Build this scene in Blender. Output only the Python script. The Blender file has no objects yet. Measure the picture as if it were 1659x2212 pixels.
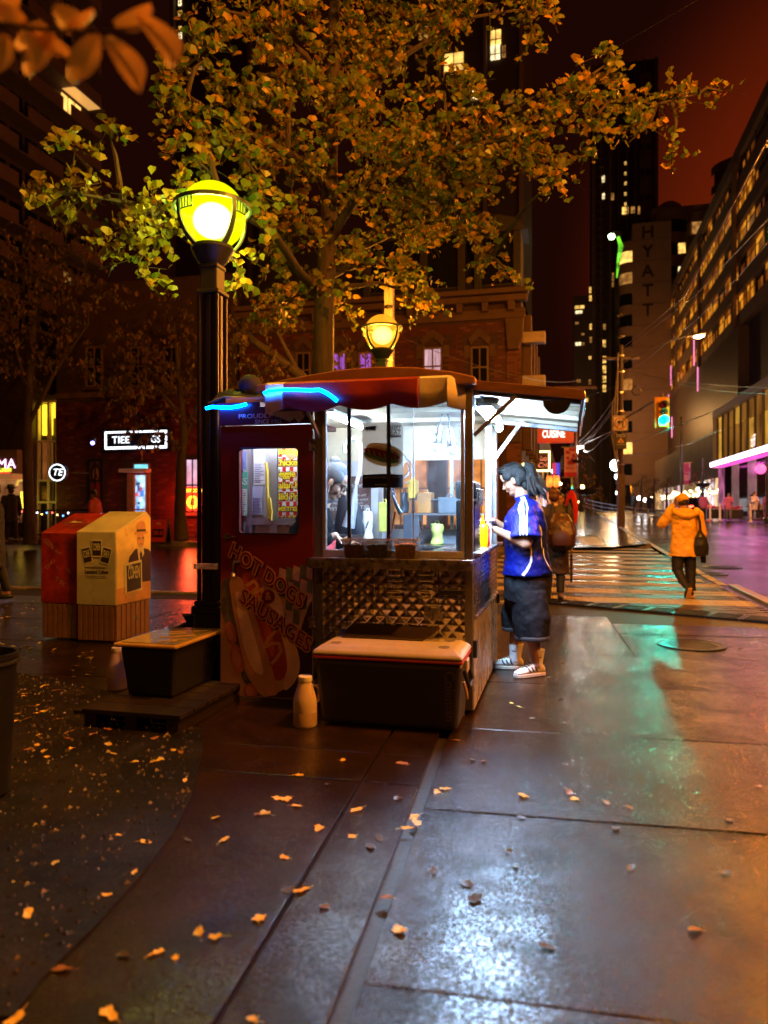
import bpy, bmesh, math, random
from mathutils import Vector, Matrix, noise
R = math.radians
random.seed(7)
scn = bpy.context.scene
COL = scn.collection

# ---------------------------------------------------------------- camera, world, exposure
EYE, F, CX, HY = 1.305, 1598.5, 829.5, 1097.4      # eye height (m) and calibration of the photograph
cam_d = bpy.data.cameras.new('camera')
cam = bpy.data.objects.new('camera', cam_d)
COL.objects.link(cam)
cam.location = (0, 0, EYE)
cam.rotation_euler = (R(90), 0, 0)
cam_d.sensor_fit = 'VERTICAL'
cam_d.sensor_height = 36.0
cam_d.lens = 26.016
cam_d.shift_y = -4 / 1024
cam_d.clip_start, cam_d.clip_end = 0.05, 3000
cam_d.dof.use_dof = True
cam_d.dof.focus_distance = 6.2
cam_d.dof.aperture_fstop = 1.7
scn.camera = cam

world = bpy.data.worlds.new('World')
scn.world = world
world.use_nodes = True
wn, wl = world.node_tree.nodes, world.node_tree.links
wn.clear()
w_out = wn.new('ShaderNodeOutputWorld')
w_bg = wn.new('ShaderNodeBackground')
w_sky = wn.new('ShaderNodeTexSky')
w_sky.sky_type = 'NISHITA'
w_sky.sun_disc = False
w_sky.sun_elevation = R(-8)
w_sky.sun_rotation = R(30)
w_mul = wn.new('ShaderNodeVectorMath'); w_mul.operation = 'SCALE'; w_mul.inputs['Scale'].default_value = 0.05
w_add = wn.new('ShaderNodeVectorMath'); w_add.operation = 'ADD'
w_add.inputs[1].default_value = (0.0085, 0.0014, 0.0006)      # low rain cloud lit by the sodium lamps of the town
wl.new(w_sky.outputs[0], w_mul.inputs[0])
wl.new(w_mul.outputs[0], w_add.inputs[0])
# red gradient painted into the sky at right, standing in for lens flare
w_tc = wn.new('ShaderNodeTexCoord'); w_dot = wn.new('ShaderNodeVectorMath'); w_dot.operation = 'DOT_PRODUCT'
w_dot.inputs[1].default_value = (math.sin(R(38))*math.cos(R(14)), math.cos(R(38))*math.cos(R(14)), math.sin(R(14)))
w_mr = wn.new('ShaderNodeMapRange'); w_mr.interpolation_type = 'SMOOTHERSTEP'
w_mr.inputs[1].default_value, w_mr.inputs[2].default_value, w_mr.inputs[3].default_value, w_mr.inputs[4].default_value = 0.90, 1.0, 0.0, 1.0
w_gl = wn.new('ShaderNodeVectorMath'); w_gl.operation = 'SCALE'; w_gl.inputs[0].default_value = (0.105, 0.0085, 0.0006)
w_sum = wn.new('ShaderNodeVectorMath'); w_sum.operation = 'ADD'
wl.new(w_tc.outputs['Generated'], w_dot.inputs[0]); wl.new(w_dot.outputs['Value'], w_mr.inputs[0]); wl.new(w_mr.outputs[0], w_gl.inputs['Scale'])
wl.new(w_add.outputs[0], w_sum.inputs[0]); wl.new(w_gl.outputs[0], w_sum.inputs[1])
wl.new(w_sum.outputs[0], w_bg.inputs['Color'])
w_bg.inputs['Strength'].default_value = 1.0
wl.new(w_bg.outputs[0], w_out.inputs['Surface'])

scn.render.engine = 'CYCLES'
scn.view_settings.view_transform = 'Standard'
scn.view_settings.look = 'None'
scn.view_settings.exposure = 0.3
scn.view_settings.gamma = 1.0
scn.view_settings.use_curve_mapping = False
scn.cycles.use_denoising = True
scn.cycles.max_bounces = 8
scn.cycles.diffuse_bounces = 3
scn.cycles.glossy_bounces = 4
scn.cycles.transparent_max_bounces = 24
scn.cycles.sample_clamp_indirect = 4.0
scn.cycles.caustics_reflective = False
scn.cycles.caustics_refractive = False

# ---------------------------------------------------------------- helpers
def gz(Y):
    "height of the ground: level here, then the street climbs a little"
    return 0.0 if Y < 14 else 0.016 * (min(Y, 70) - 14)

def at(ux, uy, Y):
    return Vector(((ux - CX) / F * Y, Y, EYE + (HY - uy) / F * Y))

class Fr:
    "a plan frame: origin and clockwise yaw; local x to the right, y away, z up"
    def __init__(s, ox, oy, deg, oz=0.0):
        s.o = (ox, oy, oz); s.deg = deg
        s.u = (math.cos(R(deg)), -math.sin(R(deg))); s.v = (math.sin(R(deg)), math.cos(R(deg)))
    def w(s, x, y, z=0.0):
        return Vector((s.o[0] + x*s.u[0] + y*s.v[0], s.o[1] + x*s.u[1] + y*s.v[1], s.o[2] + z))
    def loc(s, p):
        dx, dy = p[0]-s.o[0], p[1]-s.o[1]
        return Vector((dx*s.u[0]+dy*s.u[1], dx*s.v[0]+dy*s.v[1], (p[2] if len(p) > 2 else 0)-s.o[2]))
    def on_y(s, ux, uy, y=0.0):
        d = (ux-CX)/F
        x = (d*(s.o[1]+y*s.v[1]) - s.o[0] - y*s.v[0]) / (s.u[0]-d*s.u[1])
        Y = s.o[1]+x*s.u[1]+y*s.v[1]
        return x, EYE+(HY-uy)/F*Y-s.o[2]
    def on_x(s, ux, uy, x=0.0):
        d = (ux-CX)/F
        y = (d*(s.o[1]+x*s.u[1]) - s.o[0] - x*s.u[0]) / (s.v[0]-d*s.v[1])
        Y = s.o[1]+x*s.u[1]+y*s.v[1]
        return y, EYE+(HY-uy)/F*Y-s.o[2]

ST = Fr(0, 0, 14)                 # the street grid
CA = Fr(0.555, 4.66, 13.8)        # the food cart

class MB:
    "collects shapes; build() links them as one mesh object"
    def __init__(s): s.v, s.f, s.m = [], [], []
    def add(s, vs, fs, m=0, M=None):
        b = len(s.v)
        s.v += [tuple(M @ Vector(p)) if M is not None else tuple(p) for p in vs]
        s.f += [tuple(i+b for i in f) for f in fs]
        s.m += [m]*len(fs)
        return s
    def box(s, x0, x1, y0, y1, z0, z1, m=0, M=None):
        return s.add([(x0,y0,z0),(x1,y0,z0),(x1,y1,z0),(x0,y1,z0),(x0,y0,z1),(x1,y0,z1),(x1,y1,z1),(x0,y1,z1)],
                     [(0,3,2,1),(4,5,6,7),(0,1,5,4),(1,2,6,5),(2,3,7,6),(3,0,4,7)], m, M)
    def quad(s, a, b, c, d, m=0): return s.add([a,b,c,d], [(0,1,2,3)], m)
    def poly(s, pts, m=0, M=None): return s.add(pts, [tuple(range(len(pts)))], m, M)
    def prism(s, pts, y0, y1, m=0, M=None):
        "polygon in the xz plane (counter-clockwise seen from -y), extruded from y0 to y1"
        n = len(pts)
        vs = [(p[0],y0,p[1]) for p in pts]+[(p[0],y1,p[1]) for p in pts]
        fs = [tuple(range(n)), tuple(range(2*n-1, n-1, -1))]+[((i+1)%n, i, i+n, (i+1)%n+n) for i in range(n)]
        return s.add(vs, fs, m, M)
    def slab(s, pts, z0, z1, m=0, M=None):
        n = len(pts)
        vs = [(p[0],p[1],z0) for p in pts]+[(p[0],p[1],z1) for p in pts]
        fs = [tuple(range(n-1,-1,-1)), tuple(range(n,2*n))]+[(i, (i+1)%n, (i+1)%n+n, i+n) for i in range(n)]
        return s.add(vs, fs, m, M)
    def tube(s, pts, r, n=8, m=0, cap=True, M=None):
        pts = [Vector(p) for p in pts]
        k = len(pts)
        rs = r if isinstance(r, (list, tuple)) else [r]*k
        vs, fs = [], []
        ref = None
        for i, p in enumerate(pts):
            t = (pts[min(i+1,k-1)]-pts[max(i-1,0)]).normalized()
            if ref is None:
                ref = t.orthogonal().normalized()
            ref = (ref - t*ref.dot(t))
            ref = ref.normalized() if ref.length > 1e-6 else t.orthogonal().normalized()
            bi = t.cross(ref)
            for j in range(n):
                a = 2*math.pi*j/n
                vs.append(p + (ref*math.cos(a)+bi*math.sin(a))*rs[i])
        for i in range(k-1):
            for j in range(n):
                fs.append((i*n+j, i*n+(j+1)%n, (i+1)*n+(j+1)%n, (i+1)*n+j))
        if cap:
            fs.append(tuple(range(n-1,-1,-1))); fs.append(tuple((k-1)*n+j for j in range(n)))
        return s.add(vs, fs, m, M)
    def bar(s, p, q, w, h, m=0):
        "square bar from p to q"
        p, q = Vector(p), Vector(q)
        t = (q-p).normalized()
        a = t.cross(Vector((0,0,1)))
        a = a.normalized() if a.length > 1e-4 else Vector((1,0,0))
        b = a.cross(t)
        vs = [e + a*(w/2*i) + b*(h/2*j) for e in (p,q) for i, j in ((-1,-1),(1,-1),(1,1),(-1,1))]
        return s.add(vs, [(3,2,1,0),(4,5,6,7),(0,1,5,4),(1,2,6,5),(2,3,7,6),(3,0,4,7)], m)
    def lathe(s, prof, n=16, c=(0,0,0), m=0, M=None, a0=0.0, sweep=2*math.pi):
        full = sweep > 6.28
        k = n if full else n+1
        vs = [(c[0]+r*math.cos(a0+sweep*j/n), c[1]+r*math.sin(a0+sweep*j/n), c[2]+z) for r, z in prof for j in range(k)]
        fs = []
        for i in range(len(prof)-1):
            for j in range(n):
                j2 = (j+1) % k
                fs.append((i*k+j, i*k+j2, (i+1)*k+j2, (i+1)*k+j))
        return s.add(vs, fs, m, M)
    def ell(s, c, r, n=12, m=0, M=None, rot=None):
        r = r if isinstance(r, (list, tuple)) else (r,r,r)
        nr = max(4, n//2)
        T = Matrix.Translation(Vector(c)) @ ((rot if rot is not None else Matrix.Identity(4)) @ Matrix.Diagonal((r[0],r[1],r[2],1)))
        if M is not None: T = M @ T
        vs = [T @ Vector((0,0,-1))]
        for i in range(1, nr):
            a = -math.pi/2+math.pi*i/nr
            vs += [T @ Vector((math.cos(a)*math.cos(2*math.pi*j/n), math.cos(a)*math.sin(2*math.pi*j/n), math.sin(a))) for j in range(n)]
        vs.append(T @ Vector((0,0,1)))
        fs = [(0, 1+(j+1)%n, 1+j) for j in range(n)]
        for i in range(nr-2):
            for j in range(n):
                fs.append((1+i*n+j, 1+i*n+(j+1)%n, 1+(i+1)*n+(j+1)%n, 1+(i+1)*n+j))
        b = 1+(nr-2)*n; t = len(vs)-1
        fs += [(b+j, b+(j+1)%n, t) for j in range(n)]
        return s.add(vs, fs, m)
    def cap(s, p, r0, q, r1, n=10, m=0):
        "tapered capsule"
        p, q = Vector(p), Vector(q)
        d = (q-p); L = max(d.length, 1e-5); t = d/L
        pts, rs = [], []
        for k in range(1, 4):
            a = math.pi/2*k/4
            pts.append(p - t*(r0*math.cos(a))); rs.append(r0*math.sin(a))
        pts += [p, q]; rs += [r0, r1]
        for k in range(1, 4):
            a = math.pi/2*k/4
            pts.append(q + t*(r1*math.sin(a))); rs.append(r1*math.cos(a))
        return s.tube(pts, rs, n, m)
    def loft(s, rings, n=20, m=0):
        "rings of (centre, half axis a, half axis b as vectors)"
        k = len(rings); vs, fs = [], []
        for c, a, b in rings:
            c, a, b = Vector(c), Vector(a), Vector(b)
            vs += [c + a*math.cos(2*math.pi*j/n) + b*math.sin(2*math.pi*j/n) for j in range(n)]
        for i in range(k-1):
            for j in range(n):
                fs.append((i*n+j, i*n+(j+1)%n, (i+1)*n+(j+1)%n, (i+1)*n+j))
        fs.append(tuple(range(n-1,-1,-1))); fs.append(tuple((k-1)*n+j for j in range(n)))
        return s.add(vs, fs, m)
    def mesh(s, name, mats, smooth=False):
        me = bpy.data.meshes.new(name)
        me.from_pydata(s.v, [], s.f)
        mats = mats if isinstance(mats, (list, tuple)) else [mats]
        for x in mats: me.materials.append(x)
        me.polygons.foreach_set('material_index', s.m)
        if smooth: me.polygons.foreach_set('use_smooth', [True]*len(s.f))
        me.update()
        return me
    def build(s, name, mats, parent=None, smooth=False, bevel=0.0, seg=2):
        o = bpy.data.objects.new(name, s.mesh(name, mats, smooth))
        COL.objects.link(o)
        if parent: o.parent = parent
        if bevel:
            bv = o.modifiers.new('bevel', 'BEVEL'); bv.width = bevel; bv.segments = seg; bv.limit_method = 'ANGLE'
            bv.harden_normals = False
        if smooth:
            try: o.data.set_sharp_from_angle(angle=R(40))
            except Exception: pass
        return o

def tag(o, label=None, cat=None, group=None, kind=None):
    if label: o['label'] = label
    if cat: o['category'] = cat
    if group: o['group'] = group
    if kind: o['kind'] = kind
    return o
def thing(name, label, cat, loc=(0,0,0), rz=0.0, group=None):
    o = bpy.data.objects.new(name, None); COL.objects.link(o)
    o.empty_display_size = 0.1
    o.location = loc; o.rotation_euler = (0,0,rz)
    return tag(o, label, cat, group)
def frame_thing(name, label, cat, fr, x=0, y=0, z=0, group=None, dyaw=0):
    return thing(name, label, cat, fr.w(x, y, z), R(-fr.deg+dyaw), group)
def inst(name, me, parent=None, loc=(0,0,0), rot=(0,0,0), scale=(1,1,1)):
    o = bpy.data.objects.new(name, me); COL.objects.link(o)
    if parent: o.parent = parent
    o.location = loc; o.rotation_euler = rot; o.scale = scale
    return o
def dup(root, loc, rz=None, label=None, scale=None):
    c = root.copy(); COL.objects.link(c); c.location = loc
    if rz is not None: c.rotation_euler = (0,0,rz)
    if label: c['label'] = label
    if scale: c.scale = (scale,)*3
    for ch in root.children:
        d = ch.copy(); COL.objects.link(d); d.parent = c
        for g in ch.children:
            e = g.copy(); COL.objects.link(e); e.parent = d
    return c

# ---- materials
def _new(name):
    m = bpy.data.materials.new(name); m.use_nodes = True
    return m, m.node_tree.nodes, m.node_tree.links, m.node_tree.nodes['Principled BSDF']
def mat(name, rgb, rough=0.5, metal=0.0, var=0.2, scale=6.0, bump=0.0, bscale=40.0, spec=0.5, rvar=0.0, tint=None, coat=0.0, stretch=None, dirt=0.0):
    m, n, l, p = _new(name)
    p.inputs['Roughness'].default_value = rough; p.inputs['Metallic'].default_value = metal
    p.inputs['Specular IOR Level'].default_value = spec
    p.inputs['Coat Weight'].default_value = coat
    tc = n.new('ShaderNodeTexCoord'); src = tc.outputs['Object']
    if stretch:
        mp = n.new('ShaderNodeMapping'); mp.inputs['Scale'].default_value = stretch
        l.new(src, mp.inputs['Vector']); src = mp.outputs[0]
    nz = n.new('ShaderNodeTexNoise'); nz.inputs['Scale'].default_value = scale; nz.inputs['Detail'].default_value = 6
    nz.inputs['Roughness'].default_value = 0.65
    l.new(src, nz.inputs['Vector'])
    rp = n.new('ShaderNodeValToRGB')
    rp.color_ramp.elements[0].position, rp.color_ramp.elements[1].position = 0.3, 0.7
    t = tint or rgb
    rp.color_ramp.elements[0].color = tuple(c*(1-var) for c in rgb)+(1,)
    rp.color_ramp.elements[1].color = tuple(min(1, c*(1+var)) for c in t)+(1,)
    l.new(nz.outputs['Fac'], rp.inputs['Fac'])
    out = rp.outputs['Color']
    if dirt:
        n3 = n.new('ShaderNodeTexNoise'); n3.inputs['Scale'].default_value = scale*0.45; n3.inputs['Detail'].default_value = 9
        n3.inputs['Roughness'].default_value = 0.75
        l.new(tc.outputs['Object'], n3.inputs['Vector'])
        r3 = n.new('ShaderNodeValToRGB'); r3.color_ramp.elements[0].position, r3.color_ramp.elements[1].position = 0.5, 0.68
        r3.color_ramp.elements[0].color = (0,0,0,1); r3.color_ramp.elements[1].color = (dirt,)*3+(1,)
        l.new(n3.outputs['Fac'], r3.inputs['Fac'])
        mx = n.new('ShaderNodeMix'); mx.data_type = 'RGBA'
        l.new(r3.outputs['Color'], mx.inputs['Factor']); l.new(out, mx.inputs['A']); mx.inputs['B'].default_value = (0.035,0.025,0.018,1)
        out = mx.outputs['Result']
    l.new(out, p.inputs['Base Color'])
    if rvar:
        mr = n.new('ShaderNodeMapRange'); mr.inputs[1].default_value, mr.inputs[2].default_value = 0.3, 0.7
        mr.inputs[3].default_value, mr.inputs[4].default_value = max(0.02, rough-rvar), min(1, rough+rvar)
        n4 = n.new('ShaderNodeTexNoise'); n4.inputs['Scale'].default_value = scale*1.7; n4.inputs['Detail'].default_value = 5
        l.new(tc.outputs['Object'], n4.inputs['Vector']); l.new(n4.outputs['Fac'], mr.inputs[0]); l.new(mr.outputs[0], p.inputs['Roughness'])
    if bump:
        nb = n.new('ShaderNodeTexNoise'); nb.inputs['Scale'].default_value = bscale; nb.inputs['Detail'].default_value = 4
        l.new(src, nb.inputs['Vector'])
        bp = n.new('ShaderNodeBump'); bp.inputs['Strength'].default_value = bump; bp.inputs['Distance'].default_value = 0.01
        l.new(nb.outputs['Fac'], bp.inputs['Height']); l.new(bp.outputs[0], p.inputs['Normal'])
    return m
def emis(name, rgb, strength, var=0.0, scale=3.0, stretch=None):
    m, n, l, p = _new(name)
    p.inputs['Base Color'].default_value = tuple(min(0.4, c*0.4) for c in rgb)+(1,)
    p.inputs['Roughness'].default_value = 0.3
    p.inputs['Emission Color'].default_value = tuple(rgb)+(1,)
    p.inputs['Emission Strength'].default_value = strength
    if var:
        tc = n.new('ShaderNodeTexCoord'); src = tc.outputs['Object']
        if stretch:
            mp = n.new('ShaderNodeMapping'); mp.inputs['Scale'].default_value = stretch
            l.new(src, mp.inputs['Vector']); src = mp.outputs[0]
        nz = n.new('ShaderNodeTexNoise'); nz.inputs['Scale'].default_value = scale; nz.inputs['Detail'].default_value = 3
        l.new(src, nz.inputs['Vector'])
        mr = n.new('ShaderNodeMapRange'); mr.inputs[1].default_value, mr.inputs[2].default_value = 0.35, 0.65
        mr.inputs[3].default_value, mr.inputs[4].default_value = strength*(1-var), strength*(1+var)
        l.new(nz.outputs['Fac'], mr.inputs[0]); l.new(mr.outputs[0], p.inputs['Emission Strength'])
    return m
def glass(name, tint=(0.9,0.95,1.0), dirt=0.008, refl=0.9, rough=0.02):
    "thin pane: clear, mirrors at a slant, a film of dirt"
    m, n, l, p = _new(name)
    n.remove(p)
    o = n['Material Output']
    tr = n.new('ShaderNodeBsdfTransparent'); tr.inputs[0].default_value = tuple(tint)+(1,)
    gl = n.new('ShaderNodeBsdfGlossy'); gl.inputs['Roughness'].default_value = rough; gl.inputs['Color'].default_value = (refl,)*3+(1,)
    df = n.new('ShaderNodeBsdfDiffuse'); df.inputs[0].default_value = (0.6,0.6,0.6,1)
    fr = n.new('ShaderNodeFresnel'); fr.inputs[0].default_value = 1.45
    tl = n.new('ShaderNodeBsdfTranslucent'); tl.inputs[0].default_value = (0.6,0.6,0.6,1); md = n.new('ShaderNodeMixShader'); l.new(df.outputs[0], md.inputs[1]); l.new(tl.outputs[0], md.inputs[2])
    m1 = n.new('ShaderNodeMixShader'); m2 = n.new('ShaderNodeMixShader')
    l.new(fr.outputs[0], m1.inputs[0]); l.new(tr.outputs[0], m1.inputs[1]); l.new(gl.outputs[0], m1.inputs[2])
    tc = n.new('ShaderNodeTexCoord'); nz = n.new('ShaderNodeTexNoise'); nz.inputs['Scale'].default_value = 7; nz.inputs['Detail'].default_value = 8
    nz.inputs['Roughness'].default_value = 0.7
    l.new(tc.outputs['Object'], nz.inputs['Vector'])
    mr = n.new('ShaderNodeMapRange'); mr.inputs[1].default_value, mr.inputs[2].default_value = 0.35, 0.8
    mr.inputs[3].default_value, mr.inputs[4].default_value = dirt*0.25, dirt*2.2
    l.new(nz.outputs['Fac'], mr.inputs[0]); l.new(mr.outputs[0], m2.inputs[0])
    l.new(m1.outputs[0], m2.inputs[1]); l.new(md.outputs[0], m2.inputs[2]); l.new(m2.outputs[0], o.inputs['Surface'])
    return m
def leafmat(name, c1, c2, c3, trans=0.35):
    m, n, l, p = _new(name)
    g = n.new('ShaderNodeNewGeometry'); rp = n.new('ShaderNodeValToRGB')
    rp.color_ramp.elements[0].color = tuple(c1)+(1,); rp.color_ramp.elements[1].color = tuple(c3)+(1,)
    e = rp.color_ramp.elements.new(0.6); e.color = tuple(c2)+(1,)
    l.new(g.outputs['Random Per Island'], rp.inputs[0]); l.new(rp.outputs[0], p.inputs['Base Color'])
    p.inputs['Roughness'].default_value = 0.38
    tl = n.new('ShaderNodeBsdfTranslucent'); mx = n.new('ShaderNodeMixShader'); mx.inputs[0].default_value = trans
    l.new(rp.outputs[0], tl.inputs[0]); l.new(p.outputs[0], mx.inputs[1]); l.new(tl.outputs[0], mx.inputs[2])
    l.new(mx.outputs[0], n['Material Output'].inputs['Surface'])
    return m

_tx = {}
def text(s, size, mtl, parent=None, M=None, name='lettering', off=0.0, ext=0.0008, align='CENTER', shear=0.0, fit=None, spacing=1.0):
    "flat lettering; M places its xy plane"
    cu = bpy.data.curves.new('t', 'FONT'); cu.body = s; cu.size = size; cu.align_x = align; cu.align_y = 'CENTER'
    cu.offset = off; cu.extrude = ext; cu.shear = shear; cu.resolution_u = 3; cu.space_character = spacing
    to = bpy.data.objects.new('t', cu)
    me = bpy.data.meshes.new_from_object(to)
    bpy.data.objects.remove(to); bpy.data.curves.remove(cu)
    if fit:
        xs = [v.co.x for v in me.vertices]
        k = fit/max(1e-4, max(xs)-min(xs))
        for v in me.vertices: v.co.x *= k
    me.name = name; me.materials.clear(); me.materials.append(mtl)
    o = bpy.data.objects.new(name, me); COL.objects.link(o)
    if parent: o.parent = parent
    if M is not None: o.matrix_local = M
    return o
def wall_M(x, y, z, roll=0.0, flip=False):
    "matrix for lettering on a wall facing -y; roll in degrees anticlockwise; flip reads mirrored"
    return Matrix.Translation((x,y,z)) @ Matrix.Rotation(R(90),4,'X') @ Matrix.Rotation(R(roll),4,'Z') @ Matrix.Diagonal((-1 if flip else 1,1,1,1))
def side_M(x, y, z, roll=0.0):
    "lettering on a wall facing +x"
    return Matrix.Translation((x,y,z)) @ Matrix.Rotation(R(90),4,'Z') @ Matrix.Rotation(R(90),4,'X') @ Matrix.Rotation(R(roll),4,'Z')

def sheet(name, pts, off, mtl, kind='structure', parent=None, cuts=(14,70)):
    "a sheet that follows the ground, off metres above it"
    bm = bmesh.new()
    bm.faces.new([bm.verts.new((p[0],p[1],0)) for p in pts])
    for c in cuts:
        bmesh.ops.bisect_plane(bm, geom=bm.verts[:]+bm.edges[:]+bm.faces[:], plane_co=(0,c,0), plane_no=(0,1,0))
    for v in bm.verts: v.co.z = gz(v.co.y)+off
    bmesh.ops.recalc_face_normals(bm, faces=bm.faces[:])
    if sum(f.normal.z for f in bm.faces) < 0: bmesh.ops.reverse_faces(bm, faces=bm.faces[:])
    me = bpy.data.meshes.new(name); bm.to_mesh(me); bm.free(); me.materials.append(mtl)
    o = bpy.data.objects.new(name, me); COL.objects.link(o)
    if parent: o.parent = parent
    elif kind: o['kind'] = kind
    return o
def spt(a, b): p = ST.w(a,b); return (p[0],p[1])

def point(name, loc, energy, rgb, radius=0.1, parent=None):
    d = bpy.data.lights.new(name, 'POINT'); d.energy = energy; d.color = rgb; d.shadow_soft_size = radius
    o = bpy.data.objects.new(name, d); COL.objects.link(o); o.location = loc
    if parent: o.parent = parent
    return o

SODIUM = (1.0, 0.30, 0.022)
COOL = (0.72, 0.86, 1.0)

# common materials
M_black = mat('black paint', (0.012,0.012,0.013), 0.35, var=0.3)
M_steel = mat('brushed steel', (0.55,0.54,0.52), 0.28, 1.0, var=0.12, scale=14, rvar=0.1, stretch=(1,1,12), dirt=0.35)
M_quilt = mat('stamped steel', (0.60,0.58,0.55), 0.22, 1.0, var=0.12, scale=9, rvar=0.08, dirt=0.35)
M_alum = mat('aluminium', (0.62,0.63,0.64), 0.38, 0.9, var=0.1, scale=9, bump=0.1, bscale=60, dirt=0.25)
M_dalum = mat('dull dark frame', (0.16,0.15,0.15), 0.45, 0.6, var=0.2)
M_glass = glass('window glass')
M_dglass = glass('dirty glass', dirt=0.045)
M_bglass = mat('dark pane', (0.012,0.012,0.014), 0.06, var=0.2, spec=0.6)
M_white = mat('white paint', (0.72,0.72,0.70), 0.45, var=0.06, dirt=0.15)
M_cream = mat('cream ceiling board', (0.62,0.52,0.36), 0.55, var=0.15, stretch=(1,12,1), scale=4)
M_wood = mat('weathered wood', (0.10,0.045,0.022), 0.6, var=0.35, stretch=(8,8,0.6), scale=5, bump=0.3)
M_wire = mat('cable', (0.26,0.22,0.18), 0.4, 0.2)
M_concrete_v = mat('concrete wall', (0.26,0.22,0.19), 0.8, var=0.2, scale=1.2, bump=0.2)
M_maroon = mat('maroon header', (0.07,0.008,0.02), 0.35, var=0.25)
M_black2 = mat('black plastic', (0.02,0.02,0.022), 0.35, var=0.3)
M_pw = mat('print white', (0.75,0.74,0.7), 0.4)
M_silv = mat('silver lettering', (0.55,0.55,0.6), 0.4)
M_lred = mat('maroon letter', (0.13,0.008,0.012), 0.42, var=0.1)
# ---------------------------------------------------------------- lamps (some added or assumed off frame to brighten what they face)
def wet(name, rgb, r0, r1, var=0.25, scale=1.3, fine=0.35, film=0.7):
    "wet ground: grain, damp and nearly dry patches, a rough film of water"
    m, n, l, p = _new(name)
    tc = n.new('ShaderNodeTexCoord')
    def nz(sc, det, rough=0.6):
        t = n.new('ShaderNodeTexNoise'); t.inputs['Scale'].default_value = sc; t.inputs['Detail'].default_value = det; t.inputs['Roughness'].default_value = rough
        l.new(tc.outputs['Object'], t.inputs['Vector']); return t
    a, b, c = nz(scale, 8, 0.7), nz(62, 4, 0.8), nz(scale*0.55, 5, 0.55)
    rp = n.new('ShaderNodeValToRGB'); rp.color_ramp.elements[0].position, rp.color_ramp.elements[1].position = 0.3, 0.72
    rp.color_ramp.elements[0].color = tuple(x*(1-var*1.3) for x in rgb)+(1,); rp.color_ramp.elements[1].color = tuple(x*(1+var) for x in rgb)+(1,)
    l.new(a.outputs[0], rp.inputs[0])
    mx = n.new('ShaderNodeMix'); mx.data_type = 'RGBA'; mx.blend_type = 'MULTIPLY'; mx.inputs['Factor'].default_value = 0.85
    r2 = n.new('ShaderNodeValToRGB'); r2.color_ramp.elements[0].position, r2.color_ramp.elements[1].position = 0.35, 0.62
    r2.color_ramp.elements[0].color = (0.3,0.3,0.3,1); r2.color_ramp.elements[1].color = (1.6,1.55,1.5,1)
    l.new(b.outputs[0], r2.inputs[0]); l.new(rp.outputs[0], mx.inputs['A']); l.new(r2.outputs[0], mx.inputs['B'])
    # flattened gum spots and grit, old stains
    vo = n.new('ShaderNodeTexVoronoi'); vo.inputs['Scale'].default_value = 2.6; l.new(tc.outputs['Object'], vo.inputs['Vector'])
    vr = n.new('ShaderNodeMapRange'); vr.inputs[1].default_value, vr.inputs[2].default_value, vr.inputs[3].default_value, vr.inputs[4].default_value = 0.045, 0.065, 0.35, 1.0; l.new(vo.outputs['Distance'], vr.inputs[0])
    sr_ = n.new('ShaderNodeMapRange'); sr_.inputs[1].default_value, sr_.inputs[2].default_value, sr_.inputs[3].default_value, sr_.inputs[4].default_value = 0.46, 0.60, 1.0, 0.45; l.new(nz(scale*.8, 9, .72).outputs[0], sr_.inputs[0])
    vm = n.new('ShaderNodeMath'); vm.operation = 'MULTIPLY'; l.new(vr.outputs[0], vm.inputs[0]); l.new(sr_.outputs[0], vm.inputs[1])
    sc_ = n.new('ShaderNodeVectorMath'); sc_.operation = 'SCALE'; l.new(mx.outputs['Result'], sc_.inputs[0]); l.new(vm.outputs[0], sc_.inputs['Scale'])
    l.new(sc_.outputs[0], p.inputs['Base Color'])
    mr = n.new('ShaderNodeMapRange'); mr.inputs[1].default_value, mr.inputs[2].default_value = 0.28, 0.72
    mr.inputs[3].default_value, mr.inputs[4].default_value = r0, r1
    l.new(c.outputs[0], mr.inputs[0]); l.new(mr.outputs[0], p.inputs['Roughness'])
    p.inputs['Specular IOR Level'].default_value = 0.2
    cm = n.new('ShaderNodeMapRange'); cm.inputs[1].default_value, cm.inputs[2].default_value, cm.inputs[3].default_value, cm.inputs[4].default_value = 0.38, 0.58, 0.05, film
    l.new(nz(scale*1.9, 7, 0.68).outputs[0], cm.inputs[0]); gm = n.new('ShaderNodeMapRange'); gm.inputs[1].default_value, gm.inputs[2].default_value, gm.inputs[3].default_value, gm.inputs[4].default_value = 0.45, 0.57, 0.05, 1.0
    l.new(nz(75, 3, 0.75).outputs[0], gm.inputs[0]); gx = n.new('ShaderNodeMath'); gx.operation = 'MULTIPLY'; l.new(cm.outputs[0], gx.inputs[0]); l.new(gm.outputs[0], gx.inputs[1]); l.new(gx.outputs[0], p.inputs['Coat Weight']); p.inputs['Coat IOR'].default_value = 1.6; l.new(mr.outputs[0], p.inputs['Coat Roughness'])
    d = nz(230, 2); e = nz(9, 4)
    b1 = n.new('ShaderNodeBump'); b1.inputs['Strength'].default_value = fine; b1.inputs['Distance'].default_value = 0.004
    b2 = n.new('ShaderNodeBump'); b2.inputs['Strength'].default_value = 0.18; b2.inputs['Distance'].default_value = 0.02
    l.new(e.outputs[0], b2.inputs['Height']); l.new(d.outputs[0], b1.inputs['Height']); l.new(b2.outputs[0], b1.inputs['Normal'])
    l.new(b1.outputs[0], p.inputs['Normal']); b3 = n.new('ShaderNodeBump'); b3.inputs['Strength'].default_value = fine*.3; b3.inputs['Distance'].default_value = 0.004; l.new(d.outputs[0], b3.inputs['Height']); l.new(b2.outputs[0], b3.inputs['Normal']); l.new(b3.outputs[0], p.inputs['Coat Normal'])
    return m
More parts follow.
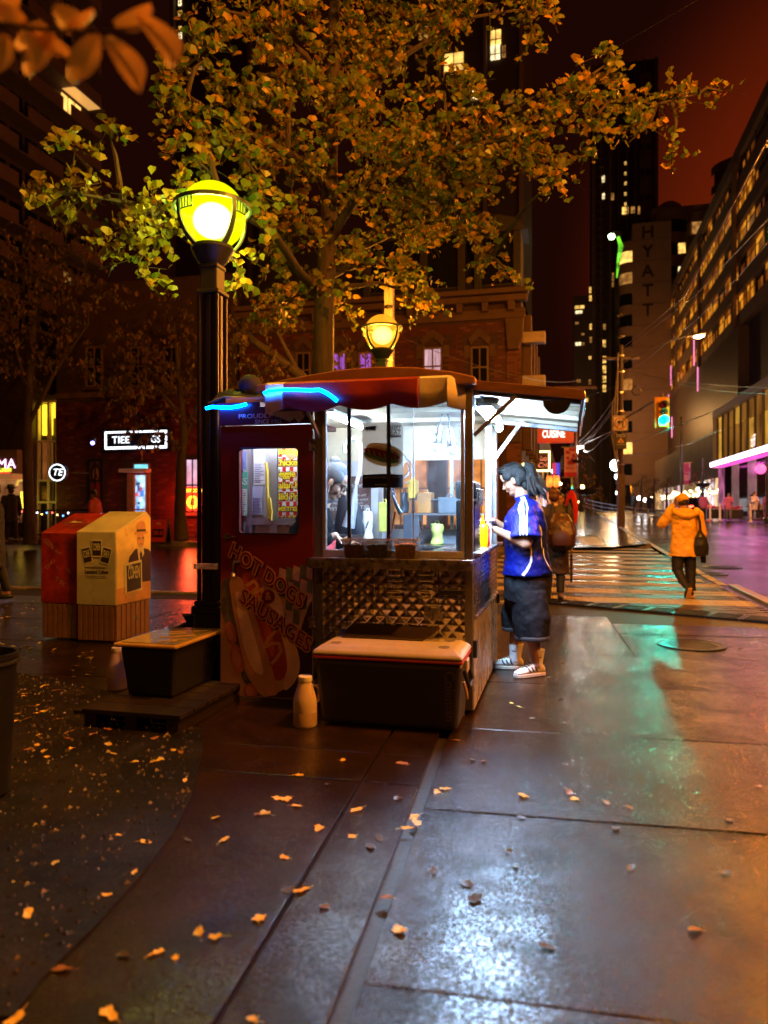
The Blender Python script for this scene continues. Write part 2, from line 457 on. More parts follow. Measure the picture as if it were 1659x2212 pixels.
M_conc = wet('wet concrete', (0.027,0.0145,0.008), 0.10, 0.22, var=0.45, fine=0.55, film=0.9)
M_asph = wet('wet asphalt', (0.035,0.033,0.034), 0.1, 0.3, scale=0.5, fine=0.25, film=0.35)
M_dirt = wet('wet dirt', (0.011,0.0075,0.006), 0.3, 0.7, var=0.5, scale=4, fine=0.9, film=0.3)
M_paver = wet('grey paver', (0.07,0.055,0.047), 0.3, 0.5, fine=0.4, film=0.25)
M_stripe = wet('worn white paint', (0.50,0.43,0.30), 0.5, 0.7, var=0.25, scale=3, fine=0.3, film=0.06)

# ---------------------------------------------------------------- ground, roads, pavements
def gp(ux, uy):
    Y = EYE*F/(uy-HY); return ((ux-CX)/F*Y, Y)
sheet('ground', [(-300,-20),(300,-20),(300,900),(-300,900)], -0.16, M_asph)
sheet('road', [spt(2.55,-20), spt(11.7,-20), spt(11.7,300), spt(2.55,300)], -0.05, M_asph)
sheet('side_road', [spt(-120,10.55), spt(2.54,10.55), spt(2.54,21), spt(-120,21)], -0.05, M_asph)
SL = Fr(0, 0, 11)
sheet('pavement_bed', [(-9,-3), SL.w(2.75,-3)[:2], SL.w(2.75,6.2)[:2], gp(1659,1338), gp(1165,1293), spt(-3,10.5), spt(-30,10.5), (-30,0)], -0.03, mat('joint dirt', (0.02,0.014,0.011), 0.5, bump=0.3))

sidewalk = thing('sidewalk', None, None); sidewalk['kind'] = 'structure'
def slab_piece(x0, x1, y0, y1, dz=0.0):
    g = 0.0035
    M = Matrix.Rotation(R(-11), 4, 'Z')
    cx, cy = (x0+x1)/2, (y0+y1)/2
    mb = MB(); mb.box(x0+g-cx, x1-g-cx, y0+g-cy, y1-g-cy, -0.025, 0)
    o = mb.build('slab', M_conc, sidewalk, bevel=0.004)
    o.location = M @ Vector((cx, cy, dz)); o.rotation_euler = (R(random.uniform(-.12,.12)), R(random.uniform(-.12,.12)), R(-11))
rows_r = [-0.43+1.21*i for i in range(9)]
for i in range(8):
    for c0, c1 in ((-0.45,0.93),(0.93,2.78)) if i > 5 else ((-0.45,2.78),):
        y0, y1 = rows_r[i], rows_r[i+1]
        if i == 7 and c0 > 0.5: y1 -= 0.55
        if i > 5: c1 = min(c1, 2.5)
        slab_piece(c0, c1, y0, y1, random.uniform(-0.003,0.001))
rows_l = [-0.6, 1.2, 3.45, 3.86, 5.2, 6.5, 7.8, 9.05, 9.8]
for i in range(len(rows_l)-1):
    for c0, c1 in ((-6.2,-4.4),(-4.4,-2.5),(-2.5,-0.785),(-0.775,-0.50)):
        slab_piece(c0, c1, rows_l[i], rows_l[i+1], random.uniform(-0.003,0.001))
    if rows_l[i] > 4:
        slab_piece(-8.2,-6.2, rows_l[i], rows_l[i+1]); slab_piece(-10.2,-8.2, rows_l[i], rows_l[i+1])
# kerb of the side street on our side, far kerb and far pavement, right kerb and pavement
M_kerb = wet('kerb stone', (0.26,0.22,0.19), 0.2, 0.45)
def kerb_line(name, p, q, w, z0, z1, mtl=M_kerb, step=2.4):
    root = thing(name, None, None); root['kind'] = 'structure'
    p, q = Vector((p[0],p[1],0)), Vector((q[0],q[1],0))
    L = (q-p).length; d = (q-p)/L; nr = Vector((-d.y, d.x, 0)); n = max(1, int(L/step))
    for i in range(n):
        a, b = p+d*(L*i/n+0.005), p+d*(L*(i+1)/n-0.005)
        za, zb = gz(a.y), gz(b.y)
        vs = []
        for e, z in ((a,za),(b,zb)):
            vs += [(e.x,e.y,z+z0),(e.x+nr.x*w,e.y+nr.y*w,z+z0),(e.x+nr.x*w,e.y+nr.y*w,z+z1),(e.x,e.y,z+z1)]
        MB().add(vs, [(0,1,2,3),(7,6,5,4),(0,4,5,1),(1,5,6,2),(2,6,7,3),(3,7,4,0)]).build('kerb_stone', mtl, root, bevel=0.012)
kerb_line('near_kerb', spt(-14,10.35), spt(-0.6,10.35), 0.16, -0.12, 0.004)
kerb_line('far_kerb', spt(-30,21), spt(-0.5,21), 0.16, -0.12, 0.10)
sheet('far_pavement', [spt(-60,21.16), spt(-1.2,21.16), spt(-1.2,24.2), spt(-60,24.2)], 0.095, M_conc)
sheet('far_corner_pavement', [spt(-1.2,21.6), spt(1.2,22.6), spt(2.3,24.2), spt(2.3,300), spt(-3,300), spt(-3,24.2), spt(-1.2,24.2)], 0.05, M_conc)
kerb_line('street_kerb', spt(2.32,60), spt(2.32,24.2), 0.16, -0.12, 0.06, step=3)
kerb_line('right_kerb', spt(11.85,90), spt(11.85,12), 0.16, -0.12, 0.10, step=3)
sheet('right_pavement', [spt(11.85,10), spt(40,10), spt(40,160), spt(11.85,160)], 0.09, M_conc)

# tram rails in the main road
rails = thing('tram_rails', None, None); rails['kind'] = 'structure'
M_rail = mat('worn rail', (0.5,0.47,0.44), 0.25, 1.0)
for a in (5.0, 6.45, 8.3, 9.75):
    sheet('rail', [spt(a,6), spt(a+0.07,6), spt(a+0.07,140), spt(a,140)], -0.044, M_rail, parent=rails)

# crosswalk: pavers near us, painted bars beyond
crosswalk = thing('crosswalk', None, None); crosswalk['kind'] = 'structure'
pv = MB(); pv.box(0,0.205,0,0.1,-0.04,0)
paver_g = [pv.mesh('paver', M_paver), pv.mesh('paver', M_stripe)]
A0, A1, B0 = -1.6, 2.5, 10.62
stuff = MB(); cnt = 0
bars = [(10.62,10.92,0),(10.92,11.52,1),(11.52,12.12,0),(12.12,12.72,1),(12.72,13.32,0),(13.32,13.92,1)]
rowi = 0
edge_t = ST.loc((gp(1165,1290)[0], gp(1165,1290)[1], 0)); edge_u = ST.loc((gp(1659,1332)[0], gp(1659,1332)[1], 0))
def strip_b(a): return edge_t.y + (edge_u.y-edge_t.y)*(a-edge_t.x)/(edge_u.x-edge_t.x)
b = 9.5
while b < 13.9:
    m = 0
    for s0, s1, k in bars:
        if s0-0.001 <= b+0.05 < s1: m = k
    a = A0 + (0.1 if rowi % 2 else 0)
    while a < A1-0.1:
        if b > strip_b(a+0.1)+0.12:
            dz = -0.028+random.uniform(-0.004,0.004)
            if a > 0.2 and b < 12.2 and cnt < 300:
                p = ST.w(a, b, 0); inst('paver', paver_g[m], crosswalk, (p[0],p[1],gz(p[1])+dz), (0,0,R(-14))); cnt += 1
            else:
                x, y = a, b
                vs = [ST.w(x+i*0.2, y+j*0.094, 0) for i, j in ((0,0),(1,0),(1,1),(0,1))]
                stuff.add([(v.x,v.y,gz(v.y)+dz-0.03) for v in vs]+[(v.x,v.y,gz(v.y)+dz) for v in vs],
                          [(4,5,6,7),(0,1,5,4),(1,2,6,5),(2,3,7,6),(3,0,4,7)], m)
        a += 0.212
    b += 0.1015; rowi += 1
o = stuff.build('paver_field', [M_paver, M_stripe], crosswalk); o['kind'] = 'stuff'
b = 14.5
while b < 27.5:
    sheet('stripe', [spt(-1.7,b), spt(2.42,b), spt(2.42,b+0.6), spt(-1.7,b+0.6)], -0.042, M_stripe, parent=crosswalk); b += 1.18
sheet('edge_line', [spt(2.55,13.95), spt(2.7,13.95), spt(2.7,30), spt(2.55,30)], -0.040, M_stripe, parent=crosswalk)
kerb_line('flush_kerb', spt(2.68,13.9), spt(2.68,8.9), 0.16, -0.1, -0.012, mat('pinkish flush kerb', (0.36,0.25,0.22), 0.35, bump=0.2))
p = [ST.loc(at(x,y,EYE*F/(y-HY))) for x, y in ((1240,1166),(1272,1166),(1308,1178),(1258,1178))]
sheet('white_panel', [at(x,y,(EYE-0.2)*F/(y-HY))[:2] for x, y in ((1240,1163),(1285,1163),(1312,1177),(1262,1177))], 0.062, mat('glossy white marking', (0.8,0.8,0.82), 0.3), parent=crosswalk)
# tactile strip of cast iron with studs
tac = thing('tactile_strip', None, None); tac['kind'] = 'structure'
M_iron = mat('wet cast iron', (0.035,0.03,0.028), 0.3, 0.6, var=0.4)
e0, e1 = Vector((*gp(1130,1288),0)), Vector((*gp(1690,1335),0))
d = (e1-e0); L = d.length; d /= L; nv = Vector((d.y,-d.x,0)); npl = 9
for i in range(npl):
    a, b_ = e0+d*(L*i/npl+0.006), e0+d*(L*(i+1)/npl-0.006)
    mb = MB(); c = (a+b_)/2; hw = L/npl/2-0.006
    mb.box(-hw,hw,-0.2,0.2,-0.03,0)
    for k in range(9):
        for j in range(6):
            mb.lathe([(0.019,0),(0.015,0.009),(0.0,0.011)], 6, (-hw+0.05+k*(2*hw-0.1)/8, -0.165+j*0.066, 0))
    pl = mb.build('plate', M_iron, tac); pl.location = (c.x+nv.x*0.18, c.y+nv.y*0.18, -0.004); pl.rotation_euler = (0,0,math.atan2(d.y,d.x))
# manhole in the pavement and two in the road
def manhole(x, y, z, r, label):
    t = thing('manhole_cover', label, 'manhole', (x,y,z))
    MB().lathe([(r,0.0),(r,0.006),(r*0.9,0.008),(r*0.88,0.003)], 40, m=0).build('rim', M_iron, t)
    mb = MB(); mb.lathe([(r*0.87,0.0),(r*0.87,0.004),(0,0.004)], 40)
    for i in range(-5,6):
        w = math.sqrt(max(0,(r*0.8)**2-(i*r*0.15)**2))
        for k in range(int(w/(r*0.12))):
            for sgn in (-1,1):
                mb.box(sgn*(k+.5)*r*0.12-r*0.04, sgn*(k+.5)*r*0.12+r*0.04, i*r*0.15-r*0.045, i*r*0.15+r*0.045, 0.0039, 0.008)
    mb.build('plate', M_iron, t)
    return t
x, y = gp(1493,1393); manhole(x, y, 0.001, 0.31, 'round iron manhole cover in the wet sidewalk slabs')
for (ux, uy, s) in ((1560,1229,'farther of two round iron lids in the wet road'),(1525,1241,'nearer of two round iron lids in the wet road')):
    Y = (EYE+0.05)*F/(uy-HY); manhole((ux-CX)/F*Y, Y, gz(Y)-0.048, 0.42, s)

# dirt patch with gravel
dirt_pts = [gp(x,y) for x, y in ((-420,2230),(30,2200),(90,2120),(200,2010),(300,1900),(375,1800),(415,1720),(437,1630),(440,1580),(300,1525),(232,1494),(150,1474),(20,1452),(-700,1445))]
sheet('dirt_patch', dirt_pts, 0.007, M_dirt)
gv = MB()
ys = [p[1] for p in dirt_pts]
def inside(x, y, poly):
    c = False; j = len(poly)-1
    for i in range(len(poly)):
        if (poly[i][1] > y) != (poly[j][1] > y) and x < (poly[j][0]-poly[i][0])*(y-poly[i][1])/(poly[j][1]-poly[i][1])+poly[i][0]: c = not c
        j = i
    return c
k = 0
while k < 5200:
    y = random.uniform(1.6,5.9); x = random.uniform(-4.2,-0.3)
    if not inside(x+0.01, y, dirt_pts): continue
    r = random.choice((0.004,0.006,0.008,0.012))*random.uniform(0.7,1.3)
    a = random.uniform(0,6.28)
    gv.add([(x+r*math.cos(a+i*2.1)*random.uniform(.7,1.3), y+r*math.sin(a+i*2.1)*random.uniform(.7,1.3), 0.006) for i in range(3)]+[(x,y,0.008+r*random.uniform(.5,1.1))],
           [(0,1,3),(1,2,3),(2,0,3)], 0 if random.random() < .8 else 1); k += 1
tag(gv.build('gravel', [mat('dark grit', (0.025,0.018,0.014), 0.4), mat('pale grit', (0.14,0.11,0.09), 0.5)]), kind='stuff')

# ---------------------------------------------------------------- globe lamps
def globe_lamp(Y, gx, gy, label, body, core, energy, lrgb, base_w=0.17, cap_rgb=None):
    c = at(gx, gy, Y); r = 0.253; H = c.z
    t = thing('street_lamp', label, 'street lamp', (c.x, c.y, gz(Y)), R(-14), 'globe street lamps on dark fluted posts')
    h = H - gz(Y)
    # square fluted post with corner ribs, flared base
    po = MB()
    po.box(-0.06,0.06,-0.06,0.06,0.5,h-0.62)
    for sx in (-1,1):
        for sy in (-1,1):
            po.box(sx*0.073-0.014,sx*0.073+0.014,sy*0.073-0.014,sy*0.073+0.014,0.5,h-0.62)
    for sx in (-1,1):
        po.box(sx*0.07-0.008,sx*0.07+0.008,-0.022,0.022,0.5,h-0.62); po.box(-0.022,0.022,sx*0.07-0.008,sx*0.07+0.008,0.5,h-0.62)
    po.build('post', M_lamp, t, bevel=0.006)
    MB().slab([(-.115,-.085),(-.085,-.115),(.085,-.115),(.115,-.085),(.115,.085),(.085,.115),(-.085,.115),(-.115,.085)],0,0.5).build('base', M_lamp, t, bevel=0.012)
    MB().box(-0.12,0.12,-0.12,0.12,0.5,0.56).box(-0.105,0.105,-0.105,0.105,0.56,0.6).build('base_moulding', M_lamp, t, bevel=0.01)
    cap_ = MB(); cap_.box(-0.096,0.096,-0.096,0.096,h-0.62,h-0.585).box(-0.07,0.07,-0.07,0.07,h-0.585,h-0.40).box(-0.078,0.078,-0.078,0.078,h-0.42,h-0.385)
    cap_.build('collar', M_lamp2, t, bevel=0.008)
    # the cage: bowl, four broad ribs, ring and a small lattice under the ring
    cg = MB()
    bowl = [(0.06,-0.40),(0.11,-0.36),(0.165,-0.27),(0.16,-0.245),(0.10,-0.25),(0.05,-0.25)]
    cg.lathe([(a, h+b) for a, b in bowl], 24)
    cg.build('bowl', M_lamp2, t, smooth=True)
    rg = MB(); R1 = r*1.13
    rg.lathe([(R1-.006,h+0.045),(R1+.012,h+0.045),(R1+.012,h+0.075),(R1-.006,h+0.075),(R1-.006,h+0.045)], 40)
    rg.build('ring', M_ring, t, smooth=False)
    for k in range(4):
        a = math.pi/4+k*math.pi/2 + 0.25
        rb = MB(); n = 12; vs = []
        for i in range(n+1):
            ph = -1.15+(1.15+0.2)*i/n
            w = 0.024-0.010*i/n
            for q in (-w, w):
                for rr in (R1, R1+0.014):
                    x, y, z = rr*math.cos(ph)*1.0, q, rr*math.sin(ph)
                    if i == n: x, z = rr, 0.05
                    vs.append((x*math.cos(a)-y*math.sin(a), x*math.sin(a)+y*math.cos(a), h+z))
        fs = []
        for i in range(n):
            b0 = i*4
            fs += [(b0,b0+4,b0+6,b0+2),(b0+1,b0+3,b0+7,b0+5),(b0,b0+1,b0+5,b0+4),(b0+2,b0+6,b0+7,b0+3)]
        rb.add(vs, fs); rb.build('rib', M_ring, t)
    for k in range(4):
        a0 = math.pi/4+k*math.pi/2+0.25
        lt = MB()
        for j in range(4):
            a = a0+0.12+j*0.11
            p = (R1*math.cos(a), R1*math.sin(a))
            lt.bar((p[0],p[1],h+0.05),(p[0]*0.985,p[1]*0.985,h-0.03),0.008,0.008)
        pts = [(R1*0.985*math.cos(a0+0.02+q*0.05), R1*0.985*math.sin(a0+0.02+q*0.05), h-0.03) for q in range(10)]
        lt.tube(pts, 0.005, 5); lt.build('lattice', M_ring, t)
    gl = MB(); gl.ell((0,0,h), r, 36); gl.build('globe', body, t, smooth=True)
    co = MB(); co.ell((0.01,-.01,h-0.045), (0.155,0.155,0.135), 20); co.build('bulb', core, t, smooth=True)
    point('lamp_light', (0,0,h+0.0), energy, lrgb, 0.14, t)
    return t
M_lamp = mat('black lamp paint', (0.018,0.016,0.015), 0.3, var=0.3, spec=0.5)
M_lamp2 = mat('dark green lamp paint', (0.035,0.045,0.03), 0.4, var=0.3)
M_ring = mat('verdigris lamp cage', (0.10,0.17,0.12), 0.4, 0.4, var=0.3)
def soft_bulb(name, rgb, s):
    "frosted bulb, fading to clear towards its rim"
    m, n, l, p = _new(name); n.remove(p)
    e = n.new('ShaderNodeEmission'); e.inputs[0].default_value = tuple(rgb)+(1,); e.inputs[1].default_value = s
    t = n.new('ShaderNodeBsdfTransparent'); x = n.new('ShaderNodeMixShader'); lw = n.new('ShaderNodeLayerWeight'); lw.inputs[0].default_value = .5
    pw_ = n.new('ShaderNodeMath'); pw_.operation = 'POWER'; pw_.inputs[1].default_value = .55; l.new(lw.outputs['Facing'], pw_.inputs[0])
    l.new(pw_.outputs[0], x.inputs[0]); l.new(e.outputs[0], x.inputs[1]); l.new(t.outputs[0], x.inputs[2])
    l.new(x.outputs[0], n['Material Output'].inputs['Surface']); return m
def globe_mat(name, rgb, s, opac):
    m, n, l, p = _new(name); n.remove(p)
    e = n.new('ShaderNodeEmission'); e.inputs[0].default_value = tuple(rgb)+(1,); e.inputs[1].default_value = s
    t = n.new('ShaderNodeBsdfTransparent'); x = n.new('ShaderNodeMixShader'); x.inputs[0].default_value = opac
    l.new(t.outputs[0], x.inputs[1]); l.new(e.outputs[0], x.inputs[2])
    l.new(x.outputs[0], n['Material Output'].inputs['Surface'])
    return m
globe_lamp(5.7, 459, 466, 'yellow green glowing globe lamp on a dark post left of the food cart', globe_mat('yellow globe', (0.74,0.82,0.0), 1.2, 0.72),
           soft_bulb('white hot bulb', (1,1,0.75), 9), 640, (0.90,0.96,0.09))
globe_lamp(10.64, 825, 718, 'orange glowing globe lamp above the food cart roof', globe_mat('orange globe', (1.0,0.33,0.012), 1.25, 0.66),
           soft_bulb('orange hot bulb', (1,0.55,0.12), 10), 2100, (1.0,0.33,0.025))
# lamp assumed just outside the frame on the right, over the kerb: lights the pavement, the tree and the glass building
def arm_lamp(foot, H, reach, az, label, energy, rgb, srgb, name='street_lamp', pole=True, er=0.25):
    t = thing(name, label, 'street lamp', foot, az, 'bracket street lamps along the street')
    if pole: MB().tube([(0,0,0),(0,0,H-0.6)], [0.11,0.07], 10).build('pole', M_pole, t, smooth=True)
    pts = [(reach*i/8, 0, H-0.6+0.75*math.sin(i/8*math.pi/2)) for i in range(9)]
    MB().tube(pts, 0.03, 6).build('arm', M_pole, t, smooth=True)
    hd = MB(); hd.ell((reach+0.25,0,H+0.14),(0.38,0.15,0.10),14); hd.build('head', M_pole, t, smooth=True)
    ln = MB(); ln.ell((reach+0.28,0,H+0.06),(0.26,0.13,0.10),14); ln.build('lens', emis('lamp lens', srgb, 16), t, smooth=True)
    point('lamp_light', (reach+0.28,0,H-0.12), energy, rgb, er, t)
    return t
M_pole = mat('galvanised pole', (0.22,0.20,0.18), 0.45, 0.5, var=0.2)
arm_lamp((10.0, 14.7, 0.0), 8.4, 1.8, R(180), 'tall bracket street lamp assumed over the kerb just outside the right picture edge', 800, SODIUM, (1,0.5,0.12), er=0.14)  # assumed lamp out of view, placed from the glow and the pavement reflection
arm_lamp((9.6, 1.8, 0.0), 7.6, 1.9, R(180), 'tall bracket street lamp assumed outside the picture on the right', 3300, SODIUM, (1,0.5,0.12), er=0.14)  # assumed lamp out of view, lights right-hand sides and grazes the cart front
arm_lamp((-11.5, 11.6, 0.0), 7.6, 1.6, R(-30), 'tall bracket fill lamp added outside the picture on the left', 380, SODIUM, (1,0.5,0.12), er=0.2)  # added lamp, puts light on the dark brick shop
arm_lamp((17.5, 21.0, 0.1), 9.0, 2.0, R(180), 'added bracket fill lamp over the far side of the road beyond the right picture edge', 3400, SODIUM, (1,0.5,0.12), er=0.2)  # added out of view to brighten the crossing and the pole signs
arm_lamp((6.6, 2.6, 0.0), 9.4, 2.6, R(170), 'tall bracket fill lamp added over the sidewalk above the picture', 3200, SODIUM, (1,0.5,0.12), er=0.2)  # added overhead to make the tree leaves brighter
arm_lamp((24.5, 36.0, 0.4), 9.6, 2.0, R(190), 'bracket fill lamp added beyond the cinema corner outside the right picture edge', 5000, SODIUM, (1,0.5,0.12), er=0.25)  # added out of view to warm the office and cinema facades
arm_lamp((-3.6, -6.5, 0.0), 7.0, 1.6, R(60), 'bracket fill lamp added on the pavement behind the viewer', 460, SODIUM, (1,0.5,0.12), er=0.2)  # assumed lamp added out of view, puts weak light on the cart front
# ---------------------------------------------------------------- buildings across the side street
M_brick = mat('dark red brick', (0.105,0.018,0.011), 0.55, var=.35, scale=2.5)
M_brick2 = mat('burnt brick', (0.09,0.017,0.012), 0.55, var=.4, scale=2.5)
M_brick3 = mat('pale brick', (0.16,0.046,0.022), 0.55, var=.3, scale=2.5)
M_mortar = mat('mortar', (0.06,0.03,0.022), 0.8, var=.2)
M_stone = mat('sandstone trim', (0.11,0.06,0.036), 0.7, var=.25, scale=2, bump=.2)
M_slate = mat('slate roof', (0.03,0.025,0.025), 0.5, var=.3)
M_wframe = mat('window frame paint', (0.20,0.12,0.08), 0.5)
M_purple = emis('purple lit curtain', (0.42,0.12,0.75), 0.55, var=.6, scale=9, stretch=(3,3,.4))
M_curtain = emis('pale lit curtain', (0.75,0.5,0.6), 0.5, var=.5, scale=9, stretch=(4,4,.3))
def bricks(root, x0, x1, z0, z1, y, holes, mats, limit=300, pw=0.25, ph=0.085, proud=0.014):
    "running bond; pieces nearest the viewer are parts, the rest one joined part"
    geo = []
    for m in mats:
        mb = MB(); w, h = pw-.014, ph-.013
        mb.add([(0,0,0),(w,0,0),(w,0,h),(0,0,h),(0,proud,0),(w,proud,0),(w,proud,h),(0,proud,h)], [(0,1,2,3),(0,4,5,1),(1,5,6,2),(2,6,7,3),(3,7,4,0)])
        geo.append((mb.mesh('brick', m), mb))
    lst = []; j = 0; z = z0
    while z < z1-ph:
        x = x0-(pw/2 if j % 2 else 0)
        while x < x1:
            a, b_ = max(x, x0), min(x+pw, x1)
            if b_-a > .06 and not any(h0-.02 < b_ and a < h1+.02 and g0-.02 < z+ph and z < g1+.02 for h0, h1, g0, g1 in holes):
                lst.append((a, z, (b_-a)/pw, random.choice((0,0,0,1,1,2) if len(mats) > 2 else (0,)), random.uniform(-.006,.004)))
            x += pw
        z += ph; j += 1
    lst.sort(key=lambda q: -q[0])
    rest = MB(); n = 0
    for a, z, k, g, dy in lst:
        if n < limit: inst('brick', geo[g][0], root, (a, y-proud+dy, z), scale=(k,1,1)); n += 1
        else:
            rest.add([(a+v[0]*k, y-proud+dy+v[1], z+v[2]) for v in geo[g][1].v], geo[g][1].f, g)
    if rest.v: rest.build('brickwork', list(mats), root)['kind'] = 'stuff'
def fac(ux, uy, b=24.0): return ST.on_y(ux, uy, b)
def window(root, x0, x1, z0, z1, pane, y=0.0, frame=None, cols=2, rows=2, sill=True, fw=.06, deep=.12):
    fr = frame or M_wframe
    mb = MB()
    mb.box(x0,x0+fw,y-.06,y+deep,z0,z1).box(x1-fw,x1,y-.06,y+deep,z0,z1).box(x0+fw,x1-fw,y-.06,y+deep,z1-fw,z1).box(x0+fw,x1-fw,y-.06,y+deep,z0,z0+fw)
    for i in range(1, cols): xx = x0+(x1-x0)*i/cols; mb.box(xx-.02,xx+.02,y-.05,y-.013,z0+fw,z1-fw)
    for i in range(1, rows): zz = z0+(z1-z0)*i/rows; mb.box(x0+fw,x1-fw,y-.052,y-.0135,zz-.025,zz+.025)
    o = mb.build('window', fr, root)
    MB().box(x0+fw*.5,x1-fw*.5,y-.012,y-.004,z0+fw*.5,z1-fw*.5).build('pane', pane, o)
    if sill: MB().box(x0-.08,x1+.08,y-.14,y+.02,z0-.12,z0-.002).build('sill', M_stone, o)
    return o
g24 = 0.2
a1 = -1.47; a0 = -11.2
hb_ = frame_thing('corner_building', 'red brick corner building with stone arched windows and a mansard roof behind the cart', 'building', ST, a1, 24.0, 0.0)
def hx(ux, uy): a, z = fac(ux, uy); return a-a1, z
zc = hx(1100,640)[1]; zb = hx(1100,688)[1]
M_bw = [M_brick, M_brick2, M_brick3]
wins = []
for ux0, ux1, uy0, uy1, pn in ((1017,1056,750,838,M_bglass),(914,956,752,832,M_curtain),(775,806,762,815,M_purple),(718,749,762,815,M_purple),(640,672,762,815,M_bglass)):
    x0, z1 = hx(ux0,uy0); x1, z0 = hx(ux1,uy1); z0 = min(z0, z1-1.25); wins.append((x0,x1,z0,z1,pn))
low = [(-8.9,-7.2,.7,3.2),(-6.6,-4.9,.7,3.2),(-4.4,-3.0,.7,3.2),(-2.4,-.7,.7,3.2)]
MB().box(a0-a1,0,.002,10,0.1,zc).build('wall', M_mortar, hb_)
bricks(hb_, a0-a1, -.45, 3.9, zb-.02, 0.0, [w[:4] for w in wins]+[(w[0]-.2,w[1]+.2,w[3],w[3]+.35) for w in wins], M_bw)
bricks(hb_, -.45, 0.02, 0.3, zc-.6, -0.05, [], [M_brick3, M_brick, M_brick3], limit=0, pw=.235)
MB().box(-.45,0.02,-.049,.0,.3,zc-.6).build('corner_pier', M_mortar, hb_)
for x0, x1, z0, z1, pn in wins:
    window(hb_, x0, x1, z0, z1, pn, y=-.005)
    mb = MB(); n = 9; cx_ = (x0+x1)/2; rw = (x1-x0)/2
    for k in range(n):           # voussoirs of the pointed hood
        t0, t1 = -1+2*k/n+.012, -1+2*(k+1)/n-.012
        f = lambda t: (1-abs(t))**.9*.30
        mb.prism([(cx_+t0*rw*1.0, z1+.03+f(t0)), (cx_+t1*rw*1.0, z1+.03+f(t1)), (cx_+t1*rw*1.25, z1+.26+f(t1)*1.15), (cx_+t0*rw*1.25, z1+.26+f(t0)*1.15)], -.07, .0)
        mb.build('arch_stone', M_stone, hb_); mb = MB()
    for sx in (-1,1): MB().box(cx_+sx*(rw+.12)-.1,cx_+sx*(rw+.12)+.1,-.06,.0,z1-.35,z1+.05).build('hood_stop', M_stone, hb_)
for z_, h_, dd in ((zb,.22,.10),(zc-.55,.14,.12),(zc-.22,.20,.35),(zc,.16,.5),(hx(1100,838)[1]-.25,.16,.08)):
    MB().box(a0-a1-.1,.1+dd*.3,-dd,.0,z_,z_+h_).build('cornice', M_stone, hb_, bevel=.02)
for k in range(12):
    x = -.3-k*.82; MB().prism([(x-.09,zc-.5),(x+.09,zc-.5),(x+.11,zc-.2),(x-.11,zc-.2)], -.30, -.005).build('bracket', M_stone, hb_)
MB().prism([(-.42,zc-1.75),(-.06,zc-1.75),(.06,zc-1.35),(.1,zc-.75),(-.5,zc-.75)], -.26, -.052).build('corner_console', M_stone, hb_, bevel=.03)
# mansard with dormers
zt = hx(1100,470)[1]
MB().add([(a0-a1,-.1,zc+.16),(.05,-.1,zc+.16),(-.5,1.4,zt),(a0-a1+.5,1.4,zt),(a0-a1,10,zc+.16),(.05,10,zc+.16),(-.5,9,zt),(a0-a1+.5,9,zt)], [(0,1,2,3),(1,5,6,2),(5,4,7,6),(4,0,3,7),(3,2,6,7)]).build('mansard', M_slate, hb_)
for ux in (1105, 985, 860):
    x = hx(ux,560)[0]-.45
    dm = MB(); dm.box(x-.75,x-.5,-.05,1.3,zc+.2,zt-.45).box(x+.5,x+.75,-.05,1.3,zc+.2,zt-.45).prism([(x-.95,zt-.45),(x+.95,zt-.45),(x+.6,zt-.05),(x,zt+.12),(x-.6,zt-.05)],-.12,1.3).box(x-.5,x+.5,.05,1.2,zc+.2,zc+.45)
    d_ = dm.build('dormer', M_slate, hb_, bevel=.02); MB().box(x-.5,x+.5,.06,.08,zc+.45,zt-.45).build('pane', M_bglass, d_)
# ground floor shop windows, warm inside (seen through the cart)
M_warm = emis('warm shop interior', (1.0,0.36,0.06), 0.8, var=.7, scale=1.8)
M_warm2 = emis('bright warm window', (1.0,0.62,0.16), 1.2, var=.4, scale=2)
for x0, x1, z0, z1 in low: window(hb_, x0, x1, z0, z1, M_warm, y=-.01, rows=2, cols=3, deep=.05)
MB().box(a0-a1,0,-.16,-.001,3.4,3.8).build('shop_fascia', mat('dark fascia', (0.05,0.025,0.018), .5), hb_)
point('shop_light', ST.w(-4.5, 22.6, 3.0), 60, (1.0,0.45,0.12), .2)
# side facade along the street: stone piers and service boxes
for k in range(4):
    MB().box(.005,.30,.5+k*2.3,.9+k*2.3,3.2,zc-.5).build('pilaster', M_stone, hb_, bevel=.02)
    MB().box(.005,.12,1.2+k*2.3,2.3+k*2.3,4.6,6.4).build('side_window', M_bglass, hb_)
for z_ in (5.2,6.6): MB().box(.02,.75,.1,.5,z_,z_+.35).build('service_box', mat('pale service box', (0.5,0.4,0.36), .5), hb_, bevel=.02)

# left store
sa1, sa0 = -11.35, fac(122,1000)[0]
st_ = frame_thing('brick_shop', 'dark brick shop with a white framed sign and a lit doorway left of the cart', 'building', ST, sa1, 24.0, 0.0)
def sx_(ux, uy): a, z = fac(ux, uy); return a-sa1, z
def rect(ux0, uy0, ux1, uy1, f=sx_):
    x0, z1 = f(ux0,uy0); x1, z0 = f(ux1,uy1); return x0, x1, z0, z1
r_door, r_tr = rect(276,1020,325,1165), rect(288,1003,325,1018)
r_bit, r_shout = rect(401,990,433,1107), rect(192,993,222,1085)
MB().box(sa0-sa1,0,.002,9,.1,9.6).build('wall', M_mortar, st_)
zs = sx_(300,900)[1]
bricks(st_, sa0-sa1, 0, .3, sx_(300,860)[1], 0.0, [r_door,r_tr,r_bit,r_shout,(r_door[0]-.05,r_door[1]+.05,.1,r_door[3]+.4)], M_bw, pw=.26, ph=.09)
MB().box(sa0-sa1,0,-.12,0,zs+.75,zs+.95).build('string_course', M_stone, st_)
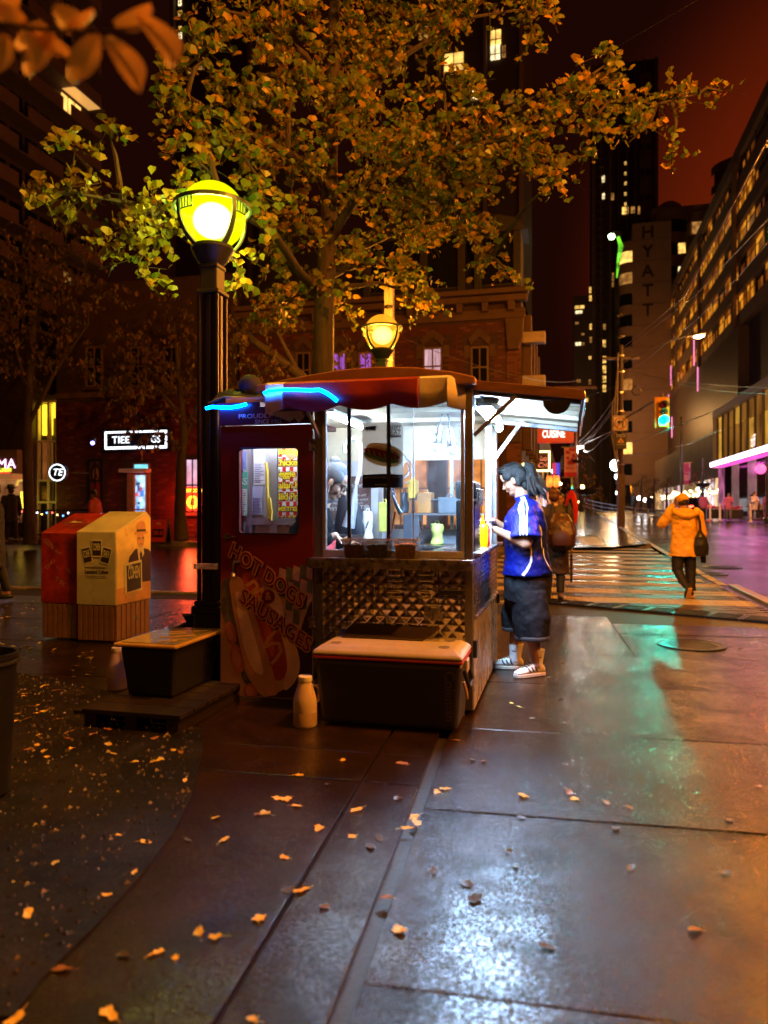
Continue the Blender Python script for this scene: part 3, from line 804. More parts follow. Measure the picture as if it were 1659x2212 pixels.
for ux in (372, 205, 300):
    x0, x1, z0, z1 = rect(ux-18,750,ux+18,835); z1 = max(z1, z0+1.4)
    window(st_, x0, x1, z0, z1, M_bglass, y=-.01); 
x0, x1, z0, z1 = r_door; z0 = .22
M_cool_in = emis('cool shop interior', (0.36,0.66,1.0), 0.95, var=.8, scale=2.6)
dr = MB(); dr.box(x0,x0+.28,-.06,.1,z0,z1).box(x1-.12,x1,-.06,.1,z0,z1).box(x0+.28,x1-.12,-.06,.1,z1-.12,z1); dr = dr.build('door_surround', mat('tan door frame', (0.32,0.22,0.14), .5), st_, bevel=.01)
MB().box(x0+.281,x1-.121,-.03,-.012,z0,z1-.12).build('door_glass', M_cool_in, dr)
MB().box(x0+.28,x0+.34,-.055,-.031,z0,z1-.12).box(x1-.18,x1-.12,-.055,-.031,z0,z1-.12).box(x0+.34,x1-.18,-.055,-.031,z0+1.0,z0+1.06).build('door_leaf', M_white, dr)
for k in range(14):
    px_, pz_ = random.uniform(x0+.35,x1-.35), random.uniform(z0+.4,z1-.4)
    MB().box(px_,px_+random.uniform(.08,.2),-.05,-.032,pz_,pz_+random.uniform(.06,.25)).build('shelf_goods', emis('goods', random.choice(((.9,.1,.1),(.9,.9,1),(.1,.3,.9),(.05,.1,.2),(.1,.1,.3))), .8), dr)
x0, x1, z0, z1 = rect(270,1002,322,1020); MB().box(x0-.05,x1+.1,-.35,0,sx_(300,1020)[1]-.02,sx_(300,1013)[1]).build('door_hood', M_white, st_, bevel=.02)
x0, x1, z0, z1 = r_tr; window(st_, x0, x1, z0+.02, z1+.05, emis('cyan transom', (0.25,0.85,1.0), 1.0, var=.3), y=-.01, cols=1, rows=1, sill=False)
x0, x1, z0, z1 = r_bit
w = window(st_, x0, x1, z0, z1, emis('pale window light', (0.62,0.45,0.62), .75, var=.5, scale=2), y=-.012, frame=M_black, cols=2, rows=2)
zm = z0+(z1-z0)*.47
MB().box(x0+.05,x1-.05,-.03,-.0245,z0+.05,zm).build('red_panel', emis('red lightbox', (1.0,0.03,0.01), 2.6), w)
M_ye = emis('yellow sign light', (1.0,0.75,0.03), 2.4)
cz_ = z0+(zm-z0)*.40
MB().lathe([(.235,0),(0,0)], 28, M=Matrix.Translation(((x0+x1)/2,-.032,cz_)) @ Matrix.Rotation(R(90),4,'X')).build('coin_disc', M_ye, w)
text('B', .34, M_black, w, wall_M((x0+x1)/2, -.036, cz_, -12), off=.012)
mb = MB(); 
for s_ in (-1,1):
    for t_ in (-1,1): mb.box((x0+x1)/2+s_*.03-.012+t_*.02,(x0+x1)/2+s_*.03+.012+t_*.02,-.038,-.034,cz_+t_*.15-.03,cz_+t_*.15+.03)
mb.build('coin_ticks', M_black, w)
text('BITCOIN', .16, M_ye, w, wall_M((x0+x1)/2+.06, -.034, z0+(zm-z0)*.85), off=.006)
p_ = ST.w(sa1+(x0+x1)/2, 23.4, cz_); point('bitcoin_glow', p_, 130, (1.0,0.05,0.02), .3)
# window with a printed shouting face
x0, x1, z0, z1 = r_shout
w = window(st_, x0, x1, z0, z1, mat('printed dark poster', (0.14,0.07,0.05), .4, var=.5, scale=4), y=-.012, frame=M_black, cols=2, rows=2, sill=False)
cxm = (x0+x1)/2; zf = z0+(z1-z0)*.66
def fl(name, pts, m, k): MB().poly([(q[0],-.026-.002*k,q[1]) for q in pts]).build(name, m, w)
el = lambda cx_, cz_, a, b_, n=18: [(cx_+a*math.cos(6.283*i/n), cz_+b_*math.sin(6.283*i/n)) for i in range(n)]
fl('printed_hair', el(cxm,zf+.05,.21,.34), mat('print hair', (0.05,0.02,0.01), .5), 1)
fl('printed_face', el(cxm+.02,zf,.14,.24), mat('print face', (0.42,0.2,0.12), .5, var=.2), 2)
fl('printed_mouth', el(cxm+.03,zf-.1,.055,.09), mat('print mouth', (0.08,0.01,0.01), .5), 3)
fl('printed_dress', [(x0+.1,z0+.1),(x1-.1,z0+.1),(x1-.12,zf-.35),(cxm+.05,zf-.28),(x0+.12,zf-.4)], mat('print red dress', (0.4,0.02,0.02), .5), 1)
# signs of the shop
x0, x1, z0, z1 = rect(234,934,367,969)
t = frame_thing('shop_sign', 'black shop sign in a bright white frame above the lit doorway', 'sign', ST, sa1+(x0+x1)/2, 23.8, (z0+z1)/2)
hw, hh = (x1-x0)/2, (z1-z0)/2
MB().box(-hw-.12,hw+.12,0,.17,-hh-.1,hh+.1).build('box', M_black, t, bevel=.02)
M_wl = emis('white sign light', (0.85,0.92,1.0), 2.2)
MB().box(-hw,hw,-.02,-.001,hh-.06,hh).box(-hw,hw,-.02,-.001,-hh,-hh+.09).box(-hw,-hw+.07,-.02,-.001,-hh+.09,hh-.06).box(hw-.07,hw,-.02,-.001,-hh+.09,hh-.06).build('light_frame', M_wl, t)
text('TIEE', .36, M_wl, t, wall_M(-hw+.66,-.012,0.0), fit=.72); text('GS', .36, M_wl, t, wall_M(hw-.45,-.012,0), fit=.36)
c = at(126,1021,23.2)
t = thing('blade_sign', 'round blade sign with glowing white letters TE on the shop corner', 'sign', c, R(-3))
MB().lathe([(.30,-.07),(.30,.07),(0,.07)], 32, M=Matrix.Rotation(R(90),4,'X')).build('case', M_black, t)
MB().lathe([(.27,.075),(.235,.075)], 32, M=Matrix.Rotation(R(90),4,'X')).build('light_ring', M_wl, t)
text('TE', .30, M_wl, t, wall_M(0,-.078,0), shear=.25, fit=.32); MB().tube([(.2,.05,0),(.7,.6,0)], .02, 6).build('bracket', M_black, t)
c = at(200,957,25.6); t = thing('wall_lamp', 'small violet wall lamp high on the brick shop', 'lamp', c)
MB().ell((0,0,0),.07,10).build('bulb', emis('violet lamp', (0.25,0.2,1.0), 9), t, smooth=True); MB().box(-.06,.06,.02,.12,.05,.16).build('bracket', M_black, t)
# A frame board
Y = 23.0; c = at(346,1172,Y); t = thing('sandwich_board', 'red and black sandwich board on the far pavement', 'sandwich board', (c.x,Y,gz(Y)+.095), R(-14))
for sy in (-1,1):
    o = MB().box(-.26,.26,-.012,.012,0.02,.72).build('panel', mat('red board', (0.55,0.03,0.02), .5, var=.2) if sy < 0 else M_black, t); o.location = (0,sy*.18,0); o.rotation_euler.x = R(-sy*-14)
    mb = MB(); mb.bar((-.28,sy*.19,0),(-.28,sy*.005,.75),.03,.03).bar((.28,sy*.19,0),(.28,sy*.005,.75),.03,.03); mb.build('leg_frame', M_wood, t)
bo = MB().box(-.2,.2,-.003,0,-.14,.12).build('price_panel', M_black, t); bo.location = (0,-.135,.30); bo.rotation_euler.x = R(-14)
text('20.0', .17, mat('red figures', (0.6,0.05,0.03), .5), t, Matrix.Translation((0,-.142,.29)) @ Matrix.Rotation(R(76),4,'X'), off=.004, fit=.34); text('Mix', .11, M_pw, t, Matrix.Translation((0,-.105,.58)) @ Matrix.Rotation(R(76),4,'X'))
# cafe and stair tower at far left
ct = frame_thing('stair_tower', 'narrow glazed stair tower with a glowing yellow window left of the brick shop', 'building', ST, sa0, 24.0, 0.0)
def tx(ux, uy): a, z = fac(ux, uy); return a-sa0, z
x0, x1, z0, z1 = rect(64,868,121,1085,tx); z0 = .2
MB().box(x0,x1,.4,5,.2,z1+.3).build('wall', mat('dark render', (0.05,0.03,0.025), .6), ct)
for ux in (66,78,102,120):
    x, _ = tx(ux,950); MB().box(x-.05,x+.05,.05,.2,z0,z1).build('mullion', M_white, ct)
for uy in (868,953,1038,1085):
    _, z = tx(80,uy); MB().box(x0,x1,.04,.19,z-.04,z+.04).build('transom', M_white, ct)
M_yw = emis('yellow stair light', (1.0,0.62,0.02), 2.2, var=.15)
for r_, m in ((rect(80,872,101,938,tx),M_yw),(rect(67,872,78,945,tx),emis('dim orange wall', (1.0,0.35,0.05), .35, var=.5)),(rect(103,868,119,900,tx),M_yw),(rect(80,955,101,1036,tx),emis('dim brown wall', (0.8,0.25,0.05), .14, var=.5)),(rect(110,1040,119,1085,tx),emis('thin yellow light', (1,.6,.1), .9))):
    MB().box(r_[0],r_[1],.3,.35,r_[2],r_[3]).build('pane', m, ct)
x0, x1, z0, z1 = rect(82,1040,110,1085,tx); MB().box(x0,x1,.1,.14,z0,z1).build('poster_panel', mat('black poster', (0.03,0.025,0.025), .3), ct)
text('AROMA', .2, mat('grey lettering', (0.35,0.3,0.28), .4), ct, wall_M((x0+x1)/2,.095,z1-.25), fit=(x1-x0)*.7)
MB().box(x0+.1,x1-.1,.085,.098,z0+.1,z0+.5).build('photo_panel', mat('food photos', (0.3,0.2,0.14), .4, var=.8, scale=5), ct)
cf = frame_thing('cafe', 'cafe front with a pink white neon sign at the left picture edge', 'building', ST, sa0-1.9, 23.0, 0.0)
def cx2(ux, uy): a, z = fac(ux, uy, 23.0); return a-(sa0-1.9), z
x0, x1, z0, z1 = rect(-140,975,37,1024,cx2); MB().box(x0,x1,.0,.5,z0,z1).build('fascia', mat('grey fascia', (0.22,0.15,0.11), .6), cf)
MB().box(x0,x1,.5,6,.2,8).build('wall', mat('dark render', (0.05,0.03,0.025), .6), cf)
x, z = cx2(2,1003); text('AROMA', .5, emis('pink neon', (0.95,0.5,0.85), 4), cf, wall_M(x-.35,-.02,z), off=-.004, fit=2.0)
x, z = cx2(5,1015); MB().box(x-1.6,x+.4,-.02,-.005,z-.08,z+.06).build('yellow_strip', emis('yellow strip', (0.8,0.75,0.05), 1.2, var=.7, scale=12), cf)
x, z = cx2(5,1020); MB().box(x-1.6,x+.35,-.02,-.005,z-.12,z-.0).build('red_strip', emis('red strip', (0.8,0.03,0.02), 1.0, var=.5, scale=9), cf)
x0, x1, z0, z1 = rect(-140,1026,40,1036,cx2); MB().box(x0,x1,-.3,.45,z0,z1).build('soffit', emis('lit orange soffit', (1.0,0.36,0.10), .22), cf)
x0, x1, z0, z1 = rect(-100,1038,34,1130,cx2); MB().box(x0,x1,.44,.48,z0,z1).build('shop_window', emis('dim cafe room', (1.0,0.45,0.15), .14, var=.9, scale=1.5), cf)
x0, x1, z0, z1 = rect(40,1062,57,1098,cx2); MB().box(x0,x1,.1,.2,z0,z1).build('menu_case', emis('lit menu', (1.0,0.68,0.05), 2.2, var=.25, scale=9), cf)
x, z = cx2(42,1042); MB().tube([(x-.2,.1,z-.1),(x-.1,.05,z+.05),(x+.1,.05,z+.08),(x+.25,.1,z-.12)], .05, 8).build('awning_lamp', emis('gold lamp', (1,.6,.1), .6), cf)
# fence with fairy lights
ff = frame_thing('railing', 'black railing hung with coloured fairy lights in front of the cafe', 'railing', ST, fac(6,1100,22.3)[0], 22.3, .25)
for k in range(34): MB().box(k*.14-.012,k*.14+.012,-.01,.01,0,.95).build('bar', M_black, ff)
MB().box(-.1,4.7,-.02,.02,.95,1.0).build('top_rail', M_black, ff); MB().box(-.1,4.7,-.015,.015,.1,.14).build('bottom_rail', M_black, ff)
for k in range(22): MB().ell((k*.21+random.uniform(-.05,.05),-.04,.86+random.uniform(-.08,.08)),.028,6).build('fairy_bulb', emis('bulb', random.choice(((1,.6,.1),(1,.1,.05),(.1,.3,1),(.9,.9,1),(1,.7,.2))), 6), ff)

# ---------------------------------------------------------------- towers
M_tow = mat('dark tower cladding', (0.07,0.045,0.035), .6, var=.2, scale=.3)
M_tow2 = mat('brown tower concrete', (0.20,0.12,0.085), .7, var=.2, scale=.3)
M_wl1 = emis('warm lit window', (1.0,0.56,0.12), 1.1, var=.5, scale=.9); M_wl2 = emis('pale lit window', (1.0,0.78,0.4), 1.3, var=.4, scale=.9)
M_wl3 = emis('dim lit window', (1.0,0.45,0.1), .3, var=.6, scale=.9)
def tower_front(name, label, ux0, ux1, uy0, b, depth, mtl, wins=(), piers=(), floors=0, uyb=1090, slabm=None, dark_rows=0):
    x0, zt = ST.on_y(ux0, uy0, b); x1, _ = ST.on_y(ux1, uy0, b)
    t = frame_thing(name, label, 'building', ST, x0, b, 0)
    MB().box(0,x1-x0,0,depth,0,zt).build('shell', mtl, t)
    for p0, p1 in piers:
        q0, q1 = ST.on_y(p0,500,b)[0]-x0, ST.on_y(p1,500,b)[0]-x0; MB().box(q0,q1,-.7,-.01,0,zt).build('pier', M_tow2, t)
    n = 0
    for (u0, u1, v0, v1, m) in wins:
        q0, z1 = ST.on_y(u0,v0,b); q1, z0 = ST.on_y(u1,v1,b)
        o = MB().box(q0-x0,q1-x0,-.12,-.01,z0,z1).build('window', m, t); n += 1
        mb = MB(); xm = (q0+q1)/2-x0; mb.box(xm-.05,xm+.05,-.16,-.125,z0,z1).box(q0-x0,q1-x0,-.16,-.125,z0+(z1-z0)*.32,z0+(z1-z0)*.38); mb.build('frame', M_tow, o)
    return t, x0, x1-x0, zt
random.seed(11)
W1, W2, W3 = M_wl1, M_wl2, M_wl3
# behind the big tree
tower_front('tower_block', 'dark tower block with three yellow windows showing above the big tree', 840, 1130, -260, 75, 18, M_tow,
  [(960,1001,119,151,W1),(1060,1082,68,96,W1),(1060,1080,100,128,W2),(1018,1034,196,214,W2),(1085,1092,100,124,W3),(905,925,60,84,W3),(900,920,330,345,W3),(870,890,210,228,M_bglass),(985,1001,300,318,W3),(1090,1110,205,222,W3),(930,950,420,436,W3)],
  piers=[(1122,1130),(1045,1052),(945,952)])
tower_front('slim_tower', 'slim dark tower with small lit windows behind the left of the tree', 376, 560, -260, 95, 14, M_tow,
  [(386,392,0,12,W2),(386,393,25,38,W1),(387,392,58,64,W1),(386,393,72,84,W2),(555,559,80,130,W3),(548,553,190,230,W3),(430,437,140,150,W3),(520,527,330,342,W1),(480,490,250,262,W3),(405,412,150,158,W1)],
  piers=[(538,546),(372,380)])
# the tall tower down the street
t, x0, w_, zt = tower_front('high_rise', 'tallest dark high rise with pale vertical ribs beyond the hotel', 1280, 1422, 145, 190, 24, M_tow,
  [(1349,1353,v,v+6,W1) for v in (350,372,393,416,438)]+[(1344,1357,448,462,W1),(1363,1373,447,460,W3),(1378,1391,446,462,W3),(1300,1306,380,394,W2),(1301,1306,418,430,W2),(1320,1326,418,432,W3),
   (1302,1308,735,750,W1),(1302,1309,770,784,W1),(1302,1309,790,806,W1),(1302,1309,812,826,W1),(1302,1309,832,846,W1),(1303,1308,700,712,W3),(1322,1326,590,620,W3)],
  piers=[(1278,1286),(1296,1300),(1316,1320),(1334,1337),(1353,1356),(1371,1374),(1390,1393),(1414,1420)])
for k in range(58):
    z = 5+k*2.1
    if z < zt: MB().box(1.2,2.6,-1.4,-.75,z,z+.18).build('balcony_slab', M_tow2, t)
for k in range(12): MB().box(w_-4.2,w_-1.6,-.3,-.02,zt-8-k*6.2,zt-3.5-k*6.2).build('bay_panel', M_tow2, t)
t, x0, w_, zt = tower_front('mid_rise', 'lower dark block with a few lit windows left of the tallest high rise', 1238, 1279, 640, 170, 18, M_tow,
  [(1242,1262,661,666,W1),(1243,1258,672,677,W2),(1273,1277,620,633,W1),(1273,1278,638,650,W1),(1243,1255,740,746,W2),(1258,1262,740,746,W3),(1243,1250,696,700,W3),(1274,1278,700,712,W1),(1274,1278,728,740,W3),(1272,1277,770,776,W1),(1256,1262,720,724,W3),(1246,1254,820,826,W3),(1265,1270,860,868,W1),(1272,1276,820,830,W3)])
# hotel with rounded bays and its name down the wall
hb, hyt = 150, None
x0, zt = ST.on_y(1337, 486, hb); x1, _ = ST.on_y(1450, 486, hb); x2, zt2 = ST.on_y(1556, 402, hb)
ht = frame_thing('hotel', 'brown hotel tower with rounded window bays and its name down the wall', 'building', ST, x0, hb, 0)
M_hot = mat('hotel cladding', (0.27,0.15,0.095), .65, var=.12, scale=.3)
xa_ = ST.on_y(1366,600,hb)[0]-x0
MB().box(xa_,x1-x0,0,16,0,zt).build('wall', M_hot, ht)
fh = ST.on_y(1350,585,hb)[1]-ST.on_y(1350,631,hb)[1]
zz = zt-3.2; k = 0
lit = {0:M_wl1, 6:M_wl3, 9:M_wl1, 1:M_wl3}
while zz > 6:
    mb = MB(); n = 10; r = xa_
    vs = []
    for i in range(n+1):
        a = math.pi/2+ (math.pi/2)*i/n
        for z in (zz-fh*.46, zz): vs.append((xa_+r*math.cos(a)*1.0+0.0, r*.9-r*.9*math.sin(a), z))
    mb.add(vs, [(2*i,2*i+1,2*i+3,2*i+2) for i in range(n)]); mb.build('bay_band', M_hot, ht)
    mb = MB(); vs = [(xa_+(r-.25)*math.cos(math.pi/2+math.pi/2*i/n), .25+(r-.25)*.9-(r-.25)*.9*math.sin(math.pi/2+math.pi/2*i/n), z) for i in range(n+1) for z in (zz-fh, zz-fh*.46)]
    mb.add(vs, [(2*i,2*i+1,2*i+3,2*i+2) for i in range(n)]); mb.build('bay_window', lit.get(k, M_bglass), ht)
    MB().box(xa_,x1-x0,-.05,-.002,zz-.1,zz).build('joint_band', M_tow2, ht)
    zz -= fh; k += 1
MB().box(.0,xa_-.01,r*.9,14,0,zt-3).build('core', M_tow, ht)
for i, ch in enumerate('HYATT'):
    x, z = ST.on_y(1399, 492+i*42+11, hb)
    text(ch, 3.3, mat('dark hotel letters', (0.03,0.012,0.01), .5), ht, wall_M(x-x0, -.12, z), off=.04)
# upper wing with curved balconies
xb_ = ST.on_y(1418,450,hb)[0]-x0
MB().box(xb_,x2-x0,8,26,0,zt2).build('rear_wing', M_hot, ht)
zz = zt2-1.5; k = 0
wing_lit = [(1,.62,.85,M_wl1),(2,.02,.18,M_wl1),(2,.62,.86,M_wl2),(3,.0,.34,M_wl1),(0,.2,.3,M_wl3),(1,.2,.3,M_wl3)]
while zz > zt2-40:
    mb = MB(); n = 12; ww = (x2-x0-xb_)*.62
    vs = []
    for i in range(n+1):
        t_ = i/n; yy = 7.9-3.2*math.sqrt(max(0,1-(2*t_-1)**2))
        for z in (zz-2.0, zz): vs.append((xb_+ww*t_, yy, z))
    mb.add(vs, [(2*i,2*i+1,2*i+3,2*i+2) for i in range(n)]); mb.build('curved_band', M_hot, ht)
    mb = MB(); vs = [(xb_+ww*i/n, 8.0-2.6*math.sqrt(max(0,1-(2*i/n-1)**2)), z) for i in range(n+1) for z in (zz-4.4, zz-2.0)]
    mb.add(vs, [(2*i,2*i+1,2*i+3,2*i+2) for i in range(n)]); mb.build('curved_window', M_bglass, ht)
    for row, f0, f1, m in wing_lit:
        if row == k:
            p0, p1 = xb_+ww*f0+.3, xb_+ww*f1; yy = 7.7-2.7*math.sqrt(max(0,1-((f0+f1)-1)**2))
            MB().box(p0,p1,yy,yy+.1,zz-4.2,zz-2.2).build('lit_window', m, ht)
    MB().box(xb_+ww+.2,x2-x0,7.6,7.99,zz-2,zz).build('flat_band', M_hot, ht)
    if k in (0,1): MB().box(x2-x0-3.8,x2-x0-1.6,7.5,7.59,zz-4.4,zz-2.1).build('lit_window', M_wl3, ht)
    zz -= 4.6; k += 1
MB().ell((xb_+4,14,zt2),(3.2,3.2,3.4),16).build('dome', M_hot, ht, smooth=True)
# long office block on the right with lit storeys
la_ = 19.0
def side(ux, uy, a=la_): return ST.on_x(ux, uy, a)
z_low = side(1659,640)[1]
lb = frame_thing('office_block', 'long office block with slanting rows of lit orange storeys at the right', 'building', ST, la_, 70, 0)
MB().box(.6,30,0,92,0,z_low+5*3.9-.02).build('shell', M_tow, lb)
MB().box(-.1,30,0,92,z_low+5*3.9,z_low+5*3.9+1.6).build('parapet', M_tow2, lb)
M_of = emis('lit office storey', (1.0,0.36,0.02), .55, var=.5, scale=.6); M_of2 = emis('half lit office storey', (1.0,0.27,0.015), .22, var=.6, scale=.6); M_of3 = emis('dim office storey', (1.0,0.22,0.015), .09, var=.6, scale=.6)
for k in range(5):
    z = z_low+k*3.9
    MB().box(.0,.62,0,92,z,z+1.7).build('spandrel', M_tow2, lb)
    for j in range(23):
        y = j*4
        wb = MB(); base_ = .75 if k in (0,1,2,3) else .3; on = random.random() < base_
        for q in range(4):
            y0_, y1_ = y+.12+q*.94+.05, y+.12+(q+1)*.94-.05
            wb.box(.34,.58,y0_,y1_,z+1.78,z+3.1,random.choice((0,0,1,1,2)) if on else random.choice((3,3,3,1,2)))
            wb.box(.34,.58,y0_,y1_,z+3.18,z+3.84,random.choice((0,1,2,2)) if on else 3)
        wb.box(.28,.59,y+.04,y+.16,z+1.72,z+3.9,4).box(.30,.58,y+.12,y+3.88,z+3.1,z+3.18,4)
        wb.build('window', [M_of,M_of2,M_of3,M_bglass,M_tow], lb)
for j in (0,6,12,18,23): MB().box(-.4,-.005,j*4-.5,j*4+.5,0,z_low+19.4).build('pier', M_tow2, lb)
M_pink = emis('pink LED line', (1.0,0.25,0.5), 1.3)
for ux, v0, v1 in ((1528,785,852),(1370,822,893),(1383,850,900),(1409,878,0)):
    pass
for ux, v0, v1 in ((1500,734,790),(1508,793,845),(1450,790,833),(1434,813,850),(1445,852,895),(1452,900,945)):
    y, z1 = side(ux, v0, la_-.6); _, z0 = side(ux, v1, la_-.6); MB().box(-.72,-.6,y-70-.12,y-70+.12,z0,z1).build('light_line', M_pink, lb)
MB().box(-.58,.59,20,92,4,z_low-.3).build('metal_screen', mat('dark metal screen', (0.10,0.065,0.05), .5, .3, var=.3, stretch=(1,.3,1)), lb)
rt = frame_thing('rounded_tower', 'reddish rounded apartment tower rising behind the office block at the right edge', 'building', ST, ST.on_y(1552,300,165)[0], 165, 0)
zt = ST.on_y(1552,330,165)[1]; rw = 14.0
for k in range(14):
    z = zt-4-k*4.2; mb = MB(); n = 14; vs = []
    for i in range(n+1):
        a = math.pi+(math.pi)*i/n
        for q in (z+2.4, z+4.2): vs.append((rw+rw*math.cos(a), 8+8*math.sin(a), q))
    mb.add(vs, [(2*i+1,2*i,2*i+2,2*i+3) for i in range(n)]); mb.build('balcony_band', M_hot, rt)
MB().loft([((rw,8,0),(rw-.6,0,0),(0,7.4,0)),((rw,8,zt),(rw-.6,0,0),(0,7.4,0))], 28).build('shell', M_tow2, rt)
for k, f, m in ((1,.35,M_wl1),(1,.48,M_wl1),(3,.22,M_wl3),(4,.4,M_wl1),(0,.55,M_wl3)):
    a = math.pi*(1+f); o = MB().box(-1.0,1.0,-.1,.1,0,2.2).build('window', m, rt); o.location = (rw+(rw-.5)*math.cos(a), 8+7.3*math.sin(a), zt-4-k*4.2+.1); o.rotation_euler.z = a+math.pi/2
# dark panelled block behind the glass cinema
dp = frame_thing('panelled_block', 'dark panelled block rising behind the glass cinema', 'building', ST, 20, 48, 0)
MB().box(.1,14,0,17,0,34).build('shell', M_tow, dp)
for k in range(7):
    for j in range(7): MB().box(-.02-.03*((k*3+j) % 3),.095,j*2.4+.06,j*2.4+2.34,10+k*3.4+.06,10+k*3.4+3.34).build('panel', mat('brown panel', (0.09,0.05,0.04), .5, .2, var=.3) if (k+j) % 2 else M_tow, dp)
# glass cinema with purple canopy
tf = frame_thing('glass_cinema', 'glass fronted cinema with a white light strip over a magenta lit canopy', 'building', ST, 14.4, 46, 0)
def tfp(ux, uy, a=14.4): y, z = ST.on_x(ux, uy, a); return y-46, z
yE = tfp(1550,900)[0]
zA, zB = tfp(1659,962)[1], tfp(1659,838)[1]
M_tfw = emis('amber cinema glass', (1.0,0.42,0.06), .13, var=.8, scale=.5, stretch=(1,1,.5))
MB().box(.3,14,-10,yE,0,zB+.5).build('shell', M_tow, tf)
fr_ = MB(); fr_.box(-.4,.29,-10,yE+.4,zB,zB+.7).box(-.4,.29,-10,yE+.4,zA-.7,zA).box(-.4,.29,yE,yE+.4,zA,zB); fr_.build('box_frame', mat('pale concrete frame', (0.33,0.25,0.2), .6, var=.1), tf, bevel=.03)
n = 17
for k in range(n):
    y0, y1 = -10+(yE+10)*k/n, -10+(yE+10)*(k+1)/n
    for (q0, q1) in ((zA,zA+(zB-zA)*.64),(zA+(zB-zA)*.66,zB)):
        MB().box(.1,.28,y0+.05,y1-.05,q0+.02,q1-.02).build('pane', M_tfw if random.random() < .8 else emis('bright cinema glass', (1.0,0.5,0.06), .38, var=.5, scale=.6), tf)
    MB().box(-.1,.09,y1-.06,y1+.04,zA,zB).build('mullion', M_tow, tf)
y0, z0 = tfp(1535,1001,12.9)
zc_ = ST.on_x(1600,985,12.9)[1]
MB().box(-1.5,-.41,-10,y0,zc_-.25,zc_+.25).build('canopy', M_dalum, tf)
M_ws = emis('white canopy strip', (1.0,0.80,0.95), 3.5); MB().box(-1.56,-1.505,-10,y0,zc_-.2,zc_+.2).build('light_strip', M_ws, tf)
M_mag = emis('magenta soffit', (1.0,0.10,0.62), 0.9); MB().box(-1.4,-.5,-10,y0-.3,zc_-.29,zc_-.252).build('soffit_light', M_mag, tf)
for k in range(14):
    y = -10+k*(yE+10)/14; MB().box(.05,.27,y+.06,y+(yE+10)/14-.06,gz(50)+.1,zA-.75).build('shop_pane', random.choice((emis('dim foyer', (0.8,0.45,0.4), .12, var=.9, scale=.7), M_bglass, emis('pink foyer', (1.0,0.25,0.55), .2, var=.9, scale=.7))), tf)
x_ = tfp(1508,1085)
for ux in (1510,1523): y, z = tfp(ux,1075); MB().box(-.1,.0,y-.25,y+.25,gz(60)+.2,gz(60)+3.4).build('light_column', emis('white blue column', (0.6,0.85,1.0), 3), tf)
y, z = tfp(1630,958,12.8)
text('tiff', 1.25, emis('sign white', (1,.8,.75), 1.6), tf, Matrix.Translation((-1.7,y,z+.15)) @ Matrix.Rotation(R(-90),4,'Z') @ Matrix.Rotation(R(90),4,'X'))
for k in range(6): point('canopy_light', ST.w(13.0, 44+k*5, 4.6), 30, (1.0,0.10,0.75), .4)
# shop row beyond the cinema
sr = frame_thing('shop_row', 'low glass shop row with many small lamps beyond the cinema', 'building', ST, 14.8, 46+yE+.8, 0)
MB().box(.2,14,0,60,0,9.5).build('shell', mat('grey brown shop wall', (0.16,0.11,0.09), .6, var=.2, scale=.4), sr)
for k in range(20):
    MB().box(.0,.18,k*3+.1,k*3+2.9,1.0,4.4).build('shop_pane', emis('shop interior', random.choice(((1,.6,.25),(1,.75,.5),(.8,.5,.5))), random.choice((.12,.3,.6)), var=.95, scale=.8), sr)
for k in range(46): MB().ell((-.12,.4+k*1.05+random.uniform(-.3,.3),3.1+random.uniform(-.5,.5)),random.uniform(.10,.17),7).build('shop_lamp', emis('warm bulb', (1,.72,.34), 7), sr)
# left apartment tower with balconies
ta = -42.0
bE = ST.on_x(228, 300, ta)[0]; bS = ST.on_x(-60, 300, ta)[0]
at_ = frame_thing('apartment_tower', 'dark apartment tower with long balconies at the upper left', 'building', ST, ta, bS, 0)
MB().box(-16,-1.6,0,bE-bS,0,70).build('shell', mat('dark brown concrete', (0.10,0.06,0.045), .7, var=.2, scale=.4), at_)
zref = ST.on_x(30, 205, ta)[1]
random.seed(3)
for k in range(-8, 8):
    z = zref+k*2.95
    if z < 5 or z > 66: continue
    MB().box(-1.6,0,0,bE-bS,z-1.15,z-1.0).build('balcony_slab', M_tow2, at_)
    nseg = 3
    for j in range(nseg):
        L = (bE-bS)/nseg; MB().box(-.12,0,j*L+.5,(j+1)*L-.6,z-.995,z+.05).build('parapet', mat('brown parapet', (0.24,0.12,0.07), .7, var=.15, scale=.6), at_)
    for j in range(9):
        L = (bE-bS)/9; MB().box(-1.58,-1.5,j*L+.2,(j+1)*L-.25,z-.9,z+1.35).build('window', M_bglass, at_)
for (u0,u1,v0,v1,st_g) in ((132,176,198,250,1.0),(137,188,585,620,.16)):
    y0, z1 = ST.on_x(u0,v0,ta-1.4); y1, z0 = ST.on_x(u1,v1,ta-1.4)
    z0, z1 = min(z0,z1-1.8), z1
    for q in range(3):
        a_, b_ = y0-bS+(y1-y0)*q/3+.08, y0-bS+(y1-y0)*(q+1)/3-.08
        MB().box(-1.45,-1.40,a_,b_,z0,z1).build('lit_window', emis('amber room', (1.0,0.55,0.12), st_g*1.2, var=.3, scale=.6), at_)
    if st_g > .5:
        o = MB().box(-1.3,-.05,y0-bS,ST.on_x(218,210,ta)[0]-bS,z1+.25,z1+.32).build('lit_ceiling', emis('glow put on balcony ceiling', (1.0,0.5,0.12), .55), at_)  # ceiling itself glows, emission stands for lamplight falling on it
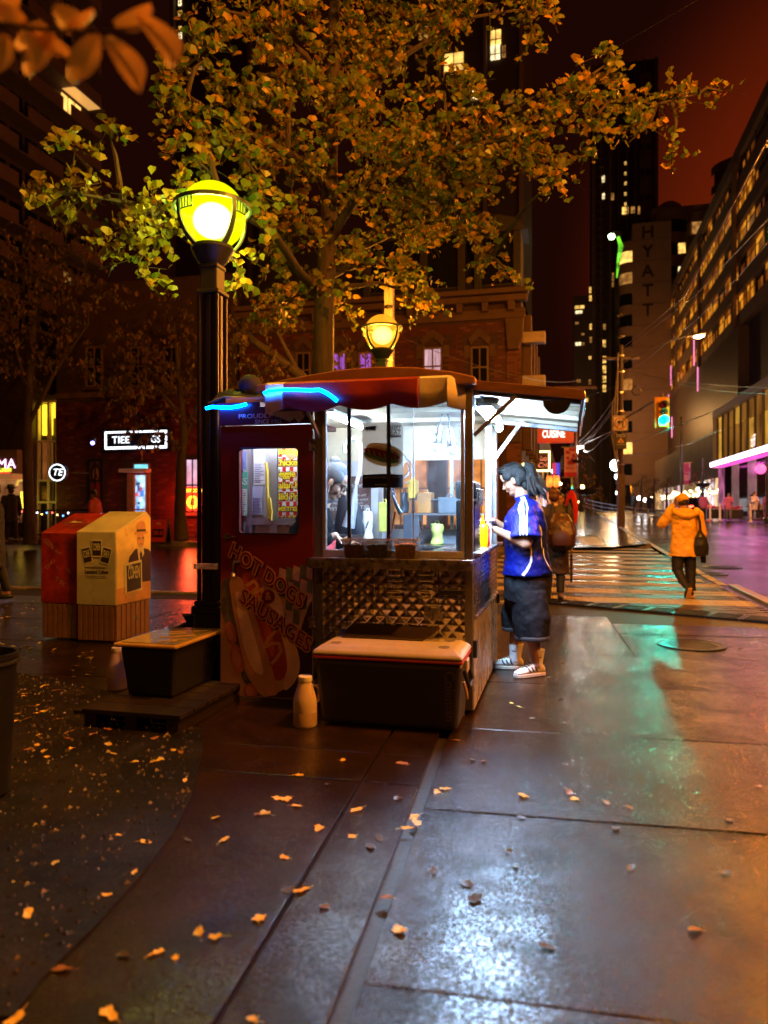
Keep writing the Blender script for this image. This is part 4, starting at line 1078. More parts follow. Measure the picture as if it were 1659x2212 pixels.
# left side of the street canyon
lc = frame_thing('street_terrace', 'dark brick terrace of shops lining the street behind the hanging signs', 'building', ST, -2.2, 34.2, 0)
MB().box(-12,0,0,120,0,9).build('wall', M_brick2, lc)
for k in range(24):
    MB().box(.005,.1,k*5+.4,k*5+2.2,3.9,5.6).build('window', M_bglass if k % 3 else M_wl3, lc)
    MB().box(.005,.08,k*5+.3,k*5+4.5,.6,3.0).build('shopfront', emis('shop glow', random.choice(((1,.4,.1),(1,.2,.1),(1,.7,.4),(.6,.7,1))), random.choice((.15,.4,.8)), var=.9, scale=.8), lc)
    MB().box(.0,.25,k*5+.2,k*5+4.8,3.1,3.6).build('fascia', random.choice((M_maroon, M_tow, M_stone)), lc)

# ---------------------------------------------------------------- hanging signs over the left pavement
def face_sign(name, label, cat, ux0, uy0, ux1, uy1, Y, thick, build, yaw=-10, group=None):
    c0, c1 = at(ux0,uy0,Y), at(ux1,uy1,Y)
    t = thing(name, label, cat, ((c0.x+c1.x)/2, Y, (c0.z+c1.z)/2), R(yaw), group)
    build(t, (c1.x-c0.x)/2, (c0.z-c1.z)/2, thick); return t
M_sw = emis('lit sign white', (1.0,0.93,0.82), 1.6)
def b1(t, w, h, k):
    MB().box(-w,w,-k,k,-h,h).build('box', emis('red sign face', (0.55,0.012,0.008), .55, var=.25, scale=1.2), t, bevel=.02)
    text('FINE INDIAN', .40, M_sw, t, wall_M(0,-k-.01,h*.32), fit=w*1.66, off=.01); text('CUISINE', .42, M_sw, t, wall_M(.0,-k-.01,-h*.38), fit=w*1.12, off=.01)
    MB().box(-w,w,-.03,.03,h,h+.12).box(w*.6,w*.66,-.03,.03,h+.12,h+1.2).build('hanger', M_black, t)
face_sign('restaurant_sign', 'red lit sign reading FINE INDIAN CUISINE under the awning tip', 'sign', 1153, 898, 1238, 957, 30, .12, b1)
def b2(t, w, h, k):
    MB().box(-w,w,-k,k,-h,h).build('box', emis('yellow sign face', (1.0,0.66,0.02), 1.5), t, bevel=.02)
    for i, ch in enumerate('AROMA'): text(ch, .34, M_lred, t, wall_M(0,-k-.01,h*.82-i*h*.41), off=-.002)
    MB().ell((0,-k-.05,-h*.06),(.13,.06,.16),12).build('lamp', emis('lamp glare', (1,.9,.7), 9), t, smooth=True)
face_sign('vertical_sign', 'tall yellow lit sign with letters one below another', 'sign', 1130, 960, 1150, 1048, 31, .10, b2)
def b3(t, w, h, k):
    MB().box(-w,w,-k,k,-h,h).build('box', mat('dark sign board', (0.05,0.02,0.015), .5), t)
    M_nb = emis('neon script', (1.0,0.25,0.12), 2.2)
    text("Lil' Lucy", .40, M_nb, t, wall_M(-.02,-k-.01,h*.28), shear=.35, off=-.008, fit=w*1.5); text('Cafe', .36, M_nb, t, wall_M(.12,-k-.01,-h*.42), shear=.35, off=-.008)
    bulb = MB(); bulb.ell((0,0,0),.05,8); me = bulb.mesh('bulb', emis('sign bulb', (1,.66,.22), 7))
    pts = [(-w+2*w*i/9,h) for i in range(10)]+[(-w+2*w*i/9,-h) for i in range(10)]+[(w,-h+2*h*i/9) for i in range(1,9)]+[(-w,-h+2*h*i/9) for i in range(1,9)]
    for x, z in pts: inst('bulb', me, t, (x,-k-.03,z))
face_sign('cafe_sign', 'dark cafe sign with red script framed by a row of bulbs', 'sign', 1152, 976, 1186, 1017, 40, .1, b3)
def banner(cols, txt):
    def f(t, w, h, k):
        mb = MB(); n = 6
        for i in range(n): pass
        mb.box(-w,w,-.015,.015,-h,h); mb.build('cloth', cols[0], t)
        MB().box(-w,w,-.02,.02,-h-.25,-h-.002).build('red_hem', cols[1], t)
        for i in range(20):
            x, z = random.uniform(-w*.7,w*.7), random.uniform(-h*.3,h*.85)
            MB().ell((x,-.018,z),(.09,.004,.09),7).build('printed_rosette', cols[1], t)
        text(txt, .16, cols[1], t, wall_M(0,-.02,-h*.7), fit=w*1.5)
        MB().box(-w-.15,w+.15,-.02,.02,h,h+.05).box(-w-.15,w+.15,-.02,.02,-h-.3,-h-.26).build('rod', M_pole, t)
    return f
B_p = mat('pale pink banner', (0.75,0.35,0.36), .6, var=.1); B_r = mat('red banner print', (0.5,0.02,0.05), .6)
face_sign('street_banner', 'pink street banner with red rosettes on the left lamp post', 'banner', 1219, 967, 1245, 1020, 40, .02, banner((B_p,B_r),'ENTERTAINMENT'), -6, 'street banners')
face_sign('street_banner', 'mauve street banner on the lamp post across the road', 'banner', 1477, 1000, 1491, 1038, 52, .02, banner((mat('mauve banner', (0.55,0.3,0.5), .6),mat('purple print', (0.35,0.03,0.25), .6)),'DISTRICT'), -20, 'street banners')
def b5(t, w, h, k):
    MB().box(-w,0,-.02,.02,-h,h).build('pink_cloth', emis('pink flag', (0.8,0.05,0.15), .5), t); MB().box(0.002,w,-.02,.02,-h,h).build('blue_cloth', emis('blue flag', (0.08,0.08,0.9), .6), t)
face_sign('flag', 'small pink and blue lit flag sign over the far pavement', 'flag', 1193, 1000, 1209, 1030, 44, .02, b5)
def b6(t, w, h, k):
    MB().lathe([(w*.5,-h),(w*.9,-h*.8),(w,0),(w*.9,h*.8),(w*.5,h)], 16).build('paper', emis('orange lantern', (1.0,0.18,0.02), 2.2, var=.4, scale=4), t, smooth=True)
    MB().lathe([(w*.52,h),(w*.52,h+.06),(0,h+.06)], 12).build('cap', M_black, t)
face_sign('lantern', 'left of two glowing orange lanterns above the backpack wearer', 'lantern', 1180, 1028, 1194, 1052, 36, .1, b6, group='orange lanterns')
face_sign('lantern', 'right of two glowing orange lanterns above the backpack wearer', 'lantern', 1195, 1027, 1209, 1052, 36, .1, b6, group='orange lanterns')

# ---------------------------------------------------------------- pole with signs, traffic light, lamp
PY = 36.0; P0 = at(1341,1125,PY); px, pzg = P0.x, gz(PY)
pole = thing('utility_pole', 'tall wooden utility pole with strapped cables by the crossing', 'utility pole', (px,PY,pzg))
zt = at(1341,746,PY).z-pzg
MB().tube([(0,0,0),(0,0,zt)], [.14,.11], 12).build('post', mat('tarred pole wood', (0.05,0.028,0.018), .65, var=.4, stretch=(4,4,.4)), pole, smooth=True)
MB().box(-.16,.16,-.16,.16,0,2.6).build('cable_guard', mat('galvanised guard', (0.12,0.085,0.065), .5, .5, var=.2), pole, bevel=.02)
for k in range(9): MB().lathe([(.19,0),(.19,.05)], 10, (0,0,3.0+k*.9+random.uniform(-.2,.2))).build('strap', M_steel, pole)
for k in range(3):
    mb = MB(); mb.tube([(-.18-.05*k,-.15,8.5-k),(-.25-.12*k,-.25,6.0),(-.30-.1*k,-.2,4.5),(-.2,-.2,2.6)], .03, 6); mb.build('riser_cable', M_wire, pole, smooth=True)
ins = MB(); ins.box(-.9,.9,-.06,.06,zt-.7,zt-.58); ins.build('cross_arm', M_wood, pole)
mb = MB(); mb.lathe([(.2,-.02),(.24,0),(.2,.02),(.2,-.02)], 16, M=Matrix.Translation((.7,-.15,at(1341,845,PY).z-pzg)) @ Matrix.Rotation(R(90),4,'X')); mb.build('cable_coil', M_black, pole)
c = at(1430,891,30.0)
tl = thing('traffic_light', 'yellow backed traffic light showing green hanging over the road', 'traffic light', c, R(-8))
S_ = (at(1447,890,30).x-at(1416,890,30).x)/2; H_ = (at(1430,858,30).z-at(1430,925,30).z)/2
M_ylw = mat('traffic yellow', (0.80,0.36,0.02), .4, var=.08)
MB().box(-S_,S_,.0,.03,-H_,H_).build('backboard', M_ylw, tl, bevel=.02)
MB().box(-.17,.17,-.16,-.001,-H_*.95,H_*.72).build('housing', M_ylw, tl, bevel=.03)
for k, (zz, m, on) in enumerate(((.42,mat('dark red lens', (0.10,0.01,0.01), .2),0),(-.02,mat('dark amber lens', (0.09,0.04,0.01), .2),0),(-.55,emis('green lens', (0.0,0.85,0.6), 620),1))):
    r = .15 if k != 1 else .11
    MB().lathe([(r,0),(r*.7,.03),(0,.045)], 20, M=Matrix.Translation((0,-.165,zz*H_)) @ Matrix.Rotation(R(90),4,'X')).build('lens', m, tl, smooth=True)
    MB().lathe([(r+.02,0),(r+.025,.26)], 20, M=Matrix.Translation((0,-.16,zz*H_)) @ Matrix.Rotation(R(90),4,'X'), a0=R(-20), sweep=R(220)).build('visor', mat('black visor', (0.02,0.02,0.02), .5), tl)
MB().tube([(0,.02,H_),(0,.02,H_+.14)], .05, 8).build('hanger', M_pole, tl)
point('green_light', c+Vector((0,-.55,-.55*H_)), 70, (0.0,1.0,0.68), .12)
ar = thing('signal_arm', 'curved steel arm carrying the traffic light from the pole', 'signal arm', (0,0,0))
q = [at(1345,907,PY)-Vector((0,0,0)), at(1390,880,33.5), at(1415,865,31.5), at(1430,857,30.2)]
MB().tube(q, .055, 8).build('tube', M_pole, ar, smooth=True)
def b7(t, w, h, k):
    MB().box(-w,w,-.01,.01,-h,h).build('plate', mat('orange lit sign white', (0.72,0.62,0.5), .45), t, bevel=.006)
    mb = MB(); mb.box(-w+.02,w-.02,-.013,-.0105,h-.045,h-.02).box(-w+.02,w-.02,-.013,-.0105,-h+.02,-h+.045).box(-w+.02,-w+.045,-.013,-.0105,-h+.045,h-.045).box(w-.045,w-.02,-.013,-.0105,-h+.045,h-.045); mb.build('border', M_black, t)
    r = w*.82
    mb = MB(); mb.prism([(-r*.55,.16*w),(-r*.12,.50*w),(-r*.12,.28*w),(.42*w,.28*w),(.42*w,-.55*w),(.22*w,-.55*w),(.22*w,.06*w),(-r*.12,.06*w),(-r*.12,-.16*w)][::-1], -.014, -.0106); mb.build('turn_arrow', M_black, t)
    M_rd = mat('sign red', (0.45,0.012,0.012), .45)
    mb = MB(); mb.lathe([(r,0),(r*.84,0)], 36, M=Matrix.Translation((0,-.017,0)) @ Matrix.Rotation(R(90),4,'X')); mb.prism([(-.62*r,-.52*r),(-.52*r,-.62*r),(.62*r,.52*r),(.52*r,.62*r)], -.019, -.0172); mb.build('prohibition_ring', M_rd, t)
face_sign('no_left_turn_sign', 'square no left turn sign with a red ring on the utility pole', 'road sign', 1324, 898, 1356, 931, PY-.4, .02, b7, -6)
def b8(t, w, h, k):
    MB().box(-w,w,-.01,.01,-h,h).build('plate', mat('navy sign', (0.035,0.03,0.05), .45), t, bevel=.006)
    mb = MB(); mb.prism([(-w*.6,-h*.12),(w*.6,-h*.12),(0,h*.52)], -.013, -.0105); mb.build('warning_triangle', M_ylw, t)
    mb = MB(); mb.prism([(-w*.25,h*.0),(w*.22,h*.0),(w*.1,h*.22),(-w*.05,h*.14)], -.016, -.0132); mb.build('pictogram', M_black, t)
    text('ATTENTION', .2, M_silv, t, wall_M(0,-.012,h*.78), fit=w*1.6); text('surveillance', .1, M_silv, t, wall_M(0,-.012,-h*.35), fit=w*1.4)
face_sign('attention_sign', 'dark blue ATTENTION sign with a yellow triangle below the no left turn sign', 'sign', 1329, 938, 1353, 970, PY-.4, .02, b8, -6)
p = at(1511,722,33)
arm_lamp((px,PY,at(1341,775,PY).z-.9), 1.25, (Vector((p.x-px,33-PY,0))).length-.3, math.atan2(33-PY, p.x-px), 'glaring bracket street lamp on the wooden pole over the road', 480, (1.0,0.45,0.09), (1,.8,.5), pole=False, er=.3)
bl = bpy.data.objects[-1] if False else None
c = at(841,700,11.9); sp = thing('utility_pole', 'short weathered timber pole lit yellow right behind the orange globe lamp', 'utility pole', (c.x,11.9,0), R(-14))
zt = at(841,602,11.9).z
MB().box(-.07,.07,-.07,.07,0,zt).build('post', mat('grey weathered timber', (0.42,0.34,0.22), .7, var=.35, stretch=(9,9,.8), bump=.5), sp, bevel=.008)
for k in range(6): MB().box(-.073,.073,-.076,-.071,zt-.5-k*.42,zt-.44-k*.42).build('number_tag', M_steel, sp)
# white lamp on the left pole and that pole
LY = 46.0; c = at(1243,1100,LY); 
lp = thing('utility_pole', 'dark utility pole carrying many cables beside the restaurant sign', 'utility pole', (c.x,LY,gz(LY)))
MB().tube([(0,0,0),(0,0,at(1243,850,LY).z-gz(LY))], [.18,.14], 10).build('post', M_wood, lp, smooth=True); MB().box(-1.3,1.3,-.06,.06,8.2,8.35).build('cross_arm', M_wood, lp)
p = at(1271,958,44); arm_lamp((c.x,LY,p.z-1.1), 1.0, p.x-c.x-.3, R(-8), 'white street lamp on the dark pole beside the restaurant sign', 900, (1.0,0.92,0.85), (1,.95,.9), pole=False, er=.3)
# green far signal, headlights, floodlight on tower
c = at(1241,1052,60); t = thing('traffic_light', 'distant traffic light glowing green low between the banners', 'traffic light', c)
MB().box(-.25,.25,0,.2,-.5,.8).build('housing', M_ylw, t); MB().ell((0,-.1,-.2),(.26,.1,.26),12).build('lens', emis('far green', (0.0,0.9,0.6), 14), t, smooth=True)
c = at(1321,511,120); t = thing('floodlight', 'greenish floodlight high on the hotel corner', 'floodlight', c)
MB().ell((0,0,0),(.55,.3,.5),12).build('lens', emis('green white flood', (0.75,1.0,0.55), 14), t, smooth=True); MB().box(.4,1.6,-.1,.1,.1,.9).build('bracket', M_tow, t)
point('hotel_fill_light', ST.w(8, 134, 16), 5000, (1.0,0.5,0.16), 1.0)  # added bare light in mid air, brightens the hotel wall
c2 = at(1335,512,125); c3 = at(1335,600,125)
t = thing('light_streamer', 'green lit vertical strip on the hotel edge', 'light strip', c2); MB().tube([(0,0,0),(.5,0,-1.5),(.1,0,-4),(-.2,0,(c3.z-c2.z))], [.25,.4,.3,.1], 8).build('strip', emis('green strip', (0.2,0.85,0.03), .9, var=.7, scale=.5), t, smooth=True)
for k, (ux, uy, Y, s, col, lab) in enumerate(((1217,1098,70,.28,(1,.97,.9),'bright headlight of a distant vehicle between the pedestrians'),(1258,1052,80,.22,(1,.6,.2),'small amber lamp far along the left pavement'),(1196,1018,60,.2,(1,.9,.8),'small white lamp above the orange lanterns'),
     (1210,1045,75,.16,(1,.7,.4),'faint warm lamp right of the orange lanterns'),(1229,1078,85,.3,(1,.3,.1),'reddish shop light far along the left pavement'),(1245,1085,85,.3,(1,.5,.2),'orange shop light far along the left pavement'),
     (1381,1076,70,.2,(1,.95,.9),'left of three white lamps under the right hand trees'),(1394,1080,70,.18,(1,.95,.9),'middle of three white lamps under the right hand trees'),(1407,1078,70,.2,(1,.6,.3),'right of three lamps under the right hand trees'),
     (1338,1065,60,.3,(.9,.95,1),'white lamp head by the hotel entrance'),(1330,1005,70,.55,(.9,.97,1),'square white lit sign lamp on the hotel base'),(1333,1030,70,.25,(.8,.9,1),'lower white lamp on the hotel base'))):
    c = at(ux, uy, Y); t = thing('distant_lamp', lab, 'lamp', c, 0, 'distant lamps along the street')
    MB().ell((0,0,0),s,10).build('globe', emis('far lamp', col, 16), t, smooth=True); MB().tube([(0,0,-s),(0,0,-s-1.2)], .04, 5).build('stem', M_black, t)
# shiny rails built in place of vehicle light trails
rl = thing('light_trail_rails', 'low shiny steel rails in place of light trails on the far traffic lane', 'railing', (0,0,0))
for k in range(3):
    pts = [at(u, v+k*8, Y) for u, v, Y in ((1262,1078,62),(1300,1087,56),(1345,1094,50),(1400,1099,45),(1442,1104,42))]
    MB().tube(pts, .03, 6).build('rail', mat('wet polished steel', (0.85,0.85,0.85), .15, 1.0), rl, smooth=True)
for u, v, Y in ((1262,1078,62),(1281,1083,59),(1300,1087,56),(1322,1091,53),(1345,1094,50),(1372,1097,47.5),(1400,1099,45),(1442,1104,42)):
    c = at(u, v, Y); MB().tube([(c.x,c.y,gz(Y)),(c.x,c.y,c.z+.03)], .03, 6).build('post', M_pole, rl)

# ---------------------------------------------------------------- wires
def wire(label, pts, r=.012, sag=0.0):
    P = [at(*p) for p in pts]; Q = []
    for i in range(len(P)-1):
        for k in range(6):
            t = k/6; v = P[i].lerp(P[i+1], t); v.z -= sag*4*t*(1-t); Q.append(v)
    Q.append(P[-1])
    m = MB().tube(Q, r, 5).build('overhead_wire', M_wire, None, smooth=True); tag(m, label, 'wire', 'overhead wires and cables')
wire('thin wire crossing the sky above the tree tip', [(1514,-4,14),(1245,152,24)], .006)
wire('steep wire running up from the pole to the right edge', [(1662,295,12),(1480,640,26),(1345,752,35)], .010)
wire('second steep wire below the steepest one', [(1662,470,12),(1500,640,24),(1345,760,35)], .010)
wire('third wire falling towards the pole past the lit storeys', [(1662,520,14),(1440,740,28),(1345,800,35)], .008, .2)
wire('upper span wire from the pole across the road', [(1345,795,36),(1450,822,30),(1662,838,22)], .012, .05)
wire('lower span wire from the pole across the road', [(1345,800,36),(1470,830,30),(1662,850,22)], .008, .1)
wire('thick bright span cable rising to the cinema front', [(1352,962,36),(1450,925,28),(1560,880,20)], .016)
wire('tram wire sweeping low across the road', [(1350,985,40),(1460,965,34),(1560,925,26)], .010, .1)
wire('upper cable of the bundle left of the pole', [(1334,850,36),(1250,955,46)], .014, .2)
wire('second cable of the bundle left of the pole', [(1330,870,36),(1250,960,46)], .012, .3)
wire('third cable of the bundle left of the pole', [(1325,885,36),(1250,966,46)], .012, .25)
wire('bright stay wire from the sign to the left pole', [(1324,930,35.5),(1250,965,46)], .018)
wire('fourth sagging cable left of the pole', [(1335,905,36),(1300,950,40),(1262,975,46)], .012, .2)
wire('guy wire crossing in front of the white lamp', [(1252,958,46),(1285,998,44)], .012)
for k in range(5): wire(('top','second','third','fourth','lowest')[k]+' of the far slack cables by the pink banner', [(1243,925+k*8,46),(1215,985+k*6,70),(1195,1010+k*5,95)], .02, .6)
wire('black cable running right from the hotel over the road', [(1240,862,46),(1345,828,40),(1500,835,36),(1662,830,30)], .008, .1)
wire('thin dark cable from the corner building to the awning side', [(870,730,23),(1130,815,20),(1250,822,30)], .008, .1)
# car, bollards, planter boxes
cx_, cY = at(1502,1100,56).x, 56.0
car = thing('parked_car', 'dark car with a glowing red tail light right of the yellow jacket', 'car', (cx_,cY,gz(cY)-.05), R(-14))
M_car = mat('black car paint', (0.012,0.012,0.014), .15, var=.1, coat=1)
bd = MB(); 
def sec(y, w, z0, z1): return [(-w,y,z0),(w,y,z0),(w*1.03,y,(z0+z1)/2),(w*.96,y,z1),(-w*.96,y,z1),(-w*1.03,y,(z0+z1)/2)]
ss = [sec(-2.2,.78,.35,.85),sec(-2.0,.86,.25,.95),sec(0,.9,.22,.95),sec(1.8,.86,.25,.9),sec(2.2,.75,.35,.75)]
bd.add(sum(ss,[]), [tuple(range(5,-1,-1)), tuple(24+i for i in range(6))]+[(r_*6+i,r_*6+(i+1)%6,(r_+1)*6+(i+1)%6,(r_+1)*6+i) for r_ in range(4) for i in range(6)]); bd.build('body', M_car, car, bevel=.05)
ss = [sec(-1.7,.72,.93,1.0),sec(-1.1,.62,.93,1.45),sec(.3,.62,.93,1.47),sec(1.1,.7,.93,1.0)]
gh = MB(); gh.add(sum(ss,[]), [tuple(range(5,-1,-1)), tuple(18+i for i in range(6))]+[(r_*6+i,r_*6+(i+1)%6,(r_+1)*6+(i+1)%6,(r_+1)*6+i) for r_ in range(3) for i in range(6)]); gh.build('cabin', M_bglass, car, bevel=.04)
M_tail = emis('tail light', (1.0,0.05,0.02), 11)
for sx in (-1,1):
    MB().box(sx*.62-.16,sx*.62+.16,-2.24,-2.12,.70,.86).build('tail_light', M_tail, car, bevel=.02)
    for y in (-1.35,1.35):
        wh = MB().lathe([(.2,-.1),(.33,-.1),(.34,0),(.33,.1),(.2,.1)], 18, M=Matrix.Translation((sx*.82,y,.33)) @ Matrix.Rotation(R(90),4,'Y')).build('wheel', M_black2, car, smooth=True)
        MB().lathe([(.19,.08),(.12,.11),(0,.11)], 14, M=Matrix.Translation((sx*.82,y,.33)) @ Matrix.Rotation(R(90*sx),4,'Y')).build('rim', M_steel, wh)
MB().box(-.25,.25,-2.25,-2.2,.5,.62).build('number_plate', M_white, car)
for k, (ux, uy, Y) in enumerate(((1534,1117,47),(1555,1118,45),(1621,1122,42))):
    c = at(ux, uy, Y)
    t = thing('bollard', ('nearest the dark car','in the middle of its row','farthest right on the kerb')[k].join(('pale flexible bollard standing ','')), 'bollard', (c.x,Y,gz(Y)+.05), 0, 'pale bollards along the right kerb')
    MB().lathe([(.12,0),(.12,.04),(.06,.06),(.06,1.0),(.04,1.04),(0,1.04)], 12).build('post', M_white, t, smooth=True); MB().lathe([(.062,.75),(.062,.9)], 12).build('band', mat('reflective band', (0.7,0.6,0.5), .3), t)
for k, (ux, Y) in enumerate(((1544,47.5),(1585,47))):
    c = at(ux,1120,Y); t = thing('planter_box', ('left','right')[k]+' dark planter box with pink flowers on the far pavement', 'planter', (c.x,Y,gz(Y)+.09), R(-14))
    MB().box(-.5,.5,-.25,.25,0,.6).build('box', M_black2, t, bevel=.02)
    mb = MB()
    for i in range(60): mb.ell((random.uniform(-.5,.5),random.uniform(-.25,.25),.6+random.uniform(0,.2)),.06,5)
    mb.build('flowers', mat('pink flowers', (0.5,0.1,0.25), .6, var=.5), t)
# lit banner column and lamp posts by the cinema
for ux, uyt, Y, lab in ((1472,900,52,'dark lamp post carrying the mauve banner'),(1518,990,50,'dark post with a hanging flower basket by the cinema'),(1657,985,40,'dark lamp post with a pink globe at the right edge')):
    c = at(ux,uyt,Y); t = thing('lamp_post', lab, 'lamp post', (c.x,Y,gz(Y)))
    MB().tube([(0,0,0),(0,0,c.z-gz(Y))], [.10,.06], 10).build('post', M_lamp, t, smooth=True); MB().lathe([(.2,0),(.2,.3),(.12,.4)], 10).build('base', M_lamp, t)
    if Y == 40: 
        MB().ell((-.35,0,c.z-gz(Y)-.7),.28,14).build('globe', emis('pink globe', (1,.12,.35), 1.6), t, smooth=True); MB().tube([(0,0,c.z-gz(Y)-.3),(-.35,0,c.z-gz(Y)-.3),(-.35,0,c.z-gz(Y)-.5)], .03, 6).build('arm', M_lamp, t)
# ---------------------------------------------------------------- the food cart
M_red = mat('dark red cart paint', (0.16,0.010,0.008), 0.32, var=0.2, dirt=0.2)
M_vred = mat('red canvas', (0.26,0.012,0.008), 0.6, var=0.2, bump=0.15, bscale=30)
M_vwhite = mat('off white canvas', (0.62,0.55,0.45), 0.6, var=0.2, bump=0.15, bscale=30, dirt=0.2)
M_iwhite = mat('white cart lining', (0.50,0.50,0.52), 0.4, var=0.08, dirt=0.2)
M_tube = emis('fluorescent tube', (0.84,0.92,1.0), 150)
M_flood = emis('cold LED panel', (0.44,0.68,1.0), 620)
M_blue = emis('blue LED rope', (0.0,0.13,1.0), 50)

cart = frame_thing('food_cart', 'steel and dark red hot dog cart with lit windows and a raised side awning', 'food cart', CA)
W, D, PD = 1.72, 1.70, 0.30
def cy(ux, uy, y=0.0): return CA.on_y(ux, uy, y)
def cbox(name, m, *b, bevel=0.0, parent=None):
    return MB().box(*b).build(name, m, parent or cart, bevel=bevel)
cbox('floor', M_black, -W+.01, -.01, 0.02, D, 0.03, 0.09)
# posts
for nm, m, b in (('corner_post', M_dalum, (-0.045,0.005,-0.012,0.04,0.03,2.06)), ('corner_post', M_alum, (-0.045,0.004,D-0.045,D+0.004,0.03,2.06)),
                 ('corner_post', M_dalum, (-1.045,-0.985,-0.012,0.04,0.03,2.06)), ('corner_post', M_alum, (-W,-W+.045,D-.04,D+.004,0.03,1.98)),
                 ('corner_post', M_alum, (-0.05,0.003,1.24,1.285,1.03,2.05)), ('corner_post', M_alum, (-1.03,-0.99,D-.04,D,0.03,2.06))):
    cbox(nm, m, *b, bevel=0.004)
# left wall, rear wall (lining, windows)
cbox('left_wall', M_maroon, -W, -W+.025, 0.01, D-.05, 0.09, 1.97)
cbox('rear_wall', M_iwhite, -W+.05, -0.05, D-.035, D-.01, 0.09, 1.12)
cbox('rear_header', M_cream, -W+.05, -0.05, D-.035, D-.01, 1.72, 2.05)
cbox('rear_panel', M_iwhite, -W+.05, -1.03, D-.034, D-.011, 1.12, 1.72)
cbox('side_partition', M_iwhite, -W+.026, -1.17, PD, PD+.015, 0.09, 1.97)
MB().tube([(-1.66,0.09,1.82),(-1.12,0.09,1.82)], 0.012, 10).build('light_tube', emis('added short tube', (0.82,0.91,1.0), 75), cart)  # tube added behind the door top to brighten the partition
cbox('light_batten', M_white, -1.67, -1.11, 0.07, 0.11, 1.838, 1.855)  # batten of the added tube
for x in (-0.72,-0.38):
    cbox('rear_mullion', M_alum, x-.014, x+.014, D-.035, D-.005, 1.12, 1.72)
MB().box(-0.985,-0.05,D-.022,D-.018,1.12,1.72).build('rear_window', M_glass, cart)
# front quilted panels: stamped diamonds
def quilt(name, w, h, d, amp, mtl, place, holes=()):
    nx, nz = max(4, int(w/0.008)), max(4, int(h/0.008))
    mb = MB(); vs = []
    for j in range(nz+1):
        for i in range(nx+1):
            x, z = w*i/nx, h*j/nz
            tr = lambda q: .5-abs(q % 1-.5)
            e = amp*min(.42, min(tr((x+z)/d), tr((x-z)/d)))*2.4
            e *= 1+0.3*noise.noise(Vector((x*6, z*6, w*31)))
            vs.append(place(x, z, e))
    fs = [(j*(nx+1)+i, j*(nx+1)+i+1, (j+1)*(nx+1)+i+1, (j+1)*(nx+1)+i) for j in range(nz) for i in range(nx)]
    mb.add(vs, fs)
    return mb.build(name, mtl, cart, smooth=True)
for x0, x1 in ((-0.985,-0.645),(-0.64,-0.215),(-0.21,-0.045)):
    quilt('quilted_panel', x1-x0, 0.88, 0.086, 0.008, M_quilt, lambda x, z, e, x0=x0: (x0+x, -0.002-e, 0.09+z))
cbox('front_backing', M_dalum, -0.985, -0.045, 0.004, 0.02, 0.06, 0.985)
for ux in (855, 921):
    for k in range(6):
        x, z = cy(ux, 1229+k*12.3)
        mb = MB(); n = 8
        prof = [(-.052,0),(-.046,.009),(-.03,.011),(.03,.011),(.046,.009),(.052,0),(.04,-.006),(-.04,-.006)]
        mb.prism([(x+a, z+b) for a, b in reversed(prof)], -0.028, -0.004)
        mb.build('louvre', M_steel, cart, bevel=0.004)
    x, z = cy(ux-3, 1383); mb = MB(); mb.tube([(x-.05,-.008,z),(x-.045,-.02,z),(x+.045,-.02,z),(x+.05,-.008,z)], 0.007, 6); mb.build('pull_handle', M_steel, cart, smooth=True)
x, z = cy(936, 1323)
la = MB(); la.box(x-.058,x+.058,-.02,-.008,z-.05,z+.05).box(x-.03,x-.022,-.028,-.02,z-.045,z+.045).box(x-.012,x+.045,-.026,-.02,z-.036,z+.036)
la.build('latch', M_steel, cart, bevel=0.004)
x, z = cy(984, 1279); cbox('rubber_strap', M_black2, x-.1, x+.06, -.03, -.012, z-.02, z+.018, bevel=0.006)
cbox('plinth', M_black, -0.985, -0.045, -0.004, 0.02, 0.03, 0.088)
# service ledge
cbox('ledge', M_steel, -1.03, 0.02, -0.20, 0.0, 0.962, 0.985, bevel=0.004)
cbox('ledge_lip', M_steel, -1.03, 0.02, -0.212, -0.201, 0.925, 0.99, bevel=0.003)
cbox('window_sill', M_alum, -0.985, -0.05, -0.018, 0.03, 0.987, 1.03, bevel=0.004)
for ux in (755, 840):
    x, _ = cy(ux, 1000); cbox('mullion', M_black, x-.011, x+.011, -0.016, 0.004, 1.03, 2.0)
x, _ = cy(892, 1000); cbox('glass_edge', M_alum, x-.003, x+.003, 0.008, 0.012, 1.03, 1.99)
cbox('window_header', M_dalum, -0.985, -0.05, -0.012, 0.03, 1.985, 2.06)
cbox('window_jamb', M_alum, -0.985, -0.965, -0.015, 0.02, 1.03, 1.985); cbox('window_jamb', M_alum, -0.07, -0.05, -0.015, 0.02, 1.03, 1.985)
MB().box(-0.965,-0.39,0.0045,0.0075,1.03,1.985).build('front_pane', M_glass, cart)
MB().box(-0.53,-0.07,0.0125,0.0155,1.03,1.985).build('front_pane', M_dglass, cart)
